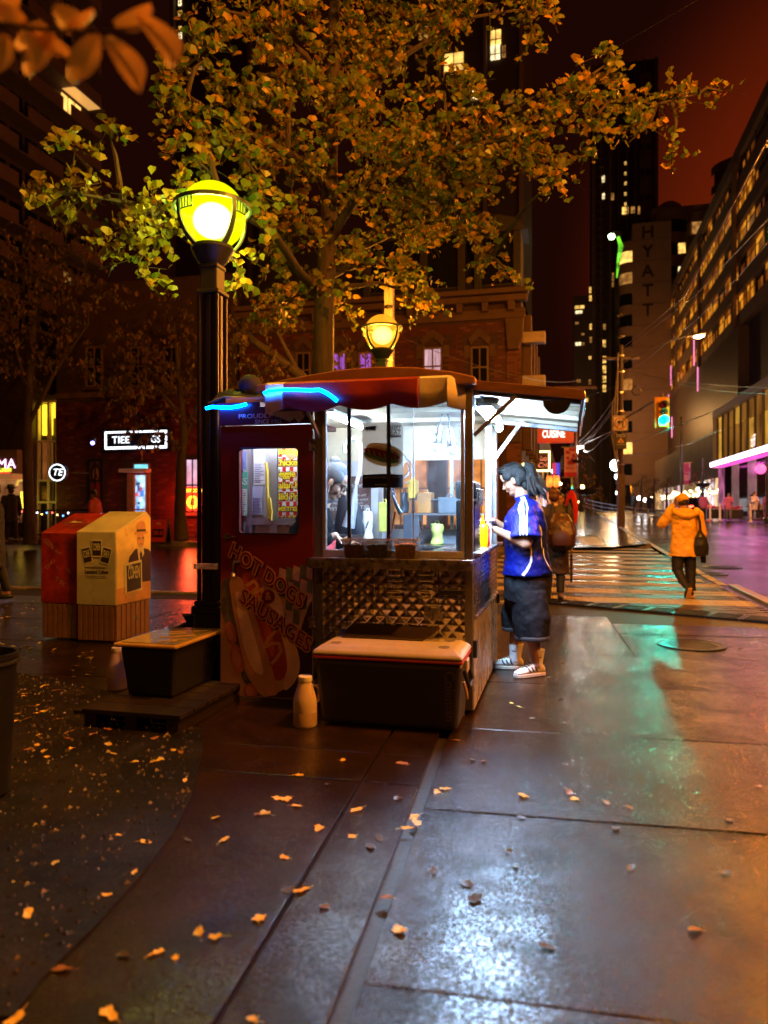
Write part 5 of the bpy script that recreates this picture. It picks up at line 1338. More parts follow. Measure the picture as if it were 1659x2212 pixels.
# side under the awning
quilt('quilted_side', 1.57, 0.40, 0.075, 0.007, M_quilt, lambda x, z, e: (0.002+e, 0.045+x, 0.60+z))
cbox('side_backing', M_dalum, -0.03, -0.002, 0.04, D-.05, 0.06, 1.0)
cbox('side_plate', mat('scuffed plate', (0.5,0.46,0.42), 0.3, 0.25, var=0.2, scale=5, rvar=0.12, dirt=0.55, bump=0.15, bscale=5), -0.001, 0.006, 0.045, D-.05, 0.02, 0.59)
MB().tube([(0.012,0.1,0.60),(0.016,0.6,0.60),(0.02,1.2,0.60),(0.012,D-.05,0.60)], 0.012, 8).build('side_rail', M_steel, cart, smooth=True)
cbox('side_counter', M_steel, -0.30, 0.06, 0.05, D-.05, 1.0, 1.022, bevel=0.004)
cbox('side_trim', M_alum, -0.001, 0.01, 0.04, D-.04, 1.96, 2.06)
cbox('side_hinge', M_black2, 0.004, 0.03, 0.0, 0.05, 0.36, 0.47, bevel=0.004); cbox('side_hinge', M_black2, 0.004, 0.03, D-.05, D-.01, 0.5, 0.58, bevel=0.004)
# inside: ceiling, tubes, worktop
cbox('ceiling', M_cream, -W+.02, -0.03, 0.03, D-.03, 2.02, 2.06)
cbox('ceiling_beam', M_cream, -1.03, -0.05, 0.5, 0.54, 1.985, 2.018); cbox('ceiling_beam', M_cream, -1.03, -0.05, 1.1, 1.14, 1.985, 2.018)
for x0 in (-1.0,):
    cbox('light_batten', M_white, x0-.03, x0+.03, 0.18, 1.45, 1.965, 1.985)
    MB().tube([(x0,0.2,1.945),(x0,1.42,1.945)], 0.016, 10).build('light_tube', M_tube, cart)
cbox('worktop', M_steel, -0.98, -0.32, 0.05, 0.42, 0.955, 0.975)
cbox('back_counter', M_steel, -0.98, -0.06, 1.2, D-.05, 0.98, 1.0)
cbox('back_shelf', M_dalum, -0.70, -0.06, 1.38, D-.05, 1.245, 1.26)
cbox('back_shelf', M_dalum, -0.70, -0.06, 1.42, D-.05, 1.37, 1.383)
# roof
MB().prism([(-1.42,2.07),(0.03,2.07),(0.03,2.115),(-0.12,2.155),(-0.35,2.19),(-0.6,2.205),(-0.85,2.195),(-1.1,2.165),(-1.42,2.12)], -0.10, D+.03).build('roof', mat('painted roof', (0.30,0.13,0.06), 0.45, var=0.25), cart, bevel=0.008)
MB().prism([(-0.78,2.20),(-0.42,2.20),(-0.45,2.235),(-0.75,2.235)], 0.3, 0.8).build('roof_vent', M_steel, cart, bevel=0.01)
cbox('door_roof', M_maroon, -W-.02, -1.42, -0.03, D, 1.985, 2.02, bevel=0.004)
# scalloped valance, one piece per stripe
def valance(x0, x1, col, y0=-0.17, y1=-0.17, n=24, ph=0.0):
    mb = MB(); vs = []
    for i in range(n+1):
        t = i/n; x = x0+(x1-x0)*t; y = y0+(y1-y0)*t
        L = (x+1.5)/0.34+ph
        zb = 1.955-0.035*abs(math.sin(math.pi*L))
        wv = 0.008*math.sin(L*5.1)
        vs += [(x,y+0.04,2.125),(x,y+wv*.3,2.105),(x,y-0.012+wv,2.03),(x,y-0.006+wv*1.5,zb)]
    fs = [(i*4+k, i*4+k+1, (i+1)*4+k+1, (i+1)*4+k) for i in range(n) for k in range(3)]
    mb.add(vs, fs)
    o = mb.build('valance_stripe', col, cart, smooth=True)
    so = o.modifiers.new('cloth', 'SOLIDIFY'); so.thickness = 0.004
xl, _ = cy(575, 830, -.17); xa, _ = cy(612, 830, -.17); xb, _ = cy(905, 830, -.17); xc, _ = cy(966, 830, -.17)
valance(xl, xa, M_vwhite); valance(xa+.001, xb, M_vred, n=60); valance(xb+.001, xc, M_vwhite); valance(xc+.001, xc+0.10, M_vwhite, -0.17, 0.02, ph=.3)
valance(xl-0.002, xl-0.001, M_vwhite, -0.17, 0.0)
torn = MB(); torn.prism([(-1.33,1.93),(-1.30,1.945),(-1.12,1.945),(-1.10,1.90),(-1.14,1.87),(-1.17,1.90),(-1.20,1.875),(-1.26,1.90)], -0.052, -0.048)
torn.build('torn_fabric', M_vwhite, cart)
MB().bar(cy(664,889,-.12)[0:1]+(-.12,)+cy(664,889,-.12)[1:2], cy(692,947,-.015)[0:1]+(-.02,)+cy(692,947,-.015)[1:2], .018, .018).build('stay', M_alum, cart)
# blue LED ropes
def rope(pts, y):
    MB().tube([(cy(a,b,y)[0], y, cy(a,b,y)[1]) for a, b in pts], 0.011, 8).build('led_rope', M_blue, cart, smooth=True)
rope([(445,882),(458,879),(478,880),(500,880),(518,877),(532,873)], -0.06)
rope([(570,850),(580,845),(606,842),(640,842),(672,843),(690,842),(704,848),(716,856),(728,866)], -0.20)

# ---- door
door = MB()
yd0, yd1 = -0.022, 0.02
def rrect(x0, x1, z0, z1, r, n=6):
    pts = []
    for cx_, cz_, a0 in ((x1-r,z1-r,0),(x0+r,z1-r,90),(x0+r,z0+r,180),(x1-r,z0+r,270)):
        pts += [(cx_+r*math.cos(R(a0+90*i/n)), cz_+r*math.sin(R(a0+90*i/n))) for i in range(n+1)]
    return pts
dx0, dx1, dz0, dz1 = -W+.006, -1.05, 0.035, 1.86
wx0, wx1 = cy(514.5,1000,yd0)[0], cy(645,1000,yd0)[0]
wz0, wz1 = cy(580,1153,yd0)[1], cy(580,968,yd0)[1]
def frame_face(mb, inner, x0, x1, z0, z1, y):
    bm = bmesh.new()
    def loop(pts):
        v = [bm.verts.new((p[0],y,p[1])) for p in pts]
        return [bm.edges.new((v[i],v[(i+1)%len(v)])) for i in range(len(v))]
    es = loop([(x0,z0),(x1,z0),(x1,z1),(x0,z1)])+loop(inner)
    bmesh.ops.triangle_fill(bm, use_beauty=True, edges=es)
    bm.verts.index_update()
    mb.add([v.co[:] for v in bm.verts], [tuple(v.index for v in f.verts) for f in bm.faces])
    bm.free()
inner = rrect(wx0, wx1, wz0, wz1, 0.03)
frame_face(door, inner, dx0, dx1, dz0, dz1, yd0); frame_face(door, inner, dx0, dx1, dz0, dz1, yd1)
for pts in (inner, [(dx0,dz0),(dx1,dz0),(dx1,dz1),(dx0,dz1)]):
    n = len(pts)
    door.add([(p[0],yd0,p[1]) for p in pts]+[(p[0],yd1,p[1]) for p in pts], [(i,(i+1)%n,(i+1)%n+n,i+n) for i in range(n)])
m_door, n_, l_, p_ = _new('printed door')
tc = n_.new('ShaderNodeTexCoord'); sx = n_.new('ShaderNodeSeparateXYZ'); l_.new(tc.outputs['Object'], sx.inputs[0])
nz_ = n_.new('ShaderNodeTexNoise'); nz_.inputs['Scale'].default_value = 3.0; l_.new(tc.outputs['Object'], nz_.inputs['Vector'])
ma = n_.new('ShaderNodeMath'); ma.operation = 'MULTIPLY_ADD'; ma.inputs[1].default_value = 0.12; l_.new(nz_.outputs[0], ma.inputs[0]); l_.new(sx.outputs['Z'], ma.inputs[2])
rp_ = n_.new('ShaderNodeValToRGB'); l_.new(ma.outputs[0], rp_.inputs[0])
rp_.color_ramp.elements[0].position = 0.3; rp_.color_ramp.elements[0].color = (0.50,0.30,0.15,1)
rp_.color_ramp.elements[1].position = 0.98; rp_.color_ramp.elements[1].color = (0.15,0.008,0.006,1)
e_ = rp_.color_ramp.elements.new(0.80); e_.color = (0.46,0.26,0.15,1)
e_ = rp_.color_ramp.elements.new(0.90); e_.color = (0.26,0.03,0.02,1)
l_.new(rp_.outputs[0], p_.inputs['Base Color']); p_.inputs['Roughness'].default_value = 0.4
door_o = door.build('door', m_door, cart)
MB().prism(rrect(wx0-.001, wx1+.001, wz0-.001, wz1+.001, 0.031), -0.004, -0.001).build('door_pane', M_glass, door_o)
gk = MB(); pts = rrect(wx0, wx1, wz0, wz1, 0.03); pts3 = [(p[0],yd0-.002,p[1]) for p in pts]; gk.tube(pts3+[pts3[0]], 0.006, 6, cap=False); gk.build('window_gasket', M_black2, door_o)
# the print: bun, sausage, mustard, hand, cloth, lettering
def dz(zx, zy, y=yd0): return cy(432+zx*.19533, 1161+zy*.19533, y)
def decal(name, pts, mtl, k, smooth=True):
    P = [dz(*p) for p in pts]
    if smooth:
        Q = []; n = len(P)
        for i in range(n):
            p0, p1, p2, p3 = P[i-1], P[i], P[(i+1)%n], P[(i+2)%n]
            for t in (0, .25, .5, .75):
                Q.append(tuple(0.5*((2*p1[c])+(-p0[c]+p2[c])*t+(2*p0[c]-5*p1[c]+4*p2[c]-p3[c])*t*t+(-p0[c]+3*p1[c]-3*p2[c]+p3[c])*t**3) for c in (0,1)))
        P = Q
    P = [(min(max(a, dx0+.004), dx1-.004), max(b, dz0+.004)) for a, b in P]
    bm = bmesh.new(); y = yd0-0.0012*k
    v = [bm.verts.new((p[0],y,p[1])) for p in P]
    bmesh.ops.triangle_fill(bm, use_beauty=True, edges=[bm.edges.new((v[i],v[(i+1)%len(v)])) for i in range(len(v))])
    me = bpy.data.meshes.new(name); bm.to_mesh(me); bm.free(); me.materials.append(mtl)
    o = bpy.data.objects.new(name, me); COL.objects.link(o); o.parent = door_o
    return o
M_bun = mat('printed bun', (0.50,0.25,0.085), 0.42, var=0.22, scale=7)
M_bun2 = mat('printed bun crumb', (0.66,0.44,0.24), 0.42, var=0.2, scale=9)
M_saus = mat('printed sausage', (0.36,0.05,0.02), 0.4, var=0.35, scale=9)
M_must = mat('printed mustard', (0.62,0.30,0.05), 0.4, var=0.15)
M_skin_p = mat('printed fingers', (0.42,0.13,0.06), 0.42, var=0.3, scale=9)
M_nap = mat('printed napkin', (0.10,0.09,0.05), 0.42, var=0.6, scale=18)
M_chk = mat('printed green check', (0.10,0.12,0.05), 0.42, var=0.5, scale=14)
M_chk2 = mat('printed pale check', (0.42,0.26,0.18), 0.42, var=0.3, scale=9)
for i in range(5):
    for j in range(4):
        a, b_ = 880+i*78, 330+j*160-i*12
        decal('printed_check', [(a,b_),(a+74,b_+30),(a+60,b_+186),(a-14,b_+156)], M_chk if (i+j) % 2 else M_chk2, 1, False)
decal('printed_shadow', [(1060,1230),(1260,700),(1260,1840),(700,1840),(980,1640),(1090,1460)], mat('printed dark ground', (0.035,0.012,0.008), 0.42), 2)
decal('printed_napkin', [(225,560),(340,470),(430,1100),(500,1480),(700,1790),(620,1760),(470,1560),(400,1250),(235,820)], M_nap, 2)
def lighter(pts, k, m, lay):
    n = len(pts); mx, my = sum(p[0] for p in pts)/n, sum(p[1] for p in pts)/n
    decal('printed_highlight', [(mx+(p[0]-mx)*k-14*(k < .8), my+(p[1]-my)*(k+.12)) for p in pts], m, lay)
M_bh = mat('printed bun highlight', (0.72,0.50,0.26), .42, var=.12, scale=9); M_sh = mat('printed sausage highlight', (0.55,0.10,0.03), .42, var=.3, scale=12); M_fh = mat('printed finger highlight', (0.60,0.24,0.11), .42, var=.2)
for c, r in (((340,1060),(62,130)), ((412,1340),(78,165)), ((560,1700),(78,86))):
    decal('printed_finger', [(c[0]+r[0]*math.cos(i*.785)+0.25*r[1]*-math.sin(i*.785)*-.6, c[1]+r[1]*math.sin(i*.785)) for i in range(8)], M_skin_p, 3)
    decal('printed_highlight', [(c[0]-8+r[0]*.55*math.cos(i*.785)+0.15*r[1]*math.sin(i*.785)*.6, c[1]+r[1]*.6*math.sin(i*.785)) for i in range(8)], M_fh, 3.5)
decal('printed_bun', [(690,600),(860,610),(950,900),(1080,1250),(1105,1450),(1040,1610),(930,1680),(950,1400),(890,1100),(810,850)], M_bun2, 3)
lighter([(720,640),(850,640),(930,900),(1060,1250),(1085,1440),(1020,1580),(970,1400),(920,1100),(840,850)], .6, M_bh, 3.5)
decal('printed_sausage', [(470,420),(620,410),(700,580),(835,900),(935,1200),(965,1450),(905,1570),(820,1545),(735,1300),(655,1000),(555,700)], M_saus, 4)
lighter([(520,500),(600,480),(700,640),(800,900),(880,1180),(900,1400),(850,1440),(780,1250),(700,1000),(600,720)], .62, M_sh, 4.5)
decal('printed_bun', [(335,480),(450,440),(520,600),(600,850),(700,1150),(800,1450),(865,1700),(780,1745),(650,1650),(520,1450),(450,1200),(400,950),(352,680)], M_bun, 5)
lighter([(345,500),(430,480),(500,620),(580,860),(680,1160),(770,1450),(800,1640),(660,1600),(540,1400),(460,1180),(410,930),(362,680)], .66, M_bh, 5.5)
for pts in ([(510,540),(600,480),(650,540),(560,620),(640,600),(700,560),(690,640),(600,720)], [(850,1020),(760,1120),(710,1220),(800,1170),(880,1170),(900,1260),(840,1350),(770,1420)]):
    P = [dz(*p) for p in pts]; mb = MB(); Q = []
    for i in range(len(P)-1):
        for t in (0,.33,.67): Q.append((P[i][0]*(1-t)+P[i+1][0]*t, yd0-.0062, P[i][1]*(1-t)+P[i+1][1]*t))
    vs, fs = [], []
    for i, q in enumerate(Q):
        a, b_ = Vector(Q[max(i-1,0)]), Vector(Q[min(i+1,len(Q)-1)]); t = (b_-a).normalized(); nn = Vector((-t.z,0,t.x))*0.011
        vs += [Vector(q)+nn, Vector(q)-nn]
    mb.add(vs, [(2*i,2*i+1,2*i+3,2*i+2) for i in range(len(Q)-1)]); mb.build('printed_mustard', M_must, door_o)
M_ltan = mat('tan letter edge', (0.50,0.22,0.07), 0.42, var=0.1)
M_lblk = mat('letter shadow', (0.008,0.005,0.005), 0.5)
for s, c, L in (('HOT DOGS', (750,430), 1040*.19533), ('SAUSAGES', (850,930), 985*.19533)):
    x, z = dz(*c); fit = L/F*5.0
    for off, m, k, ddx, ddz in ((0.010, M_lblk, 7, .008, -.010), (0.010, M_ltan, 8, 0, 0), (0.001, M_lred, 9, 0, 0)):
        text(s, 0.135, m, door_o, wall_M(x+ddx, yd0-.0012*k, z+ddz, -33.5), 'lettering', off=off, ext=0.0003, fit=fit*(1.03 if off > .005 else 1), shear=-0.25)
x, z = dz(762,650)
MB().lathe([(0.047,0),(0.0,0.0005)], 28, M=Matrix.Translation((x,yd0-.009,z)) @ Matrix.Rotation(R(90),4,'X')).build('ampersand_disc', M_lred, door_o)
text('&', 0.075, M_ltan, door_o, wall_M(x, yd0-.0115, z), ext=0.0003)
# hardware
x, z = dz(395,330)
hb = MB(); hb.tube([(x,yd0,z+.04),(x,yd0-.035,z+.045),(x,yd0-.04,z-.04)], 0.009, 8).tube([(x,yd0-.04,z-.04),(x+.0,yd0-.05,z-.062)], 0.02, 12)
hb.tube([(x,yd0-.03,z+.045),(x+.05,yd0-.035,z+.042)], 0.007, 8); hb.build('handle', M_steel, door_o, smooth=True)
x, z = cy(492,1160,yd0); hb = MB(); hb.box(x-.02,x+.02,yd0-.02,yd0,z-.015,z+.02).tube([(x,yd0-.022,z),(x+.07,yd0-.03,z+.003)], 0.006, 8); hb.build('latch', M_steel, door_o)
for zz in (1.72, 0.55): cbox('door_hinge', M_steel, -1.075, -1.03, -0.036, -0.024, zz-.04, zz+.04, bevel=0.004, parent=door_o)
x, z = cy(446,1223,0.0); bk = MB(); bk.box(x-.085,x+.09,-0.02,0.0,z-.02,z+.018).box(x-.085,x-.06,-0.03,-.02,z-.02,z+.018); bk.build('hasp', mat('chipped white steel', (0.55,0.5,0.45), 0.5, var=0.4, scale=30, dirt=0.5), cart, bevel=0.003)
# header plate with lettering
cbox('header', M_maroon, -W, -1.05, -0.035, 0.0, 1.866, 1.985, bevel=0.003)
x, z = cy(586,898,-.037); text('PROUDLY SERVING', 0.042, M_silv, cart, wall_M(x, -0.0362, z), fit=0.47)
x, z = cy(579,911,-.037); text('SINCE 1982', 0.040, M_silv, cart, wall_M(x, -0.0362, z), fit=0.19)
# awning: frame, boards, beams, fascia, struts
aw = thing('awning', None, None); aw.pop('label', None); aw.parent = cart; aw.location = (0,0,0)
AWX = 0.665
def az(x): return 2.06-0.085*x/AWX
def awbox(name, m, x0, x1, y0, y1, t0, t1):
    vs = []
    for x in (x0, x1):
        for y in (y0, y1):
            for t in (t0, t1): vs.append((x,y,az(x)+t))
    mb = MB(); mb.add(vs, [(0,1,3,2),(4,6,7,5),(0,4,5,1),(2,3,7,6),(0,2,6,4),(1,5,7,3)])
    return mb.build(name, m, aw, bevel=0.003)
M_awood = mat('awning board', (0.55,0.47,0.33), 0.55, var=0.25, scale=5, stretch=(0.6,8,8), bump=0.15)
nb = 7
for i in range(nb):
    awbox('board', M_awood, 0.015, AWX, 0.03+i*(D-.06)/nb+.002, 0.03+(i+1)*(D-.06)/nb-.002, 0.0, 0.012)
for y in (0.42, 0.95, 1.4): awbox('beam', M_awood, 0.015, AWX, y, y+.04, -0.03, -0.001)
awbox('beam', M_alum, 0.015, AWX, D-.075, D-.03, -0.045, -0.001)
awbox('fascia', mat('stained fascia board', (0.22,0.09,0.035), 0.5, var=0.3, stretch=(1,6,6)), 0.0, AWX+.02, -0.01, 0.025, -0.012, 0.05)
awbox('roofing', mat('torn tar paper', (0.12,0.08,0.06), 0.8, bump=0.4), 0.0, AWX+.02, 0.026, D, 0.0125, 0.022)
awbox('beam', M_dalum, 0.01, AWX, 0.026, 0.06, -0.035, -0.001)
ef = MB(); n = 26
vs = []
for i in range(n+1):
    y = 0.0+D*i/n; j = random.uniform(-.004,.004)
    vs += [(AWX+.022+j,y,az(AWX)+.045),(AWX+.026-j,y,az(AWX)-.0),(AWX+.022+j*2,y,az(AWX)-.075+j)]
ef.add(vs, [(i*3+k,i*3+k+1,(i+1)*3+k+1,(i+1)*3+k) for i in range(n) for k in range(2)])
o = ef.build('foil_edge', mat('crinkled foil', (0.7,0.7,0.72), 0.25, 1.0, bump=0.6, bscale=60), aw, smooth=True)
so = o.modifiers.new('t', 'SOLIDIFY'); so.thickness = 0.004
MB().lathe([(0.085,0),(0.0,0)], 24, a0=math.pi, sweep=math.pi, M=Matrix.Translation((0.52,0.008,az(.5)-.03)) @ Matrix.Rotation(R(90),4,'X')).build('patch', mat('black tape', (0.02,0.018,0.016), 0.5), aw)
MB().bar((0.012,-0.005,1.76),(0.27,-0.005,2.0),0.03,0.022).build('strut', M_dalum, aw)
MB().bar((0.012,1.262,1.68),(0.24,1.262,1.99),0.03,0.03).build('strut', M_white, aw)
MB().bar((0.02,0.02,2.03),(0.02,D-.02,2.03),0.035,0.03).build('side_bar', M_alum, aw)
fl = MB(); fl.add([(0.005,0.16,1.955),(0.105,0.16,1.93),(0.105,0.86,1.93),(0.005,0.86,1.955)], [(0,1,2,3)]); fl.build('flood_panel', M_flood, cart)
cbox('flood_housing', M_white, 0.0, 0.11, 0.15, 0.87, 1.962, 1.985)
MB().ell((0.07,1.15,1.93),(0.03,0.03,0.035),12).build('bare_bulb', emis('bare bulb', (0.9,0.95,1), 25), cart, smooth=True)

# ---- things in and on the cart
def cthing(name, label, cat, x, y, z, group=None, dyaw=0): return frame_thing(name, label, cat, CA, x, y, z, group, dyaw)
# poster in the front window
px0, pz1 = cy(783,913,.03); px1, pz0 = cy(871,1054,.03)
po = cthing('poster', 'street meat poster with a hot dog picture hanging inside the front window', 'poster', (px0+px1)/2, 0.03, pz0, dyaw=R(1))
pw, ph = px1-px0, pz1-pz0
pm = lambda nm, c: leafmat(nm, c, tuple(q*.8 for q in c), c, .5)
M_pp = leafmat('poster beige', (0.42,0.28,0.18), (0.38,0.25,0.16), (0.42,0.28,0.18), .30); M_pn = pm('poster navy', (0.02,0.02,0.07))
pb = MB(); pts = [(-pw/2,0.0),(pw/2,0.0),(pw/2,ph-.04),(pw/2-.012,ph-.012),(pw/2-.04,ph),(-pw/2,ph)]; pb.poly([(a,0,b_) for a, b_ in pts]); pb.build('board', M_pp, po)
MB().prism([(-pw/2+.001,0.001),(pw/2-.001,0.001),(pw/2-.001,ph*.2),(0,ph*.215),(-pw/2+.001,ph*.2)], -0.0025, -0.0016).build('bottom_band', M_pn, po)
def pell(name, m, x, z, a, b, rot, y):
    P = [(x+a*math.cos(t*.2618)*math.cos(rot)-b*math.sin(t*.2618)*math.sin(rot), z+a*math.cos(t*.2618)*math.sin(rot)+b*math.sin(t*.2618)*math.cos(rot)) for t in range(24)]
    MB().poly([(a_,y,b2) for a_, b2 in P]).build(name, m, po)
pell('printed_bun', pm('poster bun', (0.6,0.33,0.12)), 0.0, ph*.47, pw*.48, ph*.14, R(-14), -.002)
pell('printed_bun', pm('poster bun top', (0.62,0.28,0.08)), 0.012, ph*.56, pw*.46, ph*.11, R(-14), -.0028)
pell('printed_lettuce', pm('poster lettuce', (0.2,0.3,0.06)), -0.01, ph*.47, pw*.44, ph*.07, R(-14), -.0036)
pell('printed_sausage', pm('poster sausage', (0.5,0.035,0.015)), -0.005, ph*.52, pw*.46, ph*.055, R(-15), -.0044)
for i in range(6): pell('printed_mustard', pm('poster mustard', (0.7,0.4,0.08)), -pw*.33+i*pw*.13, ph*.55-i*ph*.022, 0.006, 0.02, R(20), -.0052)
M_pd = mat('poster dark ink', (0.06,0.02,0.015), 0.4)
MB().prism([(-pw*.43,ph*.875),(-pw*.17,ph*.875),(-pw*.16,ph*.95),(-pw*.42,ph*.935)], -0.0025, -0.0016).build('logo_plate', pm('poster white', (0.75,0.74,0.7)), po)
text('Yves', 0.036, M_pn, po, wall_M(-pw*.295, -.003, ph*.908), off=.001)
text('STREET', 0.036, M_pd, po, wall_M(pw*.27, -.003, ph*.90), fit=pw*.36, off=.001); text('MEAT', 0.043, M_pd, po, wall_M(pw*.27, -.003, ph*.835), fit=pw*.34, off=.001)
text('THE ORIGINAL', 0.014, M_pd, po, wall_M(pw*.27, -.003, ph*.945), fit=pw*.36)
MB().prism([(pw*.09,ph*.765),(pw*.45,ph*.765),(pw*.45,ph*.798),(pw*.09,ph*.798)], -0.0025, -0.0016).build('word_band', M_pd, po)
text('ALTERNATIVE', 0.017, M_pp, po, wall_M(pw*.27, -.003, ph*.781), fit=pw*.33)
text('good source of protein • cholesterol free • trans fat free', 0.016, M_pw, po, wall_M(0, -.003, ph*.165), fit=pw*.86)
text('www.yvesveggie.com', 0.018, M_pw, po, wall_M(0, -.003, ph*.055), fit=pw*.4)
# condiment tubs on the ledge
M_clear = mat('cloudy plastic', (0.55,0.53,0.48), 0.25, var=0.1); M_clear.node_tree.nodes['Principled BSDF'].inputs['Transmission Weight'].default_value = 0.6
tubs = ((770,'clear tub of dark red relish on the cart ledge',(0.10,0.012,0.008)), (821,'clear tub of chopped green pickle on the cart ledge',(0.035,0.045,0.012)), (880,'clear tub of yellow onions on the cart ledge',(0.62,0.34,0.06)))
for i, (ux, lab, col) in enumerate(tubs):
    x, _ = cy(ux, 1190, -.1)
    t = cthing('condiment_tub', lab, 'tub', x, -0.10, 0.987, 'condiment tubs on the cart ledge')
    def sq(h, z, w2): return [(-h,-w2,z),(h,-w2,z),(h,w2,z),(-h,w2,z)]
    mb = MB(); a, b_, c_, d_ = sq(.058,0,.058), sq(.072,.118,.072), sq(.069,.118,.069), sq(.056,.004,.056)
    mb.add(a+b_+c_+d_, [(3,2,1,0)]+[(k,(k+1)%4,4+(k+1)%4,4+k) for k in range(4)]+[(8+(k+1)%4,8+k,12+k,12+(k+1)%4) for k in range(4)]+[(12,13,14,15)]+[(4+k,4+(k+1)%4,8+(k+1)%4,8+k) for k in range(4)])
    mb.build('tub', glass('tub plastic', (0.95,0.93,0.88), 0.12), t)
    rm = MB(); rm.tube(sq(.076,.118,.076)+sq(.076,.118,.076)[:1], .004, 5); rm.build('rim', M_clear, t)
    mb = MB(); n = 9; vs = []
    for q in range(n+1):
        for r_ in range(n+1):
            u_, v_ = q/n*2-1, r_/n*2-1
            vs.append((u_*.064,v_*.064,0.085+0.012*noise.noise(Vector((u_*5,v_*5,i)))+0.01*(1-u_*u_)))
    mb.add(vs, [(q*(n+1)+r_,q*(n+1)+r_+1,(q+1)*(n+1)+r_+1,(q+1)*(n+1)+r_) for q in range(n) for r_ in range(n)])
    lo = sq(.0545,.006,.0545); hi = sq(.063,.082,.063); mb.add(lo+hi, [(3,2,1,0)]+[(k,(k+1)%4,4+(k+1)%4,4+k) for k in range(4)])
    mb.build('filling', mat('filling', col, 0.35, var=0.5, scale=50, bump=0.8, bscale=60), t)
    sp = MB(); sp.tube([(0.02,0.01,.07),(0.05+0.02*i,0.02,.17),(0.075+0.02*(i==1),0.02,0.235+0.06*(i==1))], [.004,.0035,.006], 6); sp.build('spoon', M_steel if i != 1 else mat('red handle', (0.2,0.02,0.02), 0.4), t)
# utensil hanging, hook and umbrella, spotlights, bags, bottles, boxes
x, z = cy(835,1040,.25); t = cthing('tongs', 'long steel tongs with black ends hanging behind the poster', 'tongs', x, 0.25, z)
a, b_ = cy(866,1110,.25); mb = MB(); mb.tube([(0,0,.08),((a-x)*.45,0,(b_-z)*.45)], .006, 8).tube([(0.012,0,.08),((a-x)*.45+.014,0.01,(b_-z)*.45)], .006, 8); mb.build('arm', M_steel, t)
mb = MB(); mb.tube([((a-x)*.42,0,(b_-z)*.42),((a-x)*.7,0,(b_-z)*.75),(a-x,0,b_-z)], [.008,.013,.017], 8); mb.build('grip', M_black2, t)
x, z = cy(746,1000,1.0); t = cthing('umbrella', 'white umbrella with a curved handle hanging upside down in the cart', 'umbrella', x+.05, 1.25, z)
mb = MB(); mb.tube([(-.13,0,.10),(-.135,0,.16),(-.10,0,.21),(-.04,0,.215),(0,0,.17),(.005,0,.1),(0,0,-.05),(-.03,0,-.16)], .017, 10); mb.build('handle', M_white, t, smooth=True)
mb = MB(); mb.tube([(-.03,0,-.16),(-.06,0,-.35),(-.1,0,-.52)], [.012,.04,.055], 10); mb.build('canopy', mat('striped grey cloth', (0.35,0.35,0.4), 0.6, var=0.4, scale=20, stretch=(6,1,.2)), t, smooth=True)
for k, (ux, uy) in enumerate(((952,955),(985,962))):
    x, z = cy(ux-8, uy, .9)
    t = cthing('clip_lamp', ('left' if k == 0 else 'right')+' one of two unlit spotlights clipped under the cart ceiling', 'spotlight', x, 0.9, z, 'unlit spotlights in the cart')
    t.rotation_euler.y = R(8-18*k)
    MB().lathe([(0.0,.13),(.03,.125),(.034,.05),(.04,0),(.036,-.01)], 16).build('shade', M_steel, t, smooth=True)
    MB().ell((0,0,-.03),(.04,.04,.045),14).build('bulb', mat('white bulb glass', (0.7,0.7,0.68), 0.2), t, smooth=True)
    MB().tube([(0,0,.12),(0.01,0,.2),(0,0.02,.32)], .006, 6).build('bracket', M_black2, t)
# cable loops
x, z = cy(858,985,1.2); t = cthing('cable_bundle', 'tangled pale cables hanging in the cart by the spotlights', 'cables', x, 1.2, z)
for k in range(7):
    mb = MB(); r = .05+.02*random.random(); mb.tube([(r*math.cos(i*.5+k)+random.uniform(-.01,.01)+.02*k-.05, random.uniform(-.02,.02), -.02*k+r*1.6*math.sin(i*.5+k)) for i in range(12)], .005, 5); mb.build('cable', M_white if k % 2 else M_wire, t, smooth=True)
# rear posters: the mirrored print on the outside of the rear glass
x0, z1 = cy(703,1030,D-.03); x1, z0 = cy(802,1127,D-.03)
t = cthing('rear_window_print', 'brown banner on the rear window of the cart, its lettering seen from behind', 'banner', (x0+x1)/2, D-.032, z0)
MB().box(-(x1-x0)/2,(x1-x0)/2,-.002,.002,0,z1-z0).build('sheet', mat('brown print', (0.16,0.045,0.03), 0.5, var=0.3), t)
Hh = z1-z0
for s, zz, sz, ft in (('@TorontoStreet', .30, .07, .40), ('TorontoStreet', .80, .06, .36), ('The King of Street Meat', .58, .03, .34), ('Follow us on Facebook Instagram', .49, .03, .36), ('Voted #1 by locals', .41, .03, .28)):
    text(s, sz, M_pw, t, wall_M(0, -.004, Hh*zz, flip=True), fit=ft)
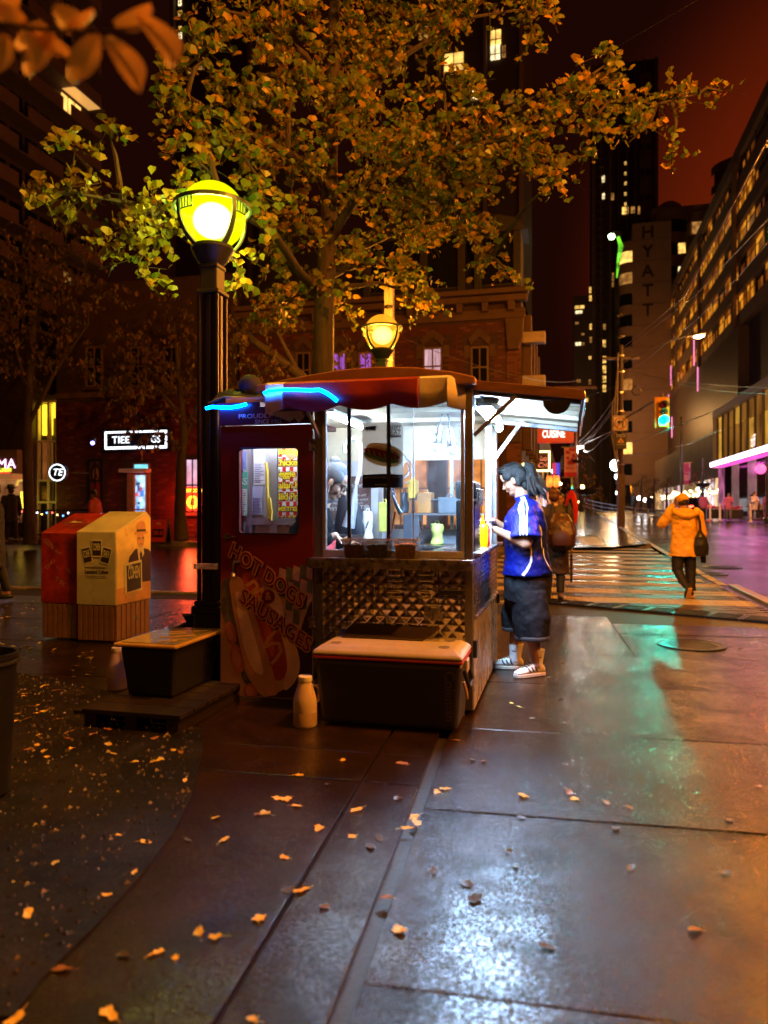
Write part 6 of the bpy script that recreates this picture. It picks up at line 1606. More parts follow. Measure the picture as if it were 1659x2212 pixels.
# menu board and papers on the rear lining behind the door window
x0, z1 = cy(602,966,PD-.01); x1, z0 = cy(650,1137,PD-.01)
t = cthing('menu_board', 'red checked hot dog menu board with yellow lettering behind the door window', 'menu board', x0, PD-.012, z0)
w_, h_ = x1-x0, z1-z0
M_mr, M_my = mat('menu red', (0.55,0.015,0.01), 0.4), mat('menu yellow', (0.85,0.62,0.01), 0.4, var=0.05)
MB().box(0,w_,0,.006,0,h_).build('board', M_white, t)
ck = MB(); n = 16
for j in range(n):
    for i in range(6):
        if (i+j) % 2 == 0: ck.box(i*w_/6+.0005,(i+1)*w_/6-.0005,-.001,0,j*h_/n+.0005,(j+1)*h_/n-.0005)
ck.build('red_checks', M_mr, t)
for k, s in enumerate(('Hotdog','Chicken Hotdog','Veggie Hotdog','Italian Hot Sausage','Mild Polish Sausage','German Sausage','Cold Drinks')):
    for off, m, y in ((.006, M_lblk, -.0022), (.0015, M_my, -.0034)):
        o = text(s, 0.068, m, t, wall_M(-0.035, y, h_*(.945-.143*k)), align='LEFT', off=off, ext=.0004, spacing=.92)
        bm = bmesh.new(); bm.from_mesh(o.data)
        for co, no in (((w_+.034,0,0),(1,0,0)), ((.036,0,0),(-1,0,0))): bmesh.ops.bisect_plane(bm, geom=bm.verts[:]+bm.edges[:]+bm.faces[:], plane_co=co, plane_no=no, clear_outer=True)
        bm.to_mesh(o.data); bm.free()
pell_ = MB(); pell_.lathe([(0.05,0),(0,0)], 20, M=Matrix.Translation((w_*.6,-.003,h_*.93)) @ Matrix.Rotation(R(90),4,'X')); pell_.build('printed_sauce', mat('menu picture', (0.8,0.35,0.15), 0.4, var=0.5, scale=30), t)
papers = ((517,535,1020,1115,(0.10,0.42,0.30),'green and white notice taped behind the door window','ss'), (517,532,975,1015,(0.25,0.28,0.62),'blue printed notice above the green one behind the door window',None),
          (549,573,969,1047,(0.78,0.78,0.82),'tall white receipt taped behind the door window',None), (545,567,1050,1112,(0.45,0.45,0.66),'lilac printed sheet below the white receipt',None))
for ux0, ux1, uy0, uy1, c, lab, s in papers:
    x0, z1 = cy(ux0,uy0,PD-.01); x1, z0 = cy(ux1,uy1,PD-.01)
    t = cthing('paper_notice', lab, 'notice', (x0+x1)/2, PD-.012, z0)
    MB().box(-(x1-x0)/2,(x1-x0)/2,-.001,.001,0,z1-z0).build('sheet', mat('paper', c, 0.6, var=0.06), t)
    if s:
        MB().box(-(x1-x0)/2+.002,(x1-x0)/2-.002,-.003,-.0015,0.003,(z1-z0)*.62).build('white_lower', M_pw, t)
        text('SS', .07, M_pw, t, wall_M(.0, -.003, (z1-z0)*.78))
    ln = MB()
    for q in range(11): ln.box(-(x1-x0)*.42,(x1-x0)*random.uniform(.05,.42),-.0042,-.0034,(z1-z0)*(.06+.05*q),(z1-z0)*(.075+.05*q))
    ln.build('print_lines', mat('ink', (0.05,0.05,0.2), 0.5), t)
for ux, w2 in ((541,.012),(590,.03)):
    x, _ = cy(ux, 1000, PD-.02); cbox('lining_rail', M_alum, x-w2, x+w2, PD-.02, PD-.001, 0.9, 1.9)
_, z = cy(560,1128,PD-.02); cbox('lining_rail', M_alum, -W+.06, -1.18, PD-.022, PD-.001, z-.02, z+.03)
x, z = cy(577,1075,PD-.04); t = cthing('strap', 'yellow ratchet strap hanging on the rail behind the door window', 'strap', x, PD-.04, z)
mb = MB(); mb.tube([(-.01,0,.25),(.0,0,.2),(.005,0,0),(.015,0,-.14),(.03,0,-.16),(.035,0,-.1),(.02,0,.0)], .012, 6); mb.build('webbing', mat('yellow webbing', (0.6,0.36,0.02), 0.6), t, smooth=True)
# bottles and machine at the side counter, boxes at the back
t = cthing('drink_dispenser', 'black drinks dispenser with levers beside the service opening', 'dispenser', -0.09, 0.34, 1.023)
MB().box(-.04,.085,-.16,.16,0,.33).build('cabinet', mat('black glossy plastic', (0.015,0.015,0.018), 0.15), t, bevel=.01)
MB().box(-.045,.09,-.17,.165,.34,.46).build('head', M_black2, t, bevel=.02)
for k in range(4): MB().box(.086,.11,-.12+k*.07,-.08+k*.07,.30,.41).build('lever', M_steel, t, bevel=.004)
for k, (y, c, lab, nm) in enumerate(((0.80,(0.85,0.55,0.0),'yellow mustard bottle on the side counter','mustard_bottle'),(0.93,(0.45,0.01,0.01),'red ketchup bottle on the side counter','ketchup_bottle'),(1.05,(0.7,0.7,0.75),'white sauce bottle on the side counter','sauce_bottle'))):
    t = cthing(nm, lab, 'bottle', -.02, y, 1.023, 'sauce bottles on the side counter')
    MB().lathe([(0,0),(.038,0),(.04,.02),(.04,.13),(.03,.155),(.016,.165)], 18).build('body', mat('bottle plastic', c, 0.35, var=0.05), t, smooth=True)
    MB().lathe([(.017,.165),(.017,.185),(.009,.19),(.004,.235),(0,.236)], 12).build('nozzle', mat('nozzle', c if k else (0.85,0.55,0.0), 0.4), t, smooth=True)
def rbox(hx, hy, z0, z1, t, mb=None):
    mb = mb or MB()
    vs = [(sx*(hx-(0 if z else t)), sy*(hy-(0 if z else t)), (z1 if z else z0)) for z in (0,1) for sx, sy in ((-1,-1),(1,-1),(1,1),(-1,1))]
    return mb.add(vs, [(3,2,1,0),(4,5,6,7)]+[(k,(k+1)%4,4+(k+1)%4,4+k) for k in range(4)])
bx = [(860,878,1085,1130,(0.03,0.03,0.035),'black wrapped bundle on the back shelf','bundle'),(900,930,1065,1110,(0.35,0.14,0.03),'brown carton on the back counter','carton'),(880,896,1035,1075,(0.85,0.45,0.05),'orange packet behind the cart glass','packet'),
      (925,955,1120,1165,(0.55,0.6,0.12),'bag of yellow green buns on the back counter','bun bag'),(945,990,1085,1120,(0.10,0.11,0.12),'grey plastic crate on the back counter','crate'),(775,800,1105,1170,(0.75,0.75,0.72),'white plastic bag hanging in the cart','plastic bag'),
      (870,905,1110,1175,(0.06,0.06,0.07),'dark steel bain marie at the back of the cart','bain marie'),(812,838,1085,1150,(0.55,0.5,0.1),'yellow cloth hanging by the rear post','cloth')]
for ux0, ux1, uy0, uy1, c, lab, cat in bx:
    y = 1.38; x0, z1 = cy(ux0,uy0,y); x1, z0 = cy(ux1,uy1,y); hgt = z1-z0
    z0 = z0 if cat in ('cloth','plastic bag') else min((1.002,1.262,1.385), key=lambda q: abs(q-z0)); z1 = z0+hgt
    t = cthing(cat.replace(' ','_'), lab, cat, (x0+x1)/2, y+.1, z0)
    hw, hh = (x1-x0)/2, z1-z0
    mb = MB(); n = 6
    if cat in ('carton','crate','packet','bain marie','cloth'): rbox(hw, .02 if cat == 'cloth' else .09, 0, hh, .004, mb)
    else: mb.loft([((random.uniform(-.006,.006),0,hh*k/n),(hw*(.86+.14*math.sin(k*1.3+ux0)),0,0),(0,.08*(.9+.1*math.cos(k*1.7)),0)) for k in range(n+1)], 14)
    mb.build('body', mat(cat, c, 0.4, var=0.3, bump=0.4, bscale=18), t, smooth='ag' in cat or 'undle' in cat, bevel=.006)
    mb = MB(); mb.tube([(-hw*.3,0,hh),(-hw*.15,0,hh+.025),(hw*.15,0,hh+.025),(hw*.3,0,hh)], .006, 6); mb.build('top_fold', mat('fold', tuple(min(1,q*1.4) for q in c), 0.4), t, smooth=True)
t = cthing('coat', 'dark padded coat hanging on the rear wall behind the vendor', 'coat', *[(lambda q: q[0])(cy(752,1120,1.4))], 1.45, 1.08)
mb = MB(); mb.loft([((0,0,0),(.14,0,0),(0,.07,0)),((.01,0,.08),(.15,0,0),(0,.08,0)),((0,0,.2),(.12,0,0),(0,.07,0)),((-.03,0,.32),(.07,0,0),(0,.05,0)),((-.04,0,.36),(.02,0,0),(0,.02,0))], 16); mb.build('shell', mat('navy quilted cloth', (0.010,0.010,0.018), 0.6, bump=.5, bscale=12), t, smooth=True)

# roof clutter: folded tarpaulin, ball cap and straw hat shapes on the door roof
x, z = cy(520,850,.25); t = cthing('tarpaulin', 'dark green folded tarpaulin lying on the cart roof above the door', 'tarpaulin', x, .25, 2.02)
mb = MB(); mb.loft([((0,0,0),(.22,0,0),(0,.16,0)),((0,0,.05),(.21,0,0),(0,.16,0)),((-.02,0,.1),(.15,0,0),(0,.12,0)),((-.05,0,.13),(.06,0,0),(0,.06,0))], 18); o = mb.build('cloth', mat('dark tarpaulin', (0.02,0.035,0.035), 0.5, bump=.6, bscale=9), t, smooth=True)
mb = MB(); mb.tube([(-.2,-.1,.03),(-.05,-.16,.06),(.1,-.15,.05),(.22,-.05,.02)], .008, 6); mb.build('rope', M_wire, t, smooth=True)
x, z = cy(540,826,.2); t = cthing('ball_cap', 'dark blue ball cap lying on the tarpaulin on the cart roof', 'cap', x, .2, 2.14)
MB().ell((0,0,.03),(.085,.075,.08),16).build('crown', mat('navy cloth', (0.01,0.012,0.04), 0.7), t, smooth=True)
mb = MB(); mb.loft([((-.07,0,.0),(.02,0,.0),(0,.06,0)),((-.12,0,-.01),(.02,0,.01),(0,.05,0))], 12); mb.build('peak', mat('brown peak', (0.15,0.06,0.02), 0.7), t, smooth=True)

# ---------------------------------------------------------------- cooler, jugs, tote, boxes
cl = cthing('cooler', 'large dark cooler with pale lid standing in front of the quilted panel', 'cooler', -0.45, -0.25, 0.0)
M_cb = mat('dark blue grey plastic', (0.025,0.022,0.028), 0.42, var=0.2, bump=0.1, bscale=120); M_cl = mat('pale lid plastic', (0.48,0.44,0.42), 0.45, var=0.1, dirt=0.15, bump=0.08, bscale=100)
rbox(.445,.20,0.015,.405,.03).build('body', M_cb, cl, bevel=.03, seg=3)
rbox(.452,.207,.407,.425,.0).build('red_gasket', mat('red stripe plastic', (0.45,0.03,0.01), 0.4), cl, bevel=.006)
ld = MB(); ld.add([(sx*a, sy*b_, z) for a, b_, z in ((.452,.208,.427),(.452,.208,.452),(.40,.17,.487)) for sx, sy in ((-1,-1),(1,-1),(1,1),(-1,1))],
   [(3,2,1,0),(8,9,10,11)]+[(r_*4+k,r_*4+(k+1)%4,(r_+1)*4+(k+1)%4,(r_+1)*4+k) for r_ in (0,1) for k in range(4)]); ld.build('lid', M_cl, cl, bevel=.014, seg=3)
for sx in (-1,1):
    for sy in (-1,1): MB().lathe([(.034,.4885),(.031,.4855),(0,.485)], 18, (sx*.33,sy*.115,.003)).build('cup_recess', mat('recess', (0.2,0.18,0.17), 0.5), cl)
    mb = MB(); mb.tube([(sx*.445,-.11,.36),(sx*.475,-.09,.26),(sx*.475,.09,.26),(sx*.445,.11,.36)], .012, 8); mb.build('handle', M_cb, cl, smooth=True)
    MB().box(sx*.447-.012,sx*.447+.012,-.05,.05,.33,.405).build('lid_latch', M_cl, cl, bevel=.005)
mb = MB(); mb.tube([(.45,-.15,.30),(.465,-.14,.24),(.468,-.13,.2)], .009, 7); mb.build('lid_cord', mat('tan cord', (0.4,0.22,0.08), 0.7), cl, smooth=True)
ol = text('Coleman', .085, mat('grey maker lettering', (0.10,0.07,0.075), 0.4), cl, None, fit=.29)
ol.matrix_local = Matrix.Translation((.375,-.196,.222)) @ Matrix.Rotation(R(4.2),4,'X') @ Matrix.Rotation(R(90),4,'X') @ Matrix.Rotation(R(-90),4,'Z')
t = cthing('cardboard', 'dark flattened cardboard sheet lying on the cooler lid', 'cardboard', -0.5, -0.13, .489)
MB().add([(-.30,-.06,0.0),(.22,-.07,0.0),(.30,.11,.05),(-.28,.11,.06),(-.30,-.06,0.005),(.22,-.07,0.005),(.30,.11,.055),(-.28,.11,.065)], [(3,2,1,0),(4,5,6,7),(0,1,5,4),(1,2,6,5),(2,3,7,6),(3,0,4,7)]).build('sheet', mat('dark card', (0.03,0.016,0.01), 0.7), t)
MB().box(-.02,.0,-.06,.10,.006,.012).build('tape', mat('card tape', (0.10,0.06,0.03), 0.4), t).rotation_euler = (R(14),0,0)
M_jug = mat('milky plastic', (0.50,0.40,0.36), 0.35, var=0.06); M_jug.node_tree.nodes['Principled BSDF'].inputs['Subsurface Weight'].default_value = 0.3
def jug(loc, label, fill=True):
    t = thing('plastic_jug', label, 'jug', loc, random.uniform(-.3,.3), 'white plastic jugs on the ground by the cart')
    MB().lathe([(0,0),(.066,0),(.072,.012),(.072,.14),(.068,.17),(.054,.215),(.043,.25),(.038,.262),(.038,.272)], 24).build('body', M_jug, t, smooth=True)
    MB().lathe([(.041,.268),(.042,.272),(.042,.296),(.038,.30),(0,.30)], 24).build('cap', M_white, t, smooth=True)
    mb = MB(); mb.tube([(.045,0,.24),(.078,0,.235),(.088,0,.2),(.082,0,.15),(.066,0,.135)], [.009,.01,.01,.01,.009], 8); mb.build('handle', M_jug, t, smooth=True)
    MB().lathe([(.0725,.014),(.0728,.085),(.0724,.086)], 24).build('level_band', mat('filled part', (0.30,0.22,0.19), 0.35), t, smooth=True)
jug(((659-CX)/F*4.44, 4.44, 0), 'white plastic jug standing against the printed cart door')
jug(((254-CX)/F*5.35, 5.35, 0), 'white plastic jug standing behind the yellow lidded tote')
# wooden platform with the tote on it
TO = Fr(-1.70, 4.66, 14)
t = frame_thing('wooden_platform', 'low dark plank platform under the yellow lidded tote', 'platform', TO)
M_dw = mat('dark wet planks', (0.014,0.009,0.006), 0.45, var=0.4, stretch=(1,9,9), scale=3, bump=.3)
for k in range(5): MB().box(-.03,.62,-.28+k*.17,-.28+k*.17+.16,.085,.115).build('plank', M_dw, t, bevel=.004)
for k in range(3): MB().box(-.02+k*.27,.06+k*.27,-.27,.55,.0,.083).build('bearer', M_dw, t, bevel=.004)
MB().box(-.26,-.04,-.05,.35,.0,.03).build('loose_board', M_dw, t, bevel=.004)
t = frame_thing('storage_tote', 'black storage tote with a translucent yellow lid on a low wooden platform', 'tote', TO, .22, .32, .117)
rbox(.195,.30,0.0,.315,.035).build('tub', mat('black tote plastic', (0.012,0.012,0.013), 0.4, bump=.1), t, bevel=.02, seg=3)
M_lid = mat('yellow translucent lid', (0.42,0.27,0.06), 0.2, var=0.25, scale=8); M_lid.node_tree.nodes['Principled BSDF'].inputs['Coat Weight'].default_value = .6
lid = MB(); rbox(.222,.335,.315,.342,-.0,lid); o = lid.build('lid', M_lid, t, bevel=.018, seg=3)
MB().box(-.185,.185,-.298,.298,.3425,.346).build('lid_panel', mat('olive lid panel', (0.16,0.15,0.03), 0.12, var=0.3, bump=.15, bscale=14), t, bevel=.003)
for k in range(7):
    x, y = -.13+.26*random.random(), -.22+k*.07
    MB().bar((x-.05,y-.03,.347),(x+.05,y+.03,.347),.008,.006).build('lid_rib', M_lid, t, bevel=.002)
# relay boxes
BX = Fr(*gp(165,1386), 14)
def relay(ox, oy, w, dpt, h0, h1, label, body, tag_):
    t = frame_thing('mail_relay_box', label, 'relay box', BX, ox, oy, 0, 'pair of street mail boxes')
    zb = 0.36
    MB().add([(0,0,zb),(w,0,zb),(w,dpt,zb),(0,dpt,zb),(0,0,h0),(w,0,h0),(w,dpt*.86,h1),(0,dpt*.86,h1),(w,dpt,h1-.06),(0,dpt,h1-.06)],
             [(3,2,1,0),(0,1,5,4),(4,5,6,7),(1,2,8,6,5),(0,4,7,9,3),(2,3,9,8),(7,6,8,9)]).build('cabinet', body, t, bevel=.008)
    bs = MB(); bs.box(.012,w-.012,.012,dpt-.012,0.02,zb-.002); bs.build('base', mat('brown base steel', (0.13,0.06,0.035), 0.55, var=.3), t)
    nrib = 7
    for k in range(nrib): MB().box(w-.012,w-.002,.02+k*(dpt-.04)/nrib,.02+(k+.82)*(dpt-.04)/nrib,.02,zb-.004).build('slat', M_slat, t, bevel=.003)
    for k in range(7): MB().box(.015+k*(w-.03)/7,.015+(k+.82)*(w-.03)/7,.002,.012,.02,zb-.004).build('slat', M_slat, t, bevel=.003)
    return t
M_slat = mat('ribbed base', (0.22,0.10,0.055), 0.5, var=.2, dirt=.3)
M_pale = mat('pale printed vinyl', (0.50,0.44,0.34), 0.4, var=.12, scale=4, dirt=.35)
bw = CA and 0.432
gb = relay(.0, -.0, .435, .62, 1.075, 1.27, 'pale printed mail relay box with a man in a hat on its side', M_pale, 'a')
rb = relay(-.437, .04, .43, .60, 1.06, 1.25, 'red graffiti scratched mail relay box beside the pale one', mat('scribbled red vinyl', (0.20,0.012,0.010), 0.4, var=.55, scale=5, tint=(0.30,0.02,0.015), dirt=.5), 'b')
def lf(u, v): return .435*u, .36+(1.075-.36)*v       # front panel of the pale box, 0..1
M_ink = mat('dark print', (0.035,0.022,0.018), 0.42, var=.5, scale=30); M_pr = mat('print border', (0.62,0.56,0.44), 0.42)
def stamp(cx_, cz_, w, h, rot, k, word):
    Mx = Matrix.Translation((cx_,-.002-.001*k,cz_)) @ Matrix.Rotation(R(rot),4,'Y')
    mb = MB(); mb.prism([(-w/2,-h/2),(w/2,-h/2),(w/2,h/2),(-w/2,h/2)], -.0006, 0, M=Mx); mb.build('printed_stamp', M_pr, gb)
    mb = MB(); mb.prism([(-w*.42,-h*.42),(w*.42,-h*.42),(w*.42,h*.42),(-w*.42,h*.42)], -.0013, -.0008, M=Mx); mb.build('printed_picture', M_ink, gb)
    text(word, .05, M_pr, gb, Mx @ Matrix.Translation((0,-.002,.01)) @ Matrix.Rotation(R(90),4,'X') @ Matrix.Diagonal((1,2.0,1,1)), fit=w*.66)
x, z = lf(.27,.68); stamp(x, z, .105, .165, -13, 0, 'COHE'); x, z = lf(.76,.68); stamp(x, z, .105, .165, 14, 1, 'OHEN'); x, z = lf(.53,.775); stamp(x, z, .115, .17, 0, 3, 'COHEN')
x, z = lf(.5,.52); text('Honouring/Hommage à', .03, mat('faint print', (0.2,0.16,0.12), .5), gb, wall_M(x,-.002,z), fit=.24)
x, z = lf(.52,.455); text('Leonard Cohen', .05, M_ink, gb, wall_M(x,-.002,z), fit=.255, off=.001)
for k in range(2): MB().box(.10,.33,-.0015,-.0008,.36+.715*(.395-.025*k),.36+.715*(.402-.025*k)).build('print_line', mat('faint print', (0.2,0.16,0.12), .5), gb)
# side print: man in a hat holding a stamp; flat shapes in (v = depth 0..1, z)
def sd(name, pts, m, k):
    mb = MB(); P = [(.436+.0012*k, q[0]*.62, q[1]) for q in pts]; mb.poly(P); return mb.build(name, m, gb)
def ring(cv, cz, rv, rz, n=18, a0=0, a1=6.2832): return [(cv+rv*math.cos(a0+(a1-a0)*i/n), cz+rz*math.sin(a0+(a1-a0)*i/n)) for i in range(n+(0 if a1 > 6 else 1))]
M_yel = mat('lamplight yellow print', (0.68,0.50,0.20), .4, var=.12, dirt=.25); M_or = mat('orange print', (0.55,0.27,0.12), .4, var=.2)  # side ground takes the yellow of the lamplight into its print colour
sd('printed_ground', [(.02,.37),(.98,.37),(.98,1.20),(.83,1.235),(.02,1.07)], M_yel, 1)
sd('printed_table', [(.02,.37),(.98,.37),(.98,.56),(.02,.52)], M_or, 2)
sd('printed_suit', [(.28,.55),(.30,.72),(.36,.82),(.52,.89),(.70,.90),(.90,.88),(.98,.85),(.98,.55)], mat('printed suit', (0.05,0.018,0.012), .4, var=.3), 3)
sd('printed_shirt', [(.64,.74),(.58,.88),(.62,.92),(.76,.92),(.78,.84)], M_pr, 4)
sd('printed_tie', [(.67,.68),(.65,.84),(.68,.87),(.72,.84),(.73,.70)], M_ink, 5)
sd('printed_face', ring(.68,.985,.105,.085), mat('printed face', (0.50,0.26,0.12), .4, var=.3, scale=25), 5)
for v in (.63,.74): sd('printed_eye', ring(v,1.0,.03,.008), M_ink, 6)
sd('printed_mouth', [(.64,.937),(.73,.937),(.72,.943),(.65,.943)], M_ink, 6)
sd('printed_nose', [(.67,.96),(.71,.96),(.695,1.0)], M_or, 6)
sd('printed_hat_brim', ring(.685,1.055,.20,.022), M_or, 7)
sd('printed_hat', [(.55,1.06),(.58,1.15),(.65,1.172),(.73,1.175),(.80,1.14),(.82,1.06)], M_or, 8)
sd('printed_hat_band', [(.55,1.065),(.555,1.09),(.81,1.09),(.82,1.065)], M_ink, 9)
sd('printed_stamp', [(.24,.45),(.72,.47),(.70,.78),(.22,.76)], M_pr, 6)
sd('printed_picture', [(.28,.475),(.68,.492),(.665,.755),(.265,.738)], M_ink, 8)
o = text('COHEN', .07, M_pr, gb, Matrix.Translation((.4475,.62*.47,.655)) @ Matrix.Rotation(R(90),4,'Z') @ Matrix.Rotation(R(90),4,'X') @ Matrix.Diagonal((1,2.6,1,1)), fit=.20)
o = text('CANADA', .02, M_pr, gb, Matrix.Translation((.4475,.62*.36,.732)) @ Matrix.Rotation(R(90),4,'Z') @ Matrix.Rotation(R(90),4,'X'), fit=.08)
for k in range(4): sd('printed_finger', ring(.30+.075*k,.435,.03,.05,12), mat('printed hand', (0.55,0.33,0.18), .4), 7)
for k in range(5):
    v, z = random.uniform(.1,.45), random.uniform(.85,1.08); sd('printed_scrap', [(v,z),(v+.04,z+.01),(v+.03,z+.03)], M_or, 2)
MB().lathe([(.028,0),(.028,.01),(0,.012)], 14, M=Matrix.Translation((.425,.62*.55,.2)) @ Matrix.Rotation(R(90),4,'Y')).build('lock', M_steel, gb, smooth=True)
# scratches on the red box
M_scr = mat('scratched pale lines', (0.42,0.16,0.13), .5)
for s, u, v, sz, rot in (('GSN',.22,.84,.07,-40),('151',.85,.85,.04,-50),('OHO',.25,.55,.06,40),('AVP',.45,.72,.05,-35),('151',.45,.50,.04,-30),('dv',.75,.47,.07,-30),('L7',.88,.42,.05,40),('T9K',.52,.30,.08,-30),('ala',.05,.45,.03,-45),('aiv',.55,.36,.03,50)):
    text(s, sz, M_scr, rb, wall_M(.43*u, -.0015, .36+.70*v, rot), off=-.001)
mb = MB(); mb.lathe([(.115,0),(.108,0.0008),(.108,0)], 28); o = mb.build('emblem_ring', M_scr, rb); o.matrix_local = Matrix.Translation((.22,.26,1.06+.19*.26/.516+.003)) @ Matrix.Rotation(R(20.2),4,'X') @ Matrix.Diagonal((1.2,.75,1,1))
mb = MB(); mb.poly([(-.08,-.02,.0),(.08,.0,.0),(-.06,.04,.0)]); o = mb.build('emblem_wing', M_pr, rb); o.matrix_local = Matrix.Translation((.22,.26,1.06+.19*.26/.516+.0035)) @ Matrix.Rotation(R(20.2),4,'X')
# rubbish bag behind the tote
x, Y = (400-CX)/F*6.0, 6.0
t = thing('rubbish_bag', 'shiny black rubbish bag slumped behind the yellow lidded tote', 'rubbish bag', (x,Y,0))
mb = MB(); mb.loft([((0,0,0),(.26,0,0),(0,.2,0)),((0,0,.08),(.33,0,0),(0,.26,0)),((0,0,.2),(.32,0,0),(0,.25,0)),((.02,0,.3),(.24,0,0),(0,.19,0)),((.04,0,.36),(.1,0,0),(0,.09,0)),((.04,0,.385),(.03,0,0),(0,.03,0))], 24)
o = mb.build('bag', mat('shiny black film', (0.012,0.012,0.014), 0.16, bump=.7, bscale=7), t, smooth=True); 
MB().lathe([(.03,.38),(.05,.42),(.07,.44),(.02,.43)], 10, (.04,0,0)).build('tied_neck', mat('bag neck', (0.012,0.012,0.014), 0.2), t, smooth=True)
# bin at the left edge
x, Y = gp(-5,1700)
t = thing('litter_bin', 'round black litter bin cut off by the left picture edge', 'bin', ((-42-CX)/F*3.35,3.35,0))
MB().lathe([(.0,0.01),(.105,0.01),(.12,.02),(.15,.62),(.157,.625),(.157,.65),(.145,.65),(.14,.62),(.10,.03),(0,.03)], 32).build('body', mat('black bin plastic', (0.012,0.012,0.013), .3), t, smooth=True)
MB().lathe([(.158,.60),(.165,.605),(.165,.618),(.158,.62)], 32).build('rim', mat('bin rim', (0.03,0.03,0.032), .25), t, smooth=True)
# ---------------------------------------------------------------- people
_dt = bpy.data.textures.new('folds', 'CLOUDS'); _dt.noise_scale = 0.11; _dt.noise_depth = 2
def blob(name, mb, voxel, mtl, parent, smooth=4, folds=0.0):
    o = mb.build(name, mtl, parent, smooth=True)
    m = o.modifiers.new('skin', 'REMESH'); m.mode = 'VOXEL'; m.voxel_size = voxel; m.use_smooth_shade = True
    if smooth: s = o.modifiers.new('soften', 'SMOOTH'); s.iterations = smooth; s.factor = .5
    if folds: d = o.modifiers.new('folds', 'DISPLACE'); d.texture = _dt; d.strength = folds; d.mid_level = .5; d.texture_coords = 'LOCAL'
    return o
V = Vector
def hand(mb, wrist, d, up, s=1.0, curl=.5, thumb=1):
    "palm, four unequal bent fingers and a thumb from the side of the palm"
    wrist, d, up = V(wrist), V(d).normalized(), V(up).normalized()
    side = d.cross(up).normalized()*thumb; up = (up-d*d.dot(up)).normalized()
    for k in range(4):
        off = side*((-.030+.020*k)*s)
        mb.cap(wrist+off*.6, .016*s, wrist+d*.085*s+off, .0125*s, 8)
        c1, c2 = curl*.7, curl*1.6
        l = (.040,.046,.042,.032)[k]*s; l2 = (.036,.042,.038,.028)[k]*s
        p0 = wrist+d*.088*s+off*1.05; p1 = p0+(d*math.cos(c1)-up*math.sin(c1))*l; p2 = p1+(d*math.cos(c2)-up*math.sin(c2))*l2
        mb.cap(p0, .0095*s, p1, .0088*s, 8); mb.cap(p1, .0088*s, p2, .0072*s, 8)
    t0 = wrist+d*.022*s-side*.028*s; t1 = t0+(d*.6-side*.75-up*.25).normalized()*.042*s; t2 = t1+(d*.9-side*.2-up*.4).normalized()*.034*s
    mb.cap(t0, .014*s, t1, .0105*s, 8); mb.cap(t1, .0105*s, t2, .0085*s, 8)
def headM(c, pitch, yaw=0, roll=0, s=1.0):
    return Matrix.Translation(V(c)) @ Matrix.Rotation(R(yaw),4,'Z') @ Matrix.Rotation(R(pitch),4,'Y') @ Matrix.Rotation(R(roll),4,'X') @ Matrix.Scale(s,4)
def head(mb, T):
    "x forward; skull, jaw, nose, lips, brow, ears"
    def E(c, r): mb.ell(c, r, 18, 0, M=T)
    E((0,0,.035),(.098,.077,.092)); E((.028,0,-.035),(.068,.064,.088)); E((.052,0,-.098),(.036,.042,.030)); E((.068,0,-.112),(.022,.024,.018))
    for sy in (-1,1):
        E((.062,sy*.036,-.042),(.026,.024,.028)); E((.0,sy*.076,-.022),(.020,.010,.031)); E((.080,sy*.030,.018),(.018,.026,.010))
    E((.086,0,.045),(.022,.05,.04))
    a, b = T @ V((.094,0,.004)), T @ V((.117,0,-.040)); s = T.to_scale()[0]
    mb.cap(a, .009*s, b, .0125*s, 8)
    for sy in (-1,1): E((.104,sy*.011,-.045),(.010,.009,.008))
    E((.094,0,-.068),(.012,.022,.006)); E((.092,0,-.079),(.012,.020,.007))
def face_parts(T, root, brow=(0.02,0.012,0.01), lip=(0.30,0.07,0.06)):
    Mb = mat('brow hair', brow, .6); Ml = mat('lips', lip, .4)
    for sy in (-1,1):
        mb = MB(); mb.ell((.094,sy*.031,-.002),(.006,.012,.003),10,M=T); mb.build('eye', mat('eye dark', (0.02,0.012,0.01), .15), root, smooth=True)
        mb = MB(); mb.ell((.099,sy*.033,.024),(.006,.020,.004),10,M=T); mb.build('eyebrow', Mb, root, smooth=True)
    mb = MB(); mb.ell((.104,0,-.0735),(.005,.018,.0035),10,M=T); mb.build('mouth', Ml, root, smooth=True)
M_skin = mat('skin', (0.36,0.18,0.11), .42, var=.08, scale=14); M_skin.node_tree.nodes['Principled BSDF'].inputs['Subsurface Weight'].default_value = .15
M_skin.node_tree.nodes['Principled BSDF'].inputs['Subsurface Radius'].default_value = (.02,.008,.004)
M_skin2 = mat('tanned skin', (0.40,0.20,0.12), .45, var=.1, scale=14)
M_hair = mat('black hair', (0.004,0.0035,0.0035), .5, spec=.3, var=.4, scale=30, stretch=(3,30,3), bump=.5, bscale=60)
M_grey = mat('grey hair', (0.13,0.13,0.14), .38, var=.45, scale=30, stretch=(4,40,6), bump=.5, bscale=60)
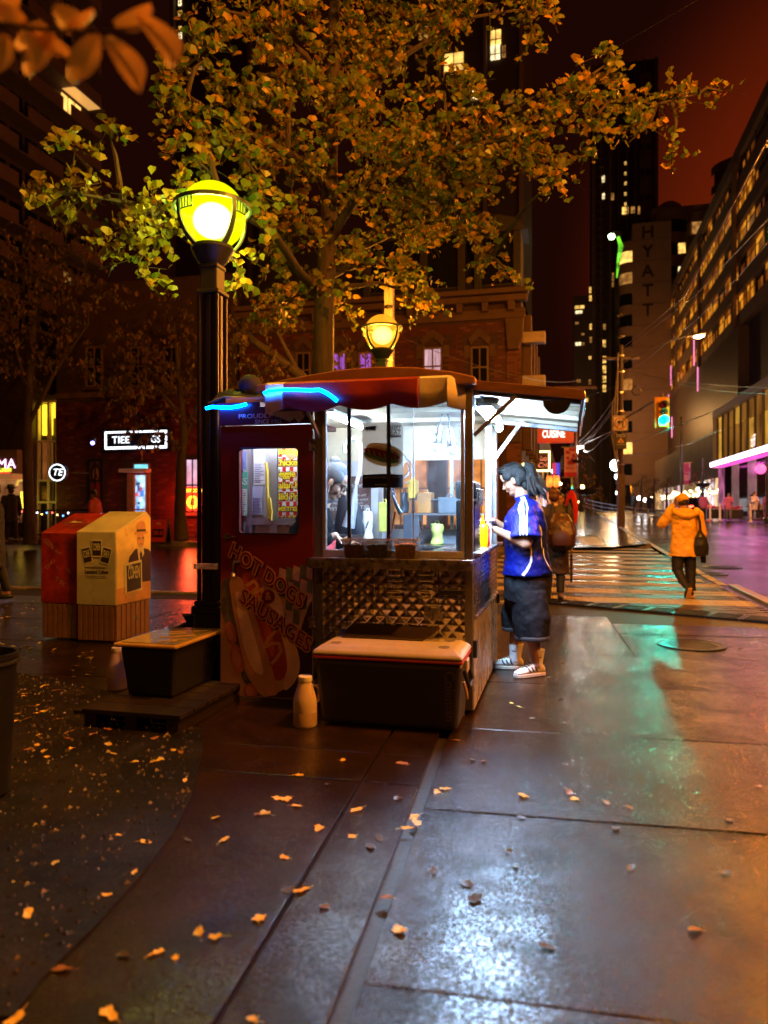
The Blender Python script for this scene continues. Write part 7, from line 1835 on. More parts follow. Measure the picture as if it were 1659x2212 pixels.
def strip(name, pts, w, mtl, parent, target, off=.003, n=26):
    "a ribbon laid on a garment; pts in the parent's space"
    P = [V(p) for p in pts]; Q = []
    for i in range(n+1):
        t = i/n*(len(P)-1); k = min(int(t), len(P)-2); Q.append(P[k].lerp(P[k+1], t-k))
    vs = []
    for i, q in enumerate(Q):
        t = (Q[min(i+1,n)]-Q[max(i-1,0)]).normalized()
        nrm = V((q.x-pts[0][0]*.0, 0, 0)); wv = w[0].lerp(w[1], i/n) if isinstance(w, tuple) else w
        wv = (wv - t*wv.dot(t))
        vs += [q-wv, q-wv/3, q+wv/3, q+wv]
    mb = MB(); mb.add(vs, [(4*i+k,4*i+k+1,4*i+k+5,4*i+k+4) for i in range(n) for k in range(3)])
    o = mb.build(name, mtl, parent, smooth=True)
    sw = o.modifiers.new('lie', 'SHRINKWRAP'); sw.target = target; sw.offset = off; sw.wrap_method = 'NEAREST_SURFACEPOINT'; sw.wrap_mode = 'ABOVE_SURFACE'
    return o

# ---- customer in the blue jersey (x forward = towards the cart, y = her left, towards the viewer)
Yw = 5.88; wx_ = (1135-CX)/F*Yw
yaw_w = math.atan2(math.sin(R(13.8)), -math.cos(R(13.8)))
wm = thing('person', 'woman in a blue striped jersey and long black shorts ordering at the cart', 'person', (wx_, Yw, 0.0), yaw_w)
TW = headM((.088,0,1.535), 24, -6, 0, .93)
mb = MB(); head(mb, TW)
mb.cap((.01,0,1.33), .062, (.045,0,1.47), .054)                                    # neck
mb.loft([((-.01,0,.78),(.16,0,0),(0,.19,0)),((-.01,0,1.0),(.14,0,0),(0,.17,0)),((0,0,1.2),(.125,0,0),(0,.165,0)),((-.01,0,1.30),(.08,0,0),(0,.13,0)),((0,0,1.37),(.05,0,0),(0,.06,0))], 20)
sh_l, el_l, wr_l = V((-.01,.175,1.285)), V((-.015,.245,1.03)), V((.225,.13,1.135))
sh_r, el_r, wr_r = V((-.0,-.175,1.285)), V((.06,-.22,1.06)), V((.255,-.03,1.20))
for s_, e_, w_ in ((sh_l,el_l,wr_l),(sh_r,el_r,wr_r)):
    mb.cap(s_-V((0,0,.02)), .046, e_, .046); mb.cap(e_, .046, w_, .029)
hand(mb, wr_l, (.96,-.2,.25), (.1,.3,-.95), .92, .55, -1)
hand(mb, wr_r, (.93,.25,.05), (.1,.2,.95), .92, .75, 1)
for hip, kn, an, toe in ((V((-.02,.10,.72)),V((-.04,.115,.42)),V((-.09,.115,.085)),0),(V((.0,-.10,.72)),V((.08,-.10,.42)),V((.095,-.10,.085)),0)):
    mb.cap(hip, .10, kn, .072); mb.cap(kn+V((-.015,0,-.06)), .066, an+V((0,0,.03)), .040)
    mb.cap(an, .04, an+V((.10,0,-.045)), .03)
blob('body', mb, .0055, M_skin, wm, 3)
face_parts(TW, wm)
# hair: cap of hair swept back, ponytail, loose strands, tie
hm = MB()
hm.ell((-.015,0,.05),(.106,.088,.096),20,M=TW); hm.ell((-.055,0,.0),(.075,.082,.09),18,M=TW); hm.ell((.055,.02,.098),(.05,.055,.028),14,M=TW)
for sy in (-1,1): hm.ell((.03,sy*.066,.045),(.05,.02,.045),12,M=TW); hm.ell((-.03,sy*.07,-.03),(.03,.018,.05),12,M=TW)
hm.ell((-.06,0,-.08),(.045,.055,.06),14,M=TW)
blob('hair', hm, .006, M_hair, wm, 2, .012)
pt = MB(); base = V((.022,0,1.628))
pts = [base, base+V((-.025,0,.014)), base+V((-.052,.0,-.008)), base+V((-.072,.005,-.062)), base+V((-.084,.01,-.12)), base+V((-.105,.01,-.175)), base+V((-.13,.01,-.225))]
hm2 = MB(); hm2.ell((-.01,0,1.535),(.055,.06,.085),14); blob('hair', hm2, .006, M_hair, wm, 2, .015)
for p, q, r0, r1 in zip(pts[:-1], pts[1:], (.022,.034,.046,.052,.048,.036), (.034,.046,.052,.048,.036,.012)): pt.cap(p, r0, q, r1)
for k in range(26): 
    a = V((random.uniform(-.03,.03),random.uniform(-.04,.04),0)); pt.tube([pts[2]+a*.6, pts[4]+a*1.5, pts[6]+a*2.2+V((random.uniform(-.03,.02),0,random.uniform(-.07,.03)))], [.012,.012,.003], 6)
blob('ponytail', pt, .006, M_hair, wm, 2, .02)
mb = MB(); mb.ell(base+V((-.012,0,.018)),(.024,.03,.024),12); mb.build('hair_tie', mat('yellow hair tie', (0.6,0.35,0.05), .5), wm, smooth=True)
for k in range(12):
    a = TW @ V((random.uniform(.0,.09),random.uniform(-.05,.06),.115+random.uniform(-.03,.01)))
    mb = MB(); mb.tube([a, a+V((random.uniform(0,.04),.01,random.uniform(.0,.03))), a+V((random.uniform(.02,.08),.015,random.uniform(-.03,.02)))], [.0018,.0015,.0006], 4); mb.build('strand', M_hair, wm)
for k in range(26):
    a = pts[2+k%5]+V((0,random.uniform(-.04,.05),0)); mb = MB(); mb.tube([a, a+V((-.04-.03*random.random(),.01,-.03)), a+V((-.06-.05*random.random(),.0,-.10-.06*random.random()))], [.003,.002,.0006], 4); mb.build('strand', M_hair, wm)
# jersey
M_jer = mat('royal blue jersey', (0.0008,0.0065,0.155), .42, var=.12, scale=3, bump=.12, bscale=160)
M_jw = mat('white jersey stripe', (0.78,0.78,0.78), .45, var=.05)
jm = MB()
jm.loft([((-.015,0,.775),(.188,0,0),(0,.225,0)),((-.02,0,.80),(.192,0,0),(0,.228,0)),((-.015,0,.90),(.178,0,0),(0,.215,0)),((-.005,0,1.02),(.168,0,0),(0,.205,0)),((.0,0,1.12),(.172,0,0),(0,.20,0)),((.005,0,1.2),(.165,0,0),(0,.205,0)),((-.01,0,1.28),(.135,0,0),(0,.20,0)),((-.015,0,1.335),(.10,0,0),(0,.16,0)),((-.005,0,1.375),(.075,0,0),(0,.088,0)),((.005,0,1.395),(.066,0,.012),(0,.07,0))], 28)
for s_, e_, sg in ((sh_l,el_l,1),(sh_r,el_r,-1)):
    d = (e_-s_); a = s_+V((0,-.02*sg,.0)); b = s_+d*.82
    dn = d.normalized(); ax = V((1,0,0)); ax = (ax-dn*ax.dot(dn)).normalized(); ay = dn.cross(ax)
    jm.cap(s_-V((0,sg*.04,-.005)), .082, s_+V((0,0,-.03)), .085)
    jm.loft([(a-dn*.02,ax*.07,ay*.06),(a.lerp(b,.3),ax*.098,ay*.078),(a.lerp(b,.7),ax*.112,ay*.085),(b,ax*.118,ay*.088)], 20)
jersey = blob('jersey', jm, .008, M_jer, wm, 5, .030)
mb = MB(); mb.lathe([(.060,0),(.072,.004),(.070,.026),(.060,.03)], 24, M=Matrix.Translation((.012,0,1.375)) @ Matrix.Rotation(R(14),4,'Y')); mb.build('collar', M_jer, wm, smooth=True)
for k in range(3):
    o = .024*(k-1)
    strip('shoulder_stripe', [(.02+o*.6,.085,1.40),(.012+o,.16,1.365),(.006+o,.215,1.31),(-.002+o,.285,1.22),(.0+o*1.1,.325,1.12),(.0+o*1.15,.33,1.06)], V((.0068,0,0)), M_jw, wm, jersey)
strip('side_panel', [(-.065,.26,1.03),(-.075,.25,.98),(-.06,.25,.90),(-.02,.25,.83),(.015,.25,.785)], (V((.006,0,0)),V((.016,0,.004))), M_jw, wm, jersey)
strip('back_piping', [(-.10,.19,1.29),(-.14,.17,1.18),(-.165,.16,1.08),(-.17,.16,1.0)], V((.006,.004,0)), M_jw, wm, jersey)
strip('back_piping', [(-.165,.13,1.0),(-.16,.15,.94),(-.19,.12,.86),(-.21,.08,.82)], V((.006,.004,0)), M_jw, wm, jersey)
strip('chest_mark', [(.15,.10,1.215),(.15,.10,1.195)], V((.008,.004,0)), M_jw, wm, jersey, n=4)
# shorts, socks, shoes
M_shorts = mat('black twill', (0.006,0.0056,0.0075), .75, spec=.2, var=.3, scale=5, bump=.15, bscale=200)
sm = MB()
sm.loft([((-.015,0,.84),(.165,0,0),(0,.19,0)),((-.015,0,.70),(.185,0,0),(0,.215,0)),((-.01,0,.58),(.18,0,0),(0,.215,0)),((-.01,0,.52),(.14,0,0),(0,.17,0))], 28)
for c0, c1, c2 in ((V((-.03,.10,.66)),V((-.05,.115,.45)),V((-.055,.12,.285))),(V((.015,-.10,.66)),V((.055,-.105,.45)),V((.06,-.105,.315)))):
    sm.loft([(c0,(.14,0,0),(0,.115,0)),(c1,(.148,0,0),(0,.125,0)),(c1.lerp(c2,.7),(.142,0,0),(0,.12,0)),(c2,(.128,0,0),(0,.112,0))], 24)
shorts = blob('shorts', sm, .008, M_shorts, wm, 4, .024)
for c2 in (V((-.055,.12,.29)),V((.06,-.105,.32))):
    mb = MB(); mb.lathe([(.131,-.006),(.135,0),(.135,.022),(.131,.028)], 28, c2, M=None); o = mb.build('hem', mat('stitched hem', (0.03,0.028,0.03), .6, bump=.4, bscale=90), wm, smooth=True); o.modifiers.new('f','DISPLACE').strength = 0
    for v in o.data.vertices: v.co.y = c2.y+(v.co.y-c2.y)*.90
M_sock = mat('white ribbed sock', (0.62,0.62,0.64), .7, var=.1, bump=.3, bscale=120)
M_shoe = mat('white leather', (0.66,0.62,0.58), .4, var=.08, dirt=.2); M_sole = mat('pale rubber', (0.5,0.42,0.34), .55)
def trainer(an, yaw, up, lab):
    T = Matrix.Translation((an.x, an.y, 0)) @ Matrix.Rotation(R(yaw),4,'Z')
    mb = MB(); mb.loft([((-.075,0,.03),(.012,0,0),(0,.030,0)),((-.075,0,.031),(.0,0,.03),(0,.032,0))], 8)
    mb = MB(); mb.loft([(T@V((-.085,0,.045)),T.to_3x3()@V((0,.030,0)),V((0,0,.022))),(T@V((-.06,0,.062)),T.to_3x3()@V((0,.037,0)),V((0,0,.048))),(T@V((.0,0,.062)),T.to_3x3()@V((0,.039,0)),V((0,0,.052))),(T@V((.06,0,.052)),T.to_3x3()@V((0,.043,0)),V((0,0,.038))),(T@V((.12,0,.042)),T.to_3x3()@V((0,.046,0)),V((0,0,.028))),(T@V((.165,0,.036)),T.to_3x3()@V((0,.036,0)),V((0,0,.018))),(T@V((.182,0,.033)),T.to_3x3()@V((0,.018,0)),V((0,0,.010)))], 20)
    up_ = blob('shoe', mb, .005, M_shoe, wm, 3)
    so = MB(); P = [(-.088,-.026),(-.08,-.036),(0,-.040),(.08,-.047),(.14,-.045),(.178,-.028),(.190,0),(.178,.028),(.14,.045),(.08,.047),(0,.040),(-.08,.036),(-.088,.026)]
    so.slab(P, .001, .030, M=T); so.build('sole', M_sole, wm, bevel=.006)
    for k in range(3):
        for sy in (-1,1): strip('shoe_stripe', [T@V((.055-.03*k,sy*.075,.028)),T@V((.075-.032*k,sy*.06,.06)),T@V((.088-.034*k,sy*.04,.085))], T.to_3x3()@V((.0075,0,0)), M_black2, wm, up_, .002, 8)
    for k in range(4): mb = MB(); mb.tube([T@V((.045+.02*k,-.028,.098-.010*k)),T@V((.05+.02*k,0,.105-.010*k)),T@V((.045+.02*k,.028,.098-.010*k))], .004, 5); mb.build('lace', M_black2, wm)
    sk = MB(); sk.loft([(T@V((-.018,0,.07)),(.047,0,0),(0,.045,0)),(T@V((-.02,0,.12)),(.049,0,0),(0,.047,0)),(T@V((-.026,0,.205)),(.060,0,0),(0,.057,0))], 18); so_ = sk.build('sock', M_sock, wm, smooth=True)
    strip('sock_mark', [T@V((-.03,.06,.155)),T@V((-.005,.06,.148)),T@V((.02,.055,.162))], V((0,0,.003)), M_black2, wm, so_, .001, 8)
trainer(V((-.075,.115,0)), 38, 0, 'l'); trainer(V((.105,-.10,0)), 2, 0, 'r')
for o in [c for c in wm.children if c.name.startswith('sock')]: pass
# food in her hands
wl_ = ST and wm.matrix_basis
fw = thing('food_wrapper', 'white paper napkin with a hot dog held by the woman in blue', 'napkin', wm.location+Matrix.Rotation(yaw_w,3,'Z') @ V((.315,.045,1.165)), yaw_w)
mb = MB(); n = 8; vs = []
for i in range(n+1):
    for j in range(n+1):
        u_, v_ = i/n*2-1, j/n*2-1
        vs.append((u_*.085, v_*.06, .03*v_*v_+.02*abs(u_)+.012*noise.noise(V((u_*3,v_*3,1)))))
mb.add(vs, [(i*(n+1)+j,i*(n+1)+j+1,(i+1)*(n+1)+j+1,(i+1)*(n+1)+j) for i in range(n) for j in range(n)]); o = mb.build('napkin', mat('paper napkin', (0.78,0.78,0.78), .6, var=.04), fw, smooth=True)
so = o.modifiers.new('t','SOLIDIFY'); so.thickness = .002
MB().cap((-.07,0,.04),.02,(.07,0,.04),.02).build('bun', mat('bread', (0.5,0.27,0.1), .6), fw, smooth=True); MB().cap((-.085,0,.055),.011,(.085,0,.055),.011).build('sausage', M_saus, fw, smooth=True)

# ---- vendor inside the cart (x forward = to the right along the cart front)
vx = CA.loc(at(712,1000,5.35)); 
vd = frame_thing('person', 'grey haired vendor in black with glasses bending over the cart counter', 'person', CA, vx.x-.05, vx.y+.0, 0.09, dyaw=R(-8))
TV = headM((.085,0,1.41), 34, 6, 0, .98)
mb = MB(); head(mb, TV); mb.cap((-.03,0,1.2), .06, (.04,0,1.33), .055)
mb.loft([((-.12,0,.7),(.13,0,0),(0,.17,0)),((-.12,0,.95),(.13,0,0),(0,.17,0)),((-.07,0,1.12),(.12,0,0),(0,.19,0)),((-.04,0,1.22),(.07,0,0),(0,.12,0))], 18)
for sy, wr in ((-1,V((.13,-.12,1.02))),(1,V((.16,.10,.98)))):
    s_, e_ = V((-.06,sy*.19,1.13)), V((-.03,sy*.23,.93)); mb.cap(s_, .055, e_, .045); mb.cap(e_, .045, wr, .028)
    hand(mb, wr, (.8,-.1*sy,-.5), (.4,-.2*sy,.9), .95, .7, sy)
for sy in (-1,1): mb.cap((-.12,sy*.09,.72), .09, (-.1,sy*.1,.38), .06); mb.cap((-.1,sy*.1,.38), .06, (-.12,sy*.1,.05), .045); mb.cap((-.12,sy*.1,.04), .04, (.04,sy*.1,.03), .03)
blob('body', mb, .006, mat('warm skin', (0.50,0.27,0.17), .45, var=.1, scale=14), vd, 3); face_parts(TV, vd, (0.2,0.2,0.2), (0.25,0.08,0.06))
hm = MB(); hm.ell((-.02,0,.05),(.105,.088,.092),20,M=TV); hm.ell((-.06,0,.0),(.07,.08,.085),18,M=TV); hm.ell((-.075,0,.125),(.045,.045,.038),14,M=TV)
for sy in (-1,1): hm.ell((.02,sy*.068,.045),(.055,.02,.045),12,M=TV)
blob('hair', hm, .006, M_grey, vd, 2, .012)
gm = MB()
for sy in (-1,1):
    c = [TV @ V((.112,sy*.034+.026*math.cos(i*.6283),-.006+.020*math.sin(i*.6283))) for i in range(11)]; gm.tube(c, .0028, 5); gm.tube([TV@V((.108,sy*.058,.0)),TV@V((.0,sy*.08,-.002))], .0028, 5)
gm.tube([TV@V((.114,-.010,-.002)),TV@V((.114,.010,-.002))], .0025, 5); gm.build('glasses', M_black2, vd)
mb = MB(); mb.loft([(TV@V((.05,0,-.135)),(.04,0,0),(0,.05,0)),(TV@V((.045,0,-.165)),(.03,0,.0),(0,.045,0))], 12); mb.build('face_mask', mat('blue white mask', (0.5,0.55,0.68), .6), vd, smooth=True)
for sy in (-1,1): mb = MB(); mb.tube([TV@V((.0,sy*.082,-.01)),TV@V((.02,sy*.075,-.08)),TV@V((.045,sy*.05,-.14))], .003, 4); mb.build('mask_loop', M_white, vd)
M_vj = mat('black fleece', (0.006,0.006,0.007), .9, spec=.1, var=.3, bump=.2, bscale=60)
jm = MB(); jm.loft([((-.13,0,.62),(.16,0,0),(0,.20,0)),((-.13,0,.9),(.16,0,0),(0,.205,0)),((-.085,0,1.08),(.15,0,0),(0,.215,0)),((-.06,0,1.18),(.11,0,0),(0,.16,0)),((-.03,0,1.235),(.07,0,0),(0,.09,0))], 24)
jm.ell((-.13,0,1.16),(.10,.14,.09),16)
for sy, wr in ((-1,V((.13,-.12,1.02))),(1,V((.16,.10,.98)))):
    s_, e_ = V((-.06,sy*.19,1.13)), V((-.03,sy*.23,.93)); jm.cap(s_, .075, e_, .062); jm.cap(e_, .062, e_.lerp(wr,.72), .045)
blob('jacket', jm, .008, M_vj, vd, 4, .03)
text('MEAT', .035, M_pw, vd, Matrix.Translation((.03,-.16,1.07)) @ Matrix.Rotation(R(25),4,'Z') @ Matrix.Rotation(R(90),4,'X'))
ap = MB(); ap.loft([((.045,0,.62),(.02,0,0),(0,.16,0)),((.05,0,1.0),(.02,0,0),(0,.15,0))], 14); ap.build('apron', mat('checked apron', (0.5,0.05,0.05), .6, var=.8, scale=60), vd, smooth=True)
tm = MB()
for sy in (-1,1): tm.loft([((-.12,sy*.09,.7),(.11,0,0),(0,.10,0)),((-.10,sy*.1,.38),(.085,0,0),(0,.08,0)),((-.12,sy*.1,.06),(.065,0,0),(0,.065,0))], 14); tm.ell((-.06,sy*.1,.035),(.13,.05,.04),12)
blob('trousers', tm, .012, M_black, vd, 2)

# ---- generic pedestrian: z up, x forward, y left
def pedestrian(label, loc, yaw, H, coat, legs, hair, skin=None, stride=.12, long_=.62, arms=('down','down'), hat=None, bulk=1.0, vox=.012, bend=0.0, group=None):
    t = thing('person', label, 'person', loc, yaw, group); k = H/1.72
    t.scale = (k,k,k)
    sk = skin or M_skin2
    sx = V((bend,0,-bend*.35))
    hc = V((.02,0,1.575))+sx*1.25; TH = headM(hc, 6+bend*60)
    mb = MB(); head(mb, TH); mb.cap(V((0,0,1.40))+sx, .058, V((.01,0,1.5))+sx*1.15, .052)
    mb.loft([((0,0,.85),(.10,0,0),(0,.15,0)),(V((0,0,1.1))+sx*.4,(.10,0,0),(0,.14,0)),(V((0,0,1.32))+sx*.85,(.10,0,0),(0,.17,0)),(V((0,0,1.42))+sx,(.06,0,0),(0,.09,0))], 16)
    cm = MB(); cm.loft([((0,0,long_),(.155*bulk,0,0),(0,.20*bulk,0)),((0,0,.9),(.14*bulk,0,0),(0,.185*bulk,0)),(V((0,0,1.1))+sx*.4,(.135*bulk,0,0),(0,.18*bulk,0)),(V((0,0,1.30))+sx*.85,(.13*bulk,0,0),(0,.205*bulk,0)),(V((0,0,1.41))+sx,(.09,0,0),(0,.15,0)),(V((0,0,1.47))+sx,(.065,0,0),(0,.075,0))], 22)
    for sy, pose in ((1,arms[0]),(-1,arms[1])):
        s_ = V((0,sy*.19,1.36))+sx
        if pose == 'down': e_, w_ = s_+V((-.02,sy*.06,-.28)), s_+V((.06,sy*.07,-.52))
        elif pose == 'fwd': e_, w_ = s_+V((.02,sy*.06,-.27)), s_+V((.25,-sy*.02,-.22))
        elif pose == 'head': e_, w_ = s_+V((.16,sy*.19,-.12)), s_+V((.18,-sy*.04,.17))
        elif pose == 'reach': e_, w_ = s_+V((.16,sy*.02,-.24)), s_+V((.36,0,-.36))
        mb.cap(s_, .05, e_, .04); mb.cap(e_, .04, w_, .027); d = (w_-e_).normalized(); hand(mb, w_, d, (0,sy,.1), .95, .4, sy)
        cm.cap(s_, .075*bulk, e_, .062*bulk); cm.cap(e_, .062*bulk, e_.lerp(w_,.93), .045*bulk)
    tm, sm_ = MB(), MB()
    for sy, dx in ((1,stride),(-1,-stride)):
        hip, kn, an = V((0,sy*.09,.88)), V((dx*.75+.02,sy*.095,.49)), V((dx*1.2-.02,sy*.095,.08 if dx >= 0 else .12))
        mb.cap(hip, .09, kn, .06); mb.cap(kn, .058, an, .038); mb.cap(an, .036, an+V((.12,0,-.05)), .028)
        tm.loft([(hip,(.105,0,0),(0,.1,0)),(hip.lerp(kn,.5),(.092,0,0),(0,.09,0)),(kn,(.076,0,0),(0,.075,0)),(an+V((0,0,.03)),(.062,0,0),(0,.06,0))], 14)
        sm_.ell(an+V((.045,0,-.045)), (.135,.048,.045), 12)
    tm.ell((0,0,.88),(.12,.165,.1),14)
    blob('body', mb, vox*.8, sk, t, 2); blob('coat', cm, vox, coat, t, 4, .03); blob('trousers', tm, vox, legs, t, 3, .02); sm_.build('shoes', M_black2, t, smooth=True)
    hm = MB(); hm.ell((-.012,0,.05),(.103,.084,.09),16,M=TH); hm.ell((-.05,0,-.01),(.065,.078,.08),14,M=TH); blob('hair', hm, vox, hair, t, 2)
    if hat == 'hat':
        hh = MB(); hh.lathe([(.16,0),(.17,.006),(.10,.012),(.095,.09),(.06,.11),(0,.11)], 20, M=TH @ Matrix.Translation((0,0,.07))); hh.build('hat', M_black2, t, smooth=True)
    return t, TH
M_dkcoat = mat('dark brown coat', (0.030,0.014,0.009), .6, var=.3, bump=.2); M_dktr = mat('dark trousers', (0.012,0.010,0.010), .7)
M_bhair = mat('dark hair', (0.02,0.012,0.008), .5)
fy = R(90-14)
# man in the yellow jacket, seen from behind, hand raised to his head, left foot swinging
Ym = 11.1; xm = (1478-CX)/F*Ym
ym = thing('person', 'man in an orange yellow hooded jacket and cap walking away over the crosswalk', 'person', (xm, Ym, -.03), fy+R(10)); ym.scale = (.93,.93,.93)
TY = headM((.03,.02,1.53), 6, 8)
mb = MB(); head(mb, TY); mb.cap((-.02,0,1.36), .06, (.0,.01,1.46), .055)
mb.loft([((0,0,.8),(.11,0,0),(0,.15,0)),((0,0,1.1),(.10,0,0),(0,.15,0)),((-.01,0,1.32),(.1,0,0),(0,.17,0)),((0,0,1.4),(.06,0,0),(0,.08,0))], 18)
sl, el, wl2 = V((0,.20,1.33)), V((.10,.33,1.17)), V((.14,.12,1.50))
sr2, er, wr2 = V((-.01,-.21,1.33)), V((-.03,-.27,1.02)), V((.04,-.29,.78))
for s_, e_, w_ in ((sl,el,wl2),(sr2,er,wr2)): mb.cap(s_, .055, e_, .045); mb.cap(e_, .045, w_, .03)
hand(mb, wl2, (.1,-.25,.95), (.3,.9,.2), 1, .8, 1); hand(mb, wr2, (.1,.0,-1), (0,-1,0), 1, .9, -1)
legs_ = ((V((-.01,.09,.80)),V((-.02,.115,.44)),V((-.22,.02,.15))),(V((.0,-.09,.80)),V((.01,-.10,.44)),V((-.03,-.095,.09))))
for hip, kn, an in legs_: mb.cap(hip, .09, kn, .062); mb.cap(kn, .06, an, .04)
blob('body', mb, .007, M_skin2, ym, 3)
M_yj = mat('amber rain jacket', (0.85,0.46,0.05), .5, var=.12, scale=4, bump=.1, bscale=40)
jm = MB(); jm.loft([((-.0,0,.66),(.18,0,0),(0,.235,0)),((-.0,0,.75),(.172,0,0),(0,.225,0)),((0,0,.95),(.155,0,0),(0,.205,0)),((-.01,0,1.15),(.15,0,0),(0,.205,0)),((-.015,0,1.29),(.14,0,0),(0,.225,0)),((-.01,0,1.37),(.10,0,0),(0,.16,0)),((-.0,0,1.43),(.07,0,0),(0,.085,0))], 26)
for s_, e_, w_ in ((sl,el,wl2),(sr2,er,wr2)): jm.cap(s_, .088, e_, .075); jm.cap(e_, .075, e_.lerp(w_,.9), .052)
jk = blob('jacket', jm, .008, M_yj, ym, 4, .045)
hd_ = MB()
for i in range(15):
    a = math.pi*(.0+i/14); hd_.ell((-.085-.075*math.sin(a),.17*math.cos(a),1.40-.085*math.sin(a)),(.06,.055,.052),12)
hd_.ell((-.15,0,1.36),(.06,.12,.07),14); blob('hood', hd_, .008, M_yj, ym, 5, .03)
cp = MB(); cp.ell((-.01,0,.055),(.112,.094,.09),20,M=TY); blob('cap', cp, .006, mat('yellow cap cloth', (0.78,0.45,0.05), .55), ym, 2)
mb = MB(); mb.loft([(TY@V((.09,0,.05)),(.03,0,0),(0,.085,0)),(TY@V((.10,0,.042)),(.07,0,-.02),(0,.08,0))], 16); mb.build('cap_peak', mat('yellow cap cloth', (0.78,0.45,0.05), .55), ym, smooth=True)
mb = MB(); mb.ell((-.108,0,.015),(.014,.05,.018),12,M=TY); mb.build('cap_gap', M_bhair, ym, smooth=True)
hm = MB(); hm.ell((-.03,0,-.015),(.085,.082,.06),14,M=TY); blob('hair', hm, .008, M_bhair, ym, 2)
tm = MB()
for hip, kn, an in legs_: tm.loft([(hip,(.11,0,0),(0,.105,0)),(hip.lerp(kn,.5),(.10,0,0),(0,.095,0)),(kn,(.085,0,0),(0,.085,0)),(kn.lerp(an,.55),(.078,0,0),(0,.078,0)),(an+V((0,0,.02)),(.072,0,0),(0,.07,0))], 16)
tm.ell((0,0,.80),(.14,.18,.1),14); blob('trousers', tm, .008, mat('black trousers', (0.006,0.005,0.006), .7), ym, 3, .025)
mb = MB(); mb.ell((.03,-.095,.06),(.14,.05,.055),14); mb.build('shoe', M_black2, ym, smooth=True); MB().slab([(-.11,-.14),(.15,-.145),(.18,-.095),(.15,-.045),(-.11,-.05)], .0, .03).build('sole', mat('amber rubber sole', (0.6,0.33,0.1), .5), ym, bevel=.008)
Tf = Matrix.Translation((-.25,.015,.115)) @ Matrix.Rotation(R(62),4,'Y') @ Matrix.Rotation(R(-14),4,'X')
mb = MB(); mb.ell((.06,0,.02),(.14,.048,.045),14,M=Tf); mb.build('shoe', M_black2, ym, smooth=True)
mb = MB(); mb.slab([(-.08,-.035),(.02,-.038),(.12,-.05),(.19,-.04),(.21,0),(.19,.04),(.12,.05),(.02,.038),(-.08,.035)], -.035, -.012, M=Tf); mb.build('sole', mat('amber rubber sole', (0.6,0.33,0.1), .5), ym, bevel=.008)
bag = thing('shoulder_bag', 'black shoulder bag hanging at the right side of the yellow jacket', 'bag', ym.location, ym.rotation_euler.z); bag.scale = ym.scale
mb = MB(); mb.loft([((-.14,-.20,1.08),(.02,0,0),(0,.025,0)),((-.17,-.20,.98),(.05,0,0),(0,.08,0)),((-.17,-.21,.84),(.065,0,0),(0,.115,0)),((-.15,-.22,.70),(.06,0,0),(0,.11,0)),((-.15,-.22,.67),(.03,0,0),(0,.07,0))], 20); blob('pouch', mb, .008, M_black2, bag, 3, .02)
mb = MB(); mb.tube([(-.165,-.20,1.05),(-.175,-.185,1.2),(-.13,-.165,1.36),(-.0,-.14,1.44),(.12,-.12,1.33)], [.018,.02,.02,.02,.018], 8); mb.build('strap', M_black2, bag, smooth=True)
ph = thing('phone', 'dark phone in the lowered right hand of the yellow jacket man', 'phone', ym.location+Matrix.Rotation(fy,3,'Z') @ V((.03,-.27,.60)), fy); MB().box(-.01,.01,-.04,.04,-.09,.08).build('body', M_black2, ph, bevel=.006); MB().box(-.0125,-.0105,-.036,.036,-.085,.075).build('screen', M_bglass, ph)
# man with backpack
Yb = 10.35; xb2 = (1197-CX)/F*Yb
t, TH = pedestrian('person in a dark coat with a backpack walking away behind the woman in blue', (xb2,Yb,0), fy, 1.60, M_dkcoat, M_dktr, mat('auburn hair', (0.09,0.028,0.012), .5), long_=.42, bulk=1.12, vox=.009, stride=.06)
MB().lathe([(.075,0),(.085,.02),(.075,.05)], 18, (.0,0,1.42)).build('shirt_collar', mat('cream collar', (0.55,0.40,0.24), .6), t, smooth=True)
bp = thing('backpack', 'bulging brown backpack worn by the dark coated pedestrian', 'backpack', t.location, fy)
mb = MB(); mb.loft([((-.20,-.10,.72),(.06,0,0),(0,.12,0)),((-.24,-.11,.80),(.12,0,0),(0,.18,0)),((-.25,-.11,.95),(.13,0,0),(0,.19,0)),((-.22,-.09,1.12),(.10,0,0),(0,.16,0)),((-.18,-.08,1.24),(.05,0,0),(0,.09,0))], 20); blob('pack', mb, .009, mat('brown nylon', (0.06,0.022,0.012), .4, var=.3, bump=.4, bscale=14), bp, 3, .03)
mb = MB(); mb.loft([((-.36,-.11,.80),(.02,0,0),(0,.12,0)),((-.385,-.11,.90),(.025,0,0),(0,.13,0)),((-.36,-.11,1.0),(.015,0,0),(0,.10,0))], 14); mb.build('front_pocket', mat('brown nylon', (0.08,0.03,0.015), .4, bump=.3), bp, smooth=True)
for sy in (-.2,.02): mb = MB(); mb.tube([(-.17,sy,1.2),(-.08,sy,1.36),(.08,sy,1.36),(.14,sy,1.15)], .022, 6); mb.build('strap', M_dktr, bp, smooth=True)
c = at(1211,1075,15); pedestrian('dark haired pedestrian half hidden behind the backpack wearer', (c.x,15,gz(15)), fy+R(170), 1.6, M_dktr, M_dktr, M_bhair)
c = at(1234,1100,13); t = thing('red_sign', 'red oval street sign beside the backpack', 'sign', (c.x,13,0), R(-60)); mb = MB(); mb.ell((0,0,1.28),(.16,.02,.34),20); mb.build('disc', mat('red disc', (0.55,0.02,0.012), .4), t, smooth=True); mb = MB(); mb.ell((0,-.012,1.28),(.07,.02,.2),16); mb.build('dark_centre', M_black, t, smooth=True); MB().tube([(0,0,0),(0,0,.96)], .02, 6).build('stem', M_black, t)
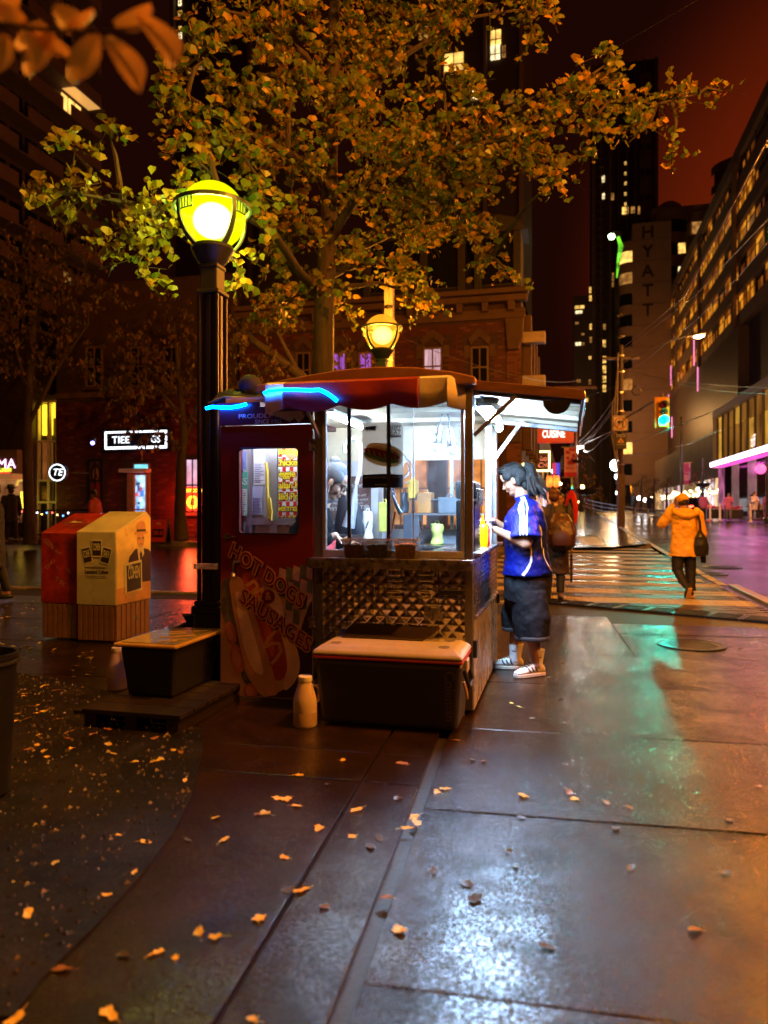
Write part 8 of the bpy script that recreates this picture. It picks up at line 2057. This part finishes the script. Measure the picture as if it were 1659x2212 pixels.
# far pedestrians by the cinema
M_pinkc = mat('pink jacket', (0.5,0.12,0.28), .6, var=.2); M_whitec = mat('white top', (0.65,0.6,0.6), .6); M_purc = mat('purple dress', (0.30,0.08,0.40), .6); M_greyc = mat('grey jacket', (0.16,0.15,0.15), .6)
for ux, Y, yw, H, ct_, lg, arms, lab, bend in ((1514,51,-60,1.72,M_dktr,M_dktr,('down','down'),'dark clothed pedestrian beside the flower basket post',0),(1519,50,-80,1.70,M_pinkc,M_dktr,('down','down'),'pedestrian with a bright pink back next to the flower basket post',0),
     (1574,46,-110,1.66,M_pinkc,M_greyc,('fwd','down'),'pedestrian in a pink jacket standing alone in front of the cinema',0),(1630,44,-70,1.72,M_whitec,M_dktr,('fwd','fwd'),'pedestrian in a white top and black trousers by the cinema door',0),
     (1643,44,150,1.7,M_greyc,M_dktr,('reach','reach'),'pedestrian in grey leaning forward by the cinema door',.35),(1657,44,100,1.7,M_purc,M_purc,('down','down'),'pedestrian in a purple dress at the right picture edge',0),
     (1369,60,20,1.7,M_dktr,M_dktr,('down','down'),'left of two dark pedestrians under the right hand trees',0),(1402,58,60,1.65,M_dktr,M_dktr,('fwd','down'),'right of two dark pedestrians under the right hand trees',.1)):
    c = at(ux, 1100, Y); pedestrian(lab, (c.x,Y,gz(Y)+.09), R(yw), H, ct_, lg, M_bhair, bend=bend, arms=arms, vox=.02, stride=.1)
# left side people
c = at(-14,1100,10.2); t, _ = pedestrian('person in a dark coat with a checked sleeve cut off by the left picture edge', (c.x,10.2,0), R(200), 1.7, M_dktr, M_dktr, M_bhair, long_=.5, vox=.01)
mb = MB(); mb.loft([((.0,.24,.72),(.05,0,0),(0,.05,0)),((.0,.27,.85),(.062,0,0),(0,.055,0)),((.0,.245,1.0),(.06,0,0),(0,.05,0)),((.0,.215,1.2),(.055,0,0),(0,.045,0))], 16)
m_ck, n_, l_, p_ = _new('checked cloth'); tc = n_.new('ShaderNodeTexCoord'); ck_ = n_.new('ShaderNodeTexChecker'); ck_.inputs['Scale'].default_value = 45; ck_.inputs['Color1'].default_value = (0.45,0.28,0.10,1); ck_.inputs['Color2'].default_value = (0.06,0.03,0.015,1); l_.new(tc.outputs['Object'], ck_.inputs['Vector']); l_.new(ck_.outputs[0], p_.inputs['Base Color'])
mb.build('checked_sleeve', m_ck, t, smooth=True)
c = at(205,1100,21.6); pedestrian('pedestrian in pink red with a dark cap passing behind the mail boxes', (c.x,21.6,gz(21.6)+.1), fy+R(90), 1.6, mat('pink red coat', (0.5,0.06,0.10), .6), M_dktr, M_bhair, hat='hat')
c = at(24,1100,22.2); pedestrian('dark figure in a hat standing in front of the cafe window', (c.x,22.2,gz(22.2)+.1), fy+R(60), 1.75, M_dktr, M_dktr, M_bhair, hat='hat')
# ---------------------------------------------------------------- trees
M_bark = mat('dark bark', (0.055,0.035,0.022), .8, var=.45, scale=6, stretch=(5,5,.7), bump=.9, bscale=14)
M_leafA = leafmat('ginkgo leaf', (0.09,0.17,0.014), (0.24,0.22,0.02), (0.55,0.27,0.022), .45)
M_leafB = leafmat('dark leaf', (0.07,0.06,0.012), (0.16,0.10,0.016), (0.34,0.16,0.02), .45)
def fan(rng):
    "ginkgo leaf: two folded halves on a stalk"
    n = 3; f = rng.uniform(.1,.35); out = [(0,0,0)]
    for i in range(5):
        a = -0.95+1.9*i/4; r = 1.0*(1-.12*(i == 2))*(1-.1*(i in (0,4)))
        out.append((r*math.sin(a), r*math.cos(a), f*abs(math.sin(a))*.8-.12*math.cos(a)))
    return out, [(0,1,2,3),(0,3,4,5)]
def oval(rng):
    f = rng.uniform(.1,.3)
    return [(0,0,0),(-.32,.35,f),(-.30,.7,f*.8),(0,1.1,-.15),(.30,.7,f*.8),(.32,.35,f)], [(0,3,2,1),(0,5,4,3)]
def crown(name, root, clusters, limbs, leafm, size, dens, seed, shape=fan, parts=0, Yd=1.0, twig=True):
    "clusters: (ux, uy, rx, ry, Y) as seen; each gets depth like its width; leaves sit on hanging sprigs"
    rng = random.Random(seed); leaves = []
    o3 = root.location; br = MB(); tw = MB()
    lim = [V(p) for L in limbs for p in L]
    for ux, uy, rx, ry, Y in clusters:
        c = at(ux, uy, Y); k = Y/F; ax, az_, ay = rx*k, ry*k, max(rx, ry)*k*Yd
        near = min(lim, key=lambda p: (p-c).length+ (0.6 if p.z > c.z else 0)) if lim else None
        if near is not None:
            mid = near.lerp(c, .5)+V((rng.uniform(-.1,.1),rng.uniform(-.1,.1),.12*(c-near).length))
            MB().tube([near-o3, mid-o3, c-o3], [.035*min(1.6,(c-near).length)+.008,.02,.008], 6).build('branch', M_bark, root, smooth=True)
        n = int(dens*math.pi*rx*ry/((size/k)**2)*.9)
        ns = max(3, n//9)
        for s in range(ns):
            while True:
                d = V((rng.uniform(-1,1),rng.uniform(-1,1),rng.uniform(-1,1)))
                if .08 < d.length < 1: break
            p = c+V((d.x*ax,d.y*ay,d.z*az_)); L = rng.uniform(.16,.34)*(size/.065)
            dr = V((d.x,d.y*.6,d.z*.4-.35+rng.uniform(-.3,.2))).normalized()
            if twig: tw.tube([p-o3-dr*L*.5, p-o3+dr*L*.6], [.0045,.002], 3, cap=False)
            for q in range(9):
                pos = p+dr*L*rng.uniform(-.5,.6)+V((rng.gauss(0,.022),rng.gauss(0,.022),rng.gauss(0,.022)))*(size/.065)
                sz = size*rng.uniform(.4,1.2)
                rot = Matrix.Rotation(rng.uniform(0,6.28),4,'Z') @ Matrix.Rotation(rng.uniform(.9,2.3),4,'X') @ Matrix.Rotation(rng.uniform(-.7,.7),4,'Y')
                leaves.append((pos, sz, rot))
    leaves.sort(key=lambda q: q[0].y)
    geo = []
    for i in range(4):
        v, f = shape(rng); mb = MB(); mb.add(v, f); geo.append((mb.mesh('leaf', leafm), v, f))
    body = MB()
    for i, (pos, sz, rot) in enumerate(leaves):
        g = geo[i % 4]
        if i < parts:
            o = inst('leaf', g[0], root); o.matrix_local = Matrix.Translation(pos-o3) @ rot @ Matrix.Scale(sz,4)
        else:
            M = Matrix.Translation(pos-o3) @ rot @ Matrix.Scale(sz,4)
            body.add([M @ V(q) for q in g[1]], g[2])
    cr = body.build('crown', leafm, root); cr['kind'] = 'stuff'
    if tw.v: tw.build('twigs', M_bark, root)['kind'] = 'stuff'
    return len(leaves)
def limbs_of(root, Ls):
    "Ls: list of [(ux,uy,Y,r)...]; the first is the trunk"
    out = []
    for i, L in enumerate(Ls):
        P = [at(a,b,c) for a, b, c, r in L]; Q, Rr = [], []
        for k in range(len(P)-1):
            for t in (0,.25,.5,.75): Q.append(P[k].lerp(P[k+1],t)+V((noise.noise(P[k]*3+V((t*5,i,0)))*.02,0,0))); Rr.append(L[k][3]*(1-t)+L[k+1][3]*t)
        Q.append(P[-1]); Rr.append(L[-1][3])
        MB().tube([q-root.location for q in Q], Rr, 14 if i == 0 else 9).build('trunk' if i == 0 else 'limb', M_bark, root, smooth=True)
        out.append(Q)
    return out
# the big ginkgo
gk_ = thing('ginkgo_tree', 'large leafy tree rising behind the cart and arching over the picture', 'tree', (at(700,1100,9.2).x, 9.2, 0))
Ls = [[(700,1324,9.2,.19),(700,1150,9.2,.155),(699,800,9.2,.135),(700,650,9.2,.125),(706,560,9.15,.115),(712,430,9.1,.10),(715,250,9.0,.085),(722,40,9,.07),(730,-200,9,.05)],
      [(700,640,9.2,.07),(670,612,8.9,.06),(640,580,8.3,.05),(590,500,7.6,.04),(480,440,6.8,.03),(350,450,6.3,.02),(180,420,6.0,.012)],
      [(706,600,9.2,.06),(735,585,9.3,.05),(770,540,9.4,.04),(860,500,9.6,.03),(980,470,9.4,.02),(1090,580,9.2,.01)],
      [(712,520,9.1,.06),(740,470,9.0,.055),(800,380,8.8,.045),(930,330,8.6,.035),(1100,300,8.4,.025),(1280,220,8.2,.018),(1420,225,8.0,.012),(1540,195,8.0,.006)],
      [(714,420,9.1,.05),(680,360,8.6,.045),(560,300,7.8,.035),(440,230,7.2,.02),(370,180,7.0,.012)],
      [(716,300,9.0,.05),(760,240,9.0,.045),(860,130,9.0,.035),(1000,40,9.0,.02),(1130,20,9.0,.01)],
      [(718,220,9,.05),(660,120,8.6,.04),(560,40,8.2,.025),(470,20,8.0,.015)]]
LB = limbs_of(gk_, Ls)
cl_ = [(85,425,55,34,6.0),(165,335,55,30,6.2),(235,292,42,24,6.3),(205,432,85,34,6.1),(330,468,75,50,6.2),(275,525,50,50,6.1),(300,590,45,32,6.2),(395,412,55,26,6.3),(362,505,50,36,6.2),(560,440,60,60,7.0),(512,575,34,50,6.3),
 (350,190,50,50,7.0),(440,130,60,50,7.2),(420,265,75,55,7.0),(525,205,70,70,7.6),(525,335,75,55,7.4),(425,345,55,40,6.8),(600,60,100,60,8.2),(480,40,75,45,8.0),
 (640,330,80,80,8.4),(640,480,70,60,8.6),(605,560,50,40,8.8),(765,130,100,90,9.0),(870,85,90,70,9.2),(800,265,110,85,8.8),(905,335,105,75,8.6),(805,425,100,65,9.0),(905,490,85,55,9.4),(985,405,95,65,9.0),(765,545,75,36,9.2),(860,590,60,40,9.6),(920,645,42,48,9.8),(745,655,30,36,9.8),
 (1010,490,70,40,9.2),(1062,560,48,32,9.2),(1100,603,24,16,9.2),(1045,275,95,65,8.6),(960,195,80,36,8.8),(1115,335,95,55,8.4),(1180,255,85,50,8.3),(1200,385,45,45,8.4),(1262,205,75,42,8.2),(1308,140,28,42,8.2),(1350,225,70,40,8.1),(1430,222,70,26,8.0),(1508,197,50,19,8.0),(1560,197,28,14,8.0),(1395,290,50,22,8.1),(1452,328,24,24,8.1),(1292,295,60,32,8.2),
 (1050,15,110,34,9.0),(1150,60,28,50,9.0),(1185,12,26,22,9.0),(950,40,70,50,9.0),(690,-50,280,50,8.8),(640,190,70,70,8.2),(690,620,60,26,9.0),(600,660,50,40,9.6)]
crown('crown', gk_, cl_, LB, M_leafA, .074, 4.6, 21, fan, parts=300, Yd=.8)
# smaller trees
def tree(name, label, Ls, clusters, leafm, size, dens, seed, shape=oval, parts=0, group=None):
    b = Ls[0][0]; p = at(b[0], b[1], b[2]); t = thing(name, label, 'tree', p, 0, group)
    crown('crown', t, clusters, limbs_of(t, Ls), leafm, size, dens, seed, shape, parts); return t
b0 = 1097.4+(EYE-gz(24.5)-.09)*F/24.5
tree('street_tree', 'slim street tree with orange lit leaves in front of the brick shop', [[(392,b0,24.5,.24),(388,1100,24.5,.17),(390,1010,24.5,.15),(398,930,24.5,.13),(390,850,24.5,.1),(380,740,24.4,.06)],[(398,950,24.5,.08),(420,900,24.5,.06),(430,860,24.4,.03)],[(394,900,24.5,.08),(340,840,24.3,.05),(280,800,24.2,.03)]],
     [(330,880,80,60,24.2),(400,800,65,80,24.3),(300,765,75,75,24.3),(422,915,30,36,24.4),(245,850,55,50,24.1),(370,690,65,55,24.3),(310,950,45,26,24.0),(365,950,35,24,24.1),(470,820,40,60,24.3)], M_leafB, .17, 2.0, 5, parts=0, group='trees on the far pavement')
b1_ = 1097.4+(EYE-gz(22)-.09)*F/22
tree('street_tree', 'dark street tree in front of the cafe at far left', [[(66,b1_,22,.2),(62,1080,22,.15),(58,940,22,.13),(66,780,22,.1),(80,600,22,.07)],[(60,920,22,.07),(120,800,22,.05),(190,700,21.8,.03)],[(62,850,22,.07),(20,700,22,.04)]],
     [(80,690,90,100,22),(35,560,85,85,22),(150,790,80,60,21.8),(205,660,80,70,21.8),(25,790,55,75,22),(120,560,80,60,22),(-40,680,60,120,22),(190,540,60,50,21.7)], M_leafB, .15, 1.8, 6, parts=0, group='trees on the far pavement')
tree('young_tree', 'leaning young tree with orange lit foliage between the lamp post and the ginkgo', [[(720,1240,13,.12),(660,820,13,.10),(600,775,12.8,.085),(545,735,12.6,.06),(510,690,12.5,.03)],[(640,800,12.9,.05),(590,700,12.6,.03)],[(600,775,12.8,.04),(560,810,12.5,.02)]],
     [(560,690,48,52,12.4),(528,775,42,52,12.3),(508,715,26,50,12.4),(600,652,40,40,12.6),(592,800,50,40,12.5),(500,845,30,26,12.3),(640,700,40,36,12.8),(545,850,44,20,12.4)], M_leafB, .085, 2.2, 8, parts=0, group='trees behind the cart')
tree('young_tree', 'dark shrubby tree right behind the cart roof by the ginkgo trunk', [[(770,1240,14,.07),(765,900,14,.05),(760,800,14,.03)],[(765,880,14,.03),(730,800,14,.015)]], [(762,775,50,34,14),(735,800,36,26,14),(790,790,28,26,14)], M_leafB, .085, 1.3, 9, parts=0, group='trees behind the cart')
for k, (ux, uy, Y, lab) in enumerate(((1385,1048,62,'left of the small dark trees under the hotel'),(1412,1052,60,'middle one of the small dark trees under the hotel'),(1440,1050,58,'right of the small dark trees under the hotel'))):
    bb = HY+(EYE-gz(Y)-.09)*F/Y
    tree('street_tree', lab, [[(ux,bb,Y,.12),(ux,uy+10,Y,.09),(ux+2,uy-18,Y,.04)]], [(ux,uy,15,16,Y),(ux-8,uy+8,10,10,Y),(ux+9,uy-8,10,11,Y)], M_leafB, .2, 1.1, 30+k, group='small trees across the road')
# hanging ball of foliage and flower baskets
def basket(label, ux, uy, r, Y, m, seed, flowers=None):
    c = at(ux, uy, Y); t = thing('hanging_basket', label, 'hanging basket', c, 0, 'hanging plant baskets on the lamp posts')
    MB().lathe([(0,-r*.3),(r*.5,-.2*r),(r*.7,.1*r)], 14).build('bowl', M_black2, t, smooth=True); MB().tube([(0,0,.1*r),(0,0,r*1.6)], .02, 5).build('chain', M_black, t)
    crown('f', t, [(ux,uy,r*F/Y,r*F/Y*1.05,Y),(ux+.3*r*F/Y,uy+.4*r*F/Y,r*F/Y*.6,r*F/Y*.7,Y)], [], m, .13, 1.6, seed, oval, 0, twig=False)
    for ch in t.children:
        if ch.name.startswith('crown'): ch.name = 'foliage'
basket('large dark trailing plant basket on the dark pole above the crossing', 1268, 1060, .85, 34, M_leafB, 41)
basket('reddish flower basket on the post in front of the cinema', 1518, 1046, .75, 50, leafmat('red petunias', (0.10,0.01,0.02), (0.25,0.02,0.05), (0.35,0.05,0.1)), 42)
basket('brown dried flower basket beside the pink banner', 1246, 996, .45, 40, leafmat('dry flowers', (0.10,0.05,0.02), (0.15,0.07,0.03), (0.2,0.06,0.05)), 43)

# twig of big leaves hanging close to the camera
tw_ = thing('leafy_twig', 'blurred twig with large brown drooping leaves close to the camera at upper left', 'twig', at(60,60,1.3))
o3 = tw_.location
MB().tube([at(-160,20,1.35)-o3, at(60,62,1.3)-o3, at(200,70,1.28)-o3, at(330,55,1.25)-o3], [.005,.004,.003,.0015], 7).build('stem', M_bark, tw_, smooth=True)
M_big = leafmat('big drooping leaf', (0.34,0.15,0.03), (0.40,0.19,0.04), (0.26,0.17,0.04), trans=.5)
def bigleaf(b, t, w, Y, sag=.0):
    p, q = at(b[0],b[1],Y), at(t[0],t[1],Y-.03); d = q-p; n = 8
    side = d.normalized().cross(V((0.25,-1,.15))).normalized()
    mb = MB(); vs = []
    for i in range(n+1):
        s = i/n; wd = w*math.sin(math.pi*min(1,s*.92+.04))**.8*(1-.25*s)
        c = p+d*s+V((sag*math.sin(math.pi*s),0,.0))+V((0,.012*math.sin(3*s),0))
        vs += [c-side*wd+V((0,-.012,0)), c, c+side*wd+V((0,-.012,0))]
    mb.add([v-o3 for v in vs], [(3*i+k,3*i+k+1,3*i+k+4,3*i+k+3) for i in range(n) for k in (0,1)]); mb.build('leaf', M_big, tw_, smooth=True)
for a in (((300,35),(372,152),.026,1.25,.022),((235,85),(302,202),.026,1.28,.012),((215,80),(158,185),.028,1.3,-.006),((120,75),(62,168),.024,1.34,-.01),((70,70),(160,130),.020,1.36,0),((20,80),(-20,170),.024,1.36,0),((150,60),(205,30),.02,1.3,0),((250,60),(330,20),.026,1.3,0.01),((60,50),(-30,20),.026,1.36,0),((180,70),(120,20),.03,1.33,0),((100,55),(40,110),.028,1.4,0),((-10,40),(50,-20),.03,1.4,0)):
    bigleaf(*a)

# fallen leaves: each one a leaf of its own
M_fl = [leafmat('yellow fallen leaf', (0.72,0.46,0.05), (0.80,0.55,0.08), (0.62,0.36,0.04), .1), leafmat('brown fallen leaf', (0.20,0.09,0.03), (0.28,0.13,0.03), (0.16,0.07,0.02), .1), leafmat('dark wet leaf', (0.05,0.035,0.015), (0.07,0.05,0.02), (0.06,0.03,0.015), .1), leafmat('green yellow fallen leaf', (0.50,0.40,0.07), (0.56,0.44,0.08), (0.42,0.36,0.07), .1)]
def lobed(m, seed):
    rng = random.Random(seed); mb = MB(); n = 14; vs = [(0,0,.012)]
    for i in range(n):
        a = 2*math.pi*i/n; r = (.68+.32*abs(math.cos(a*(1.5,2.5,1)[seed%3]+seed)))*(rng.uniform(.75,1.1)); vs.append((r*math.cos(a)*1.0, r*math.sin(a)*rng.choice((.6,.75,.9)), .06+.26*rng.random()**2*r))
    mb.add(vs, [(0,1+i,1+(i+1)%n) for i in range(n)]); mb.tube([(.4,0,.1),(1.0,.1,.12),(1.5,.3,.05)], [.03,.025,.02], 4); return mb.mesh('fallen_leaf', m)
LM = [[lobed(m, 3*i+k) for k in range(3)] for i, m in enumerate(M_fl)]
pos = [(740,1643,0),(707,1695,2),(645,1676,0),(600,1725,0),(617,1727,0),(640,1742,0),(690,1790,0),(760,1808,0),(860,1725,2),(895,1765,0),(770,1750,0),(572,1757,3),(556,1760,1),(467,1767,3),(405,1815,2),(315,1825,0),(256,1810,0),(120,1870,3),(290,1890,0),(485,1815,3),(613,1853,0),(625,1923,2),(650,1925,0),(560,1985,0),(430,2015,3),(465,2025,3),(130,2095,1),(265,2065,2),(340,2060,0),(380,2070,0),(235,2190,0),(545,2205,3),(30,2205,0),(60,1980,0),(228,1940,0),(400,1690,0),(330,1650,3),(345,1645,3),(290,1650,3),(375,1625,3),(60,1555,1),(95,1540,0),(960,1705,0),(945,1712,0),(1045,1645,1),(1020,1642,2),(1105,1520,3),(1120,1527,3),(1220,1562,2),(1130,1720,3),(1230,1712,1),(1240,1727,0),(1360,1745,1),(1310,1735,1),(1475,1680,2),(1010,1910,2),(1028,1940,2),(1020,1944,2),(935,1882,2),(1100,1840,2),(1115,1872,2),(1180,2045,2),(1500,2010,1),(1330,1790,2),(1640,1700,1),(1600,1402,2),(1215,1392,2),(1150,1552,2),(880,1790,0),(900,1778,3),(800,1830,2),(820,1812,2),(700,1960,1),(835,1940,1),(860,2010,0),(960,1560,1),(985,1600,1),(1000,1545,1),(870,1650,1),(150,1600,1),(200,1590,1)]
rng = random.Random(4)
for k in range(70): pos.append((rng.uniform(-40,440), rng.uniform(1400,1640), rng.choice((0,0,1,1,3))))
for k in range(26): pos.append((rng.uniform(330,440), rng.uniform(1300,1400), rng.choice((0,1,1))))
for k in range(30): pos.append((rng.uniform(-30,85), rng.uniform(1290,1400), rng.choice((0,0,1))))
for k in range(13): pos.append((rng.uniform(900,1659), rng.uniform(1320,2200), 2))
txt = ('bright yellow fallen leaf lying on the wet ground','brown curled fallen leaf lying on the wet ground','dark soaked leaf stuck to the wet ground','yellow green fallen leaf lying on the wet ground')
for ux, uy, m in pos:
    x, y = gp(ux, uy)
    if CA.loc((x,y,0)).x > -1.75 and -.0 < CA.loc((x,y,0)).y < 1.8 and CA.loc((x,y,0)).x < 0.05: continue
    o = inst('fallen_leaf', LM[m][rng.randrange(3)], None, (x, y, .009 if inside(x,y,dirt_pts) else .001), (rng.uniform(-.2,.2),rng.uniform(-.2,.2),rng.uniform(0,6.28)), (rng.uniform(.015,.040)*(.8 if m == 2 else 1),rng.uniform(.015,.034),.026))
    zone = ' in the dirt patch' if inside(x,y,dirt_pts) else (' beside the mail boxes' if y > 5.2 and x < -1 else (' on the sidewalk right of the dark joint' if SL.loc((x,y,0)).x > -.47 else ' on the slabs left of the dark joint'))
    tag(o, txt[m].split(' lying')[0].split(' stuck')[0]+' lying'+zone, 'leaf', 'leaves fallen on the pavement')
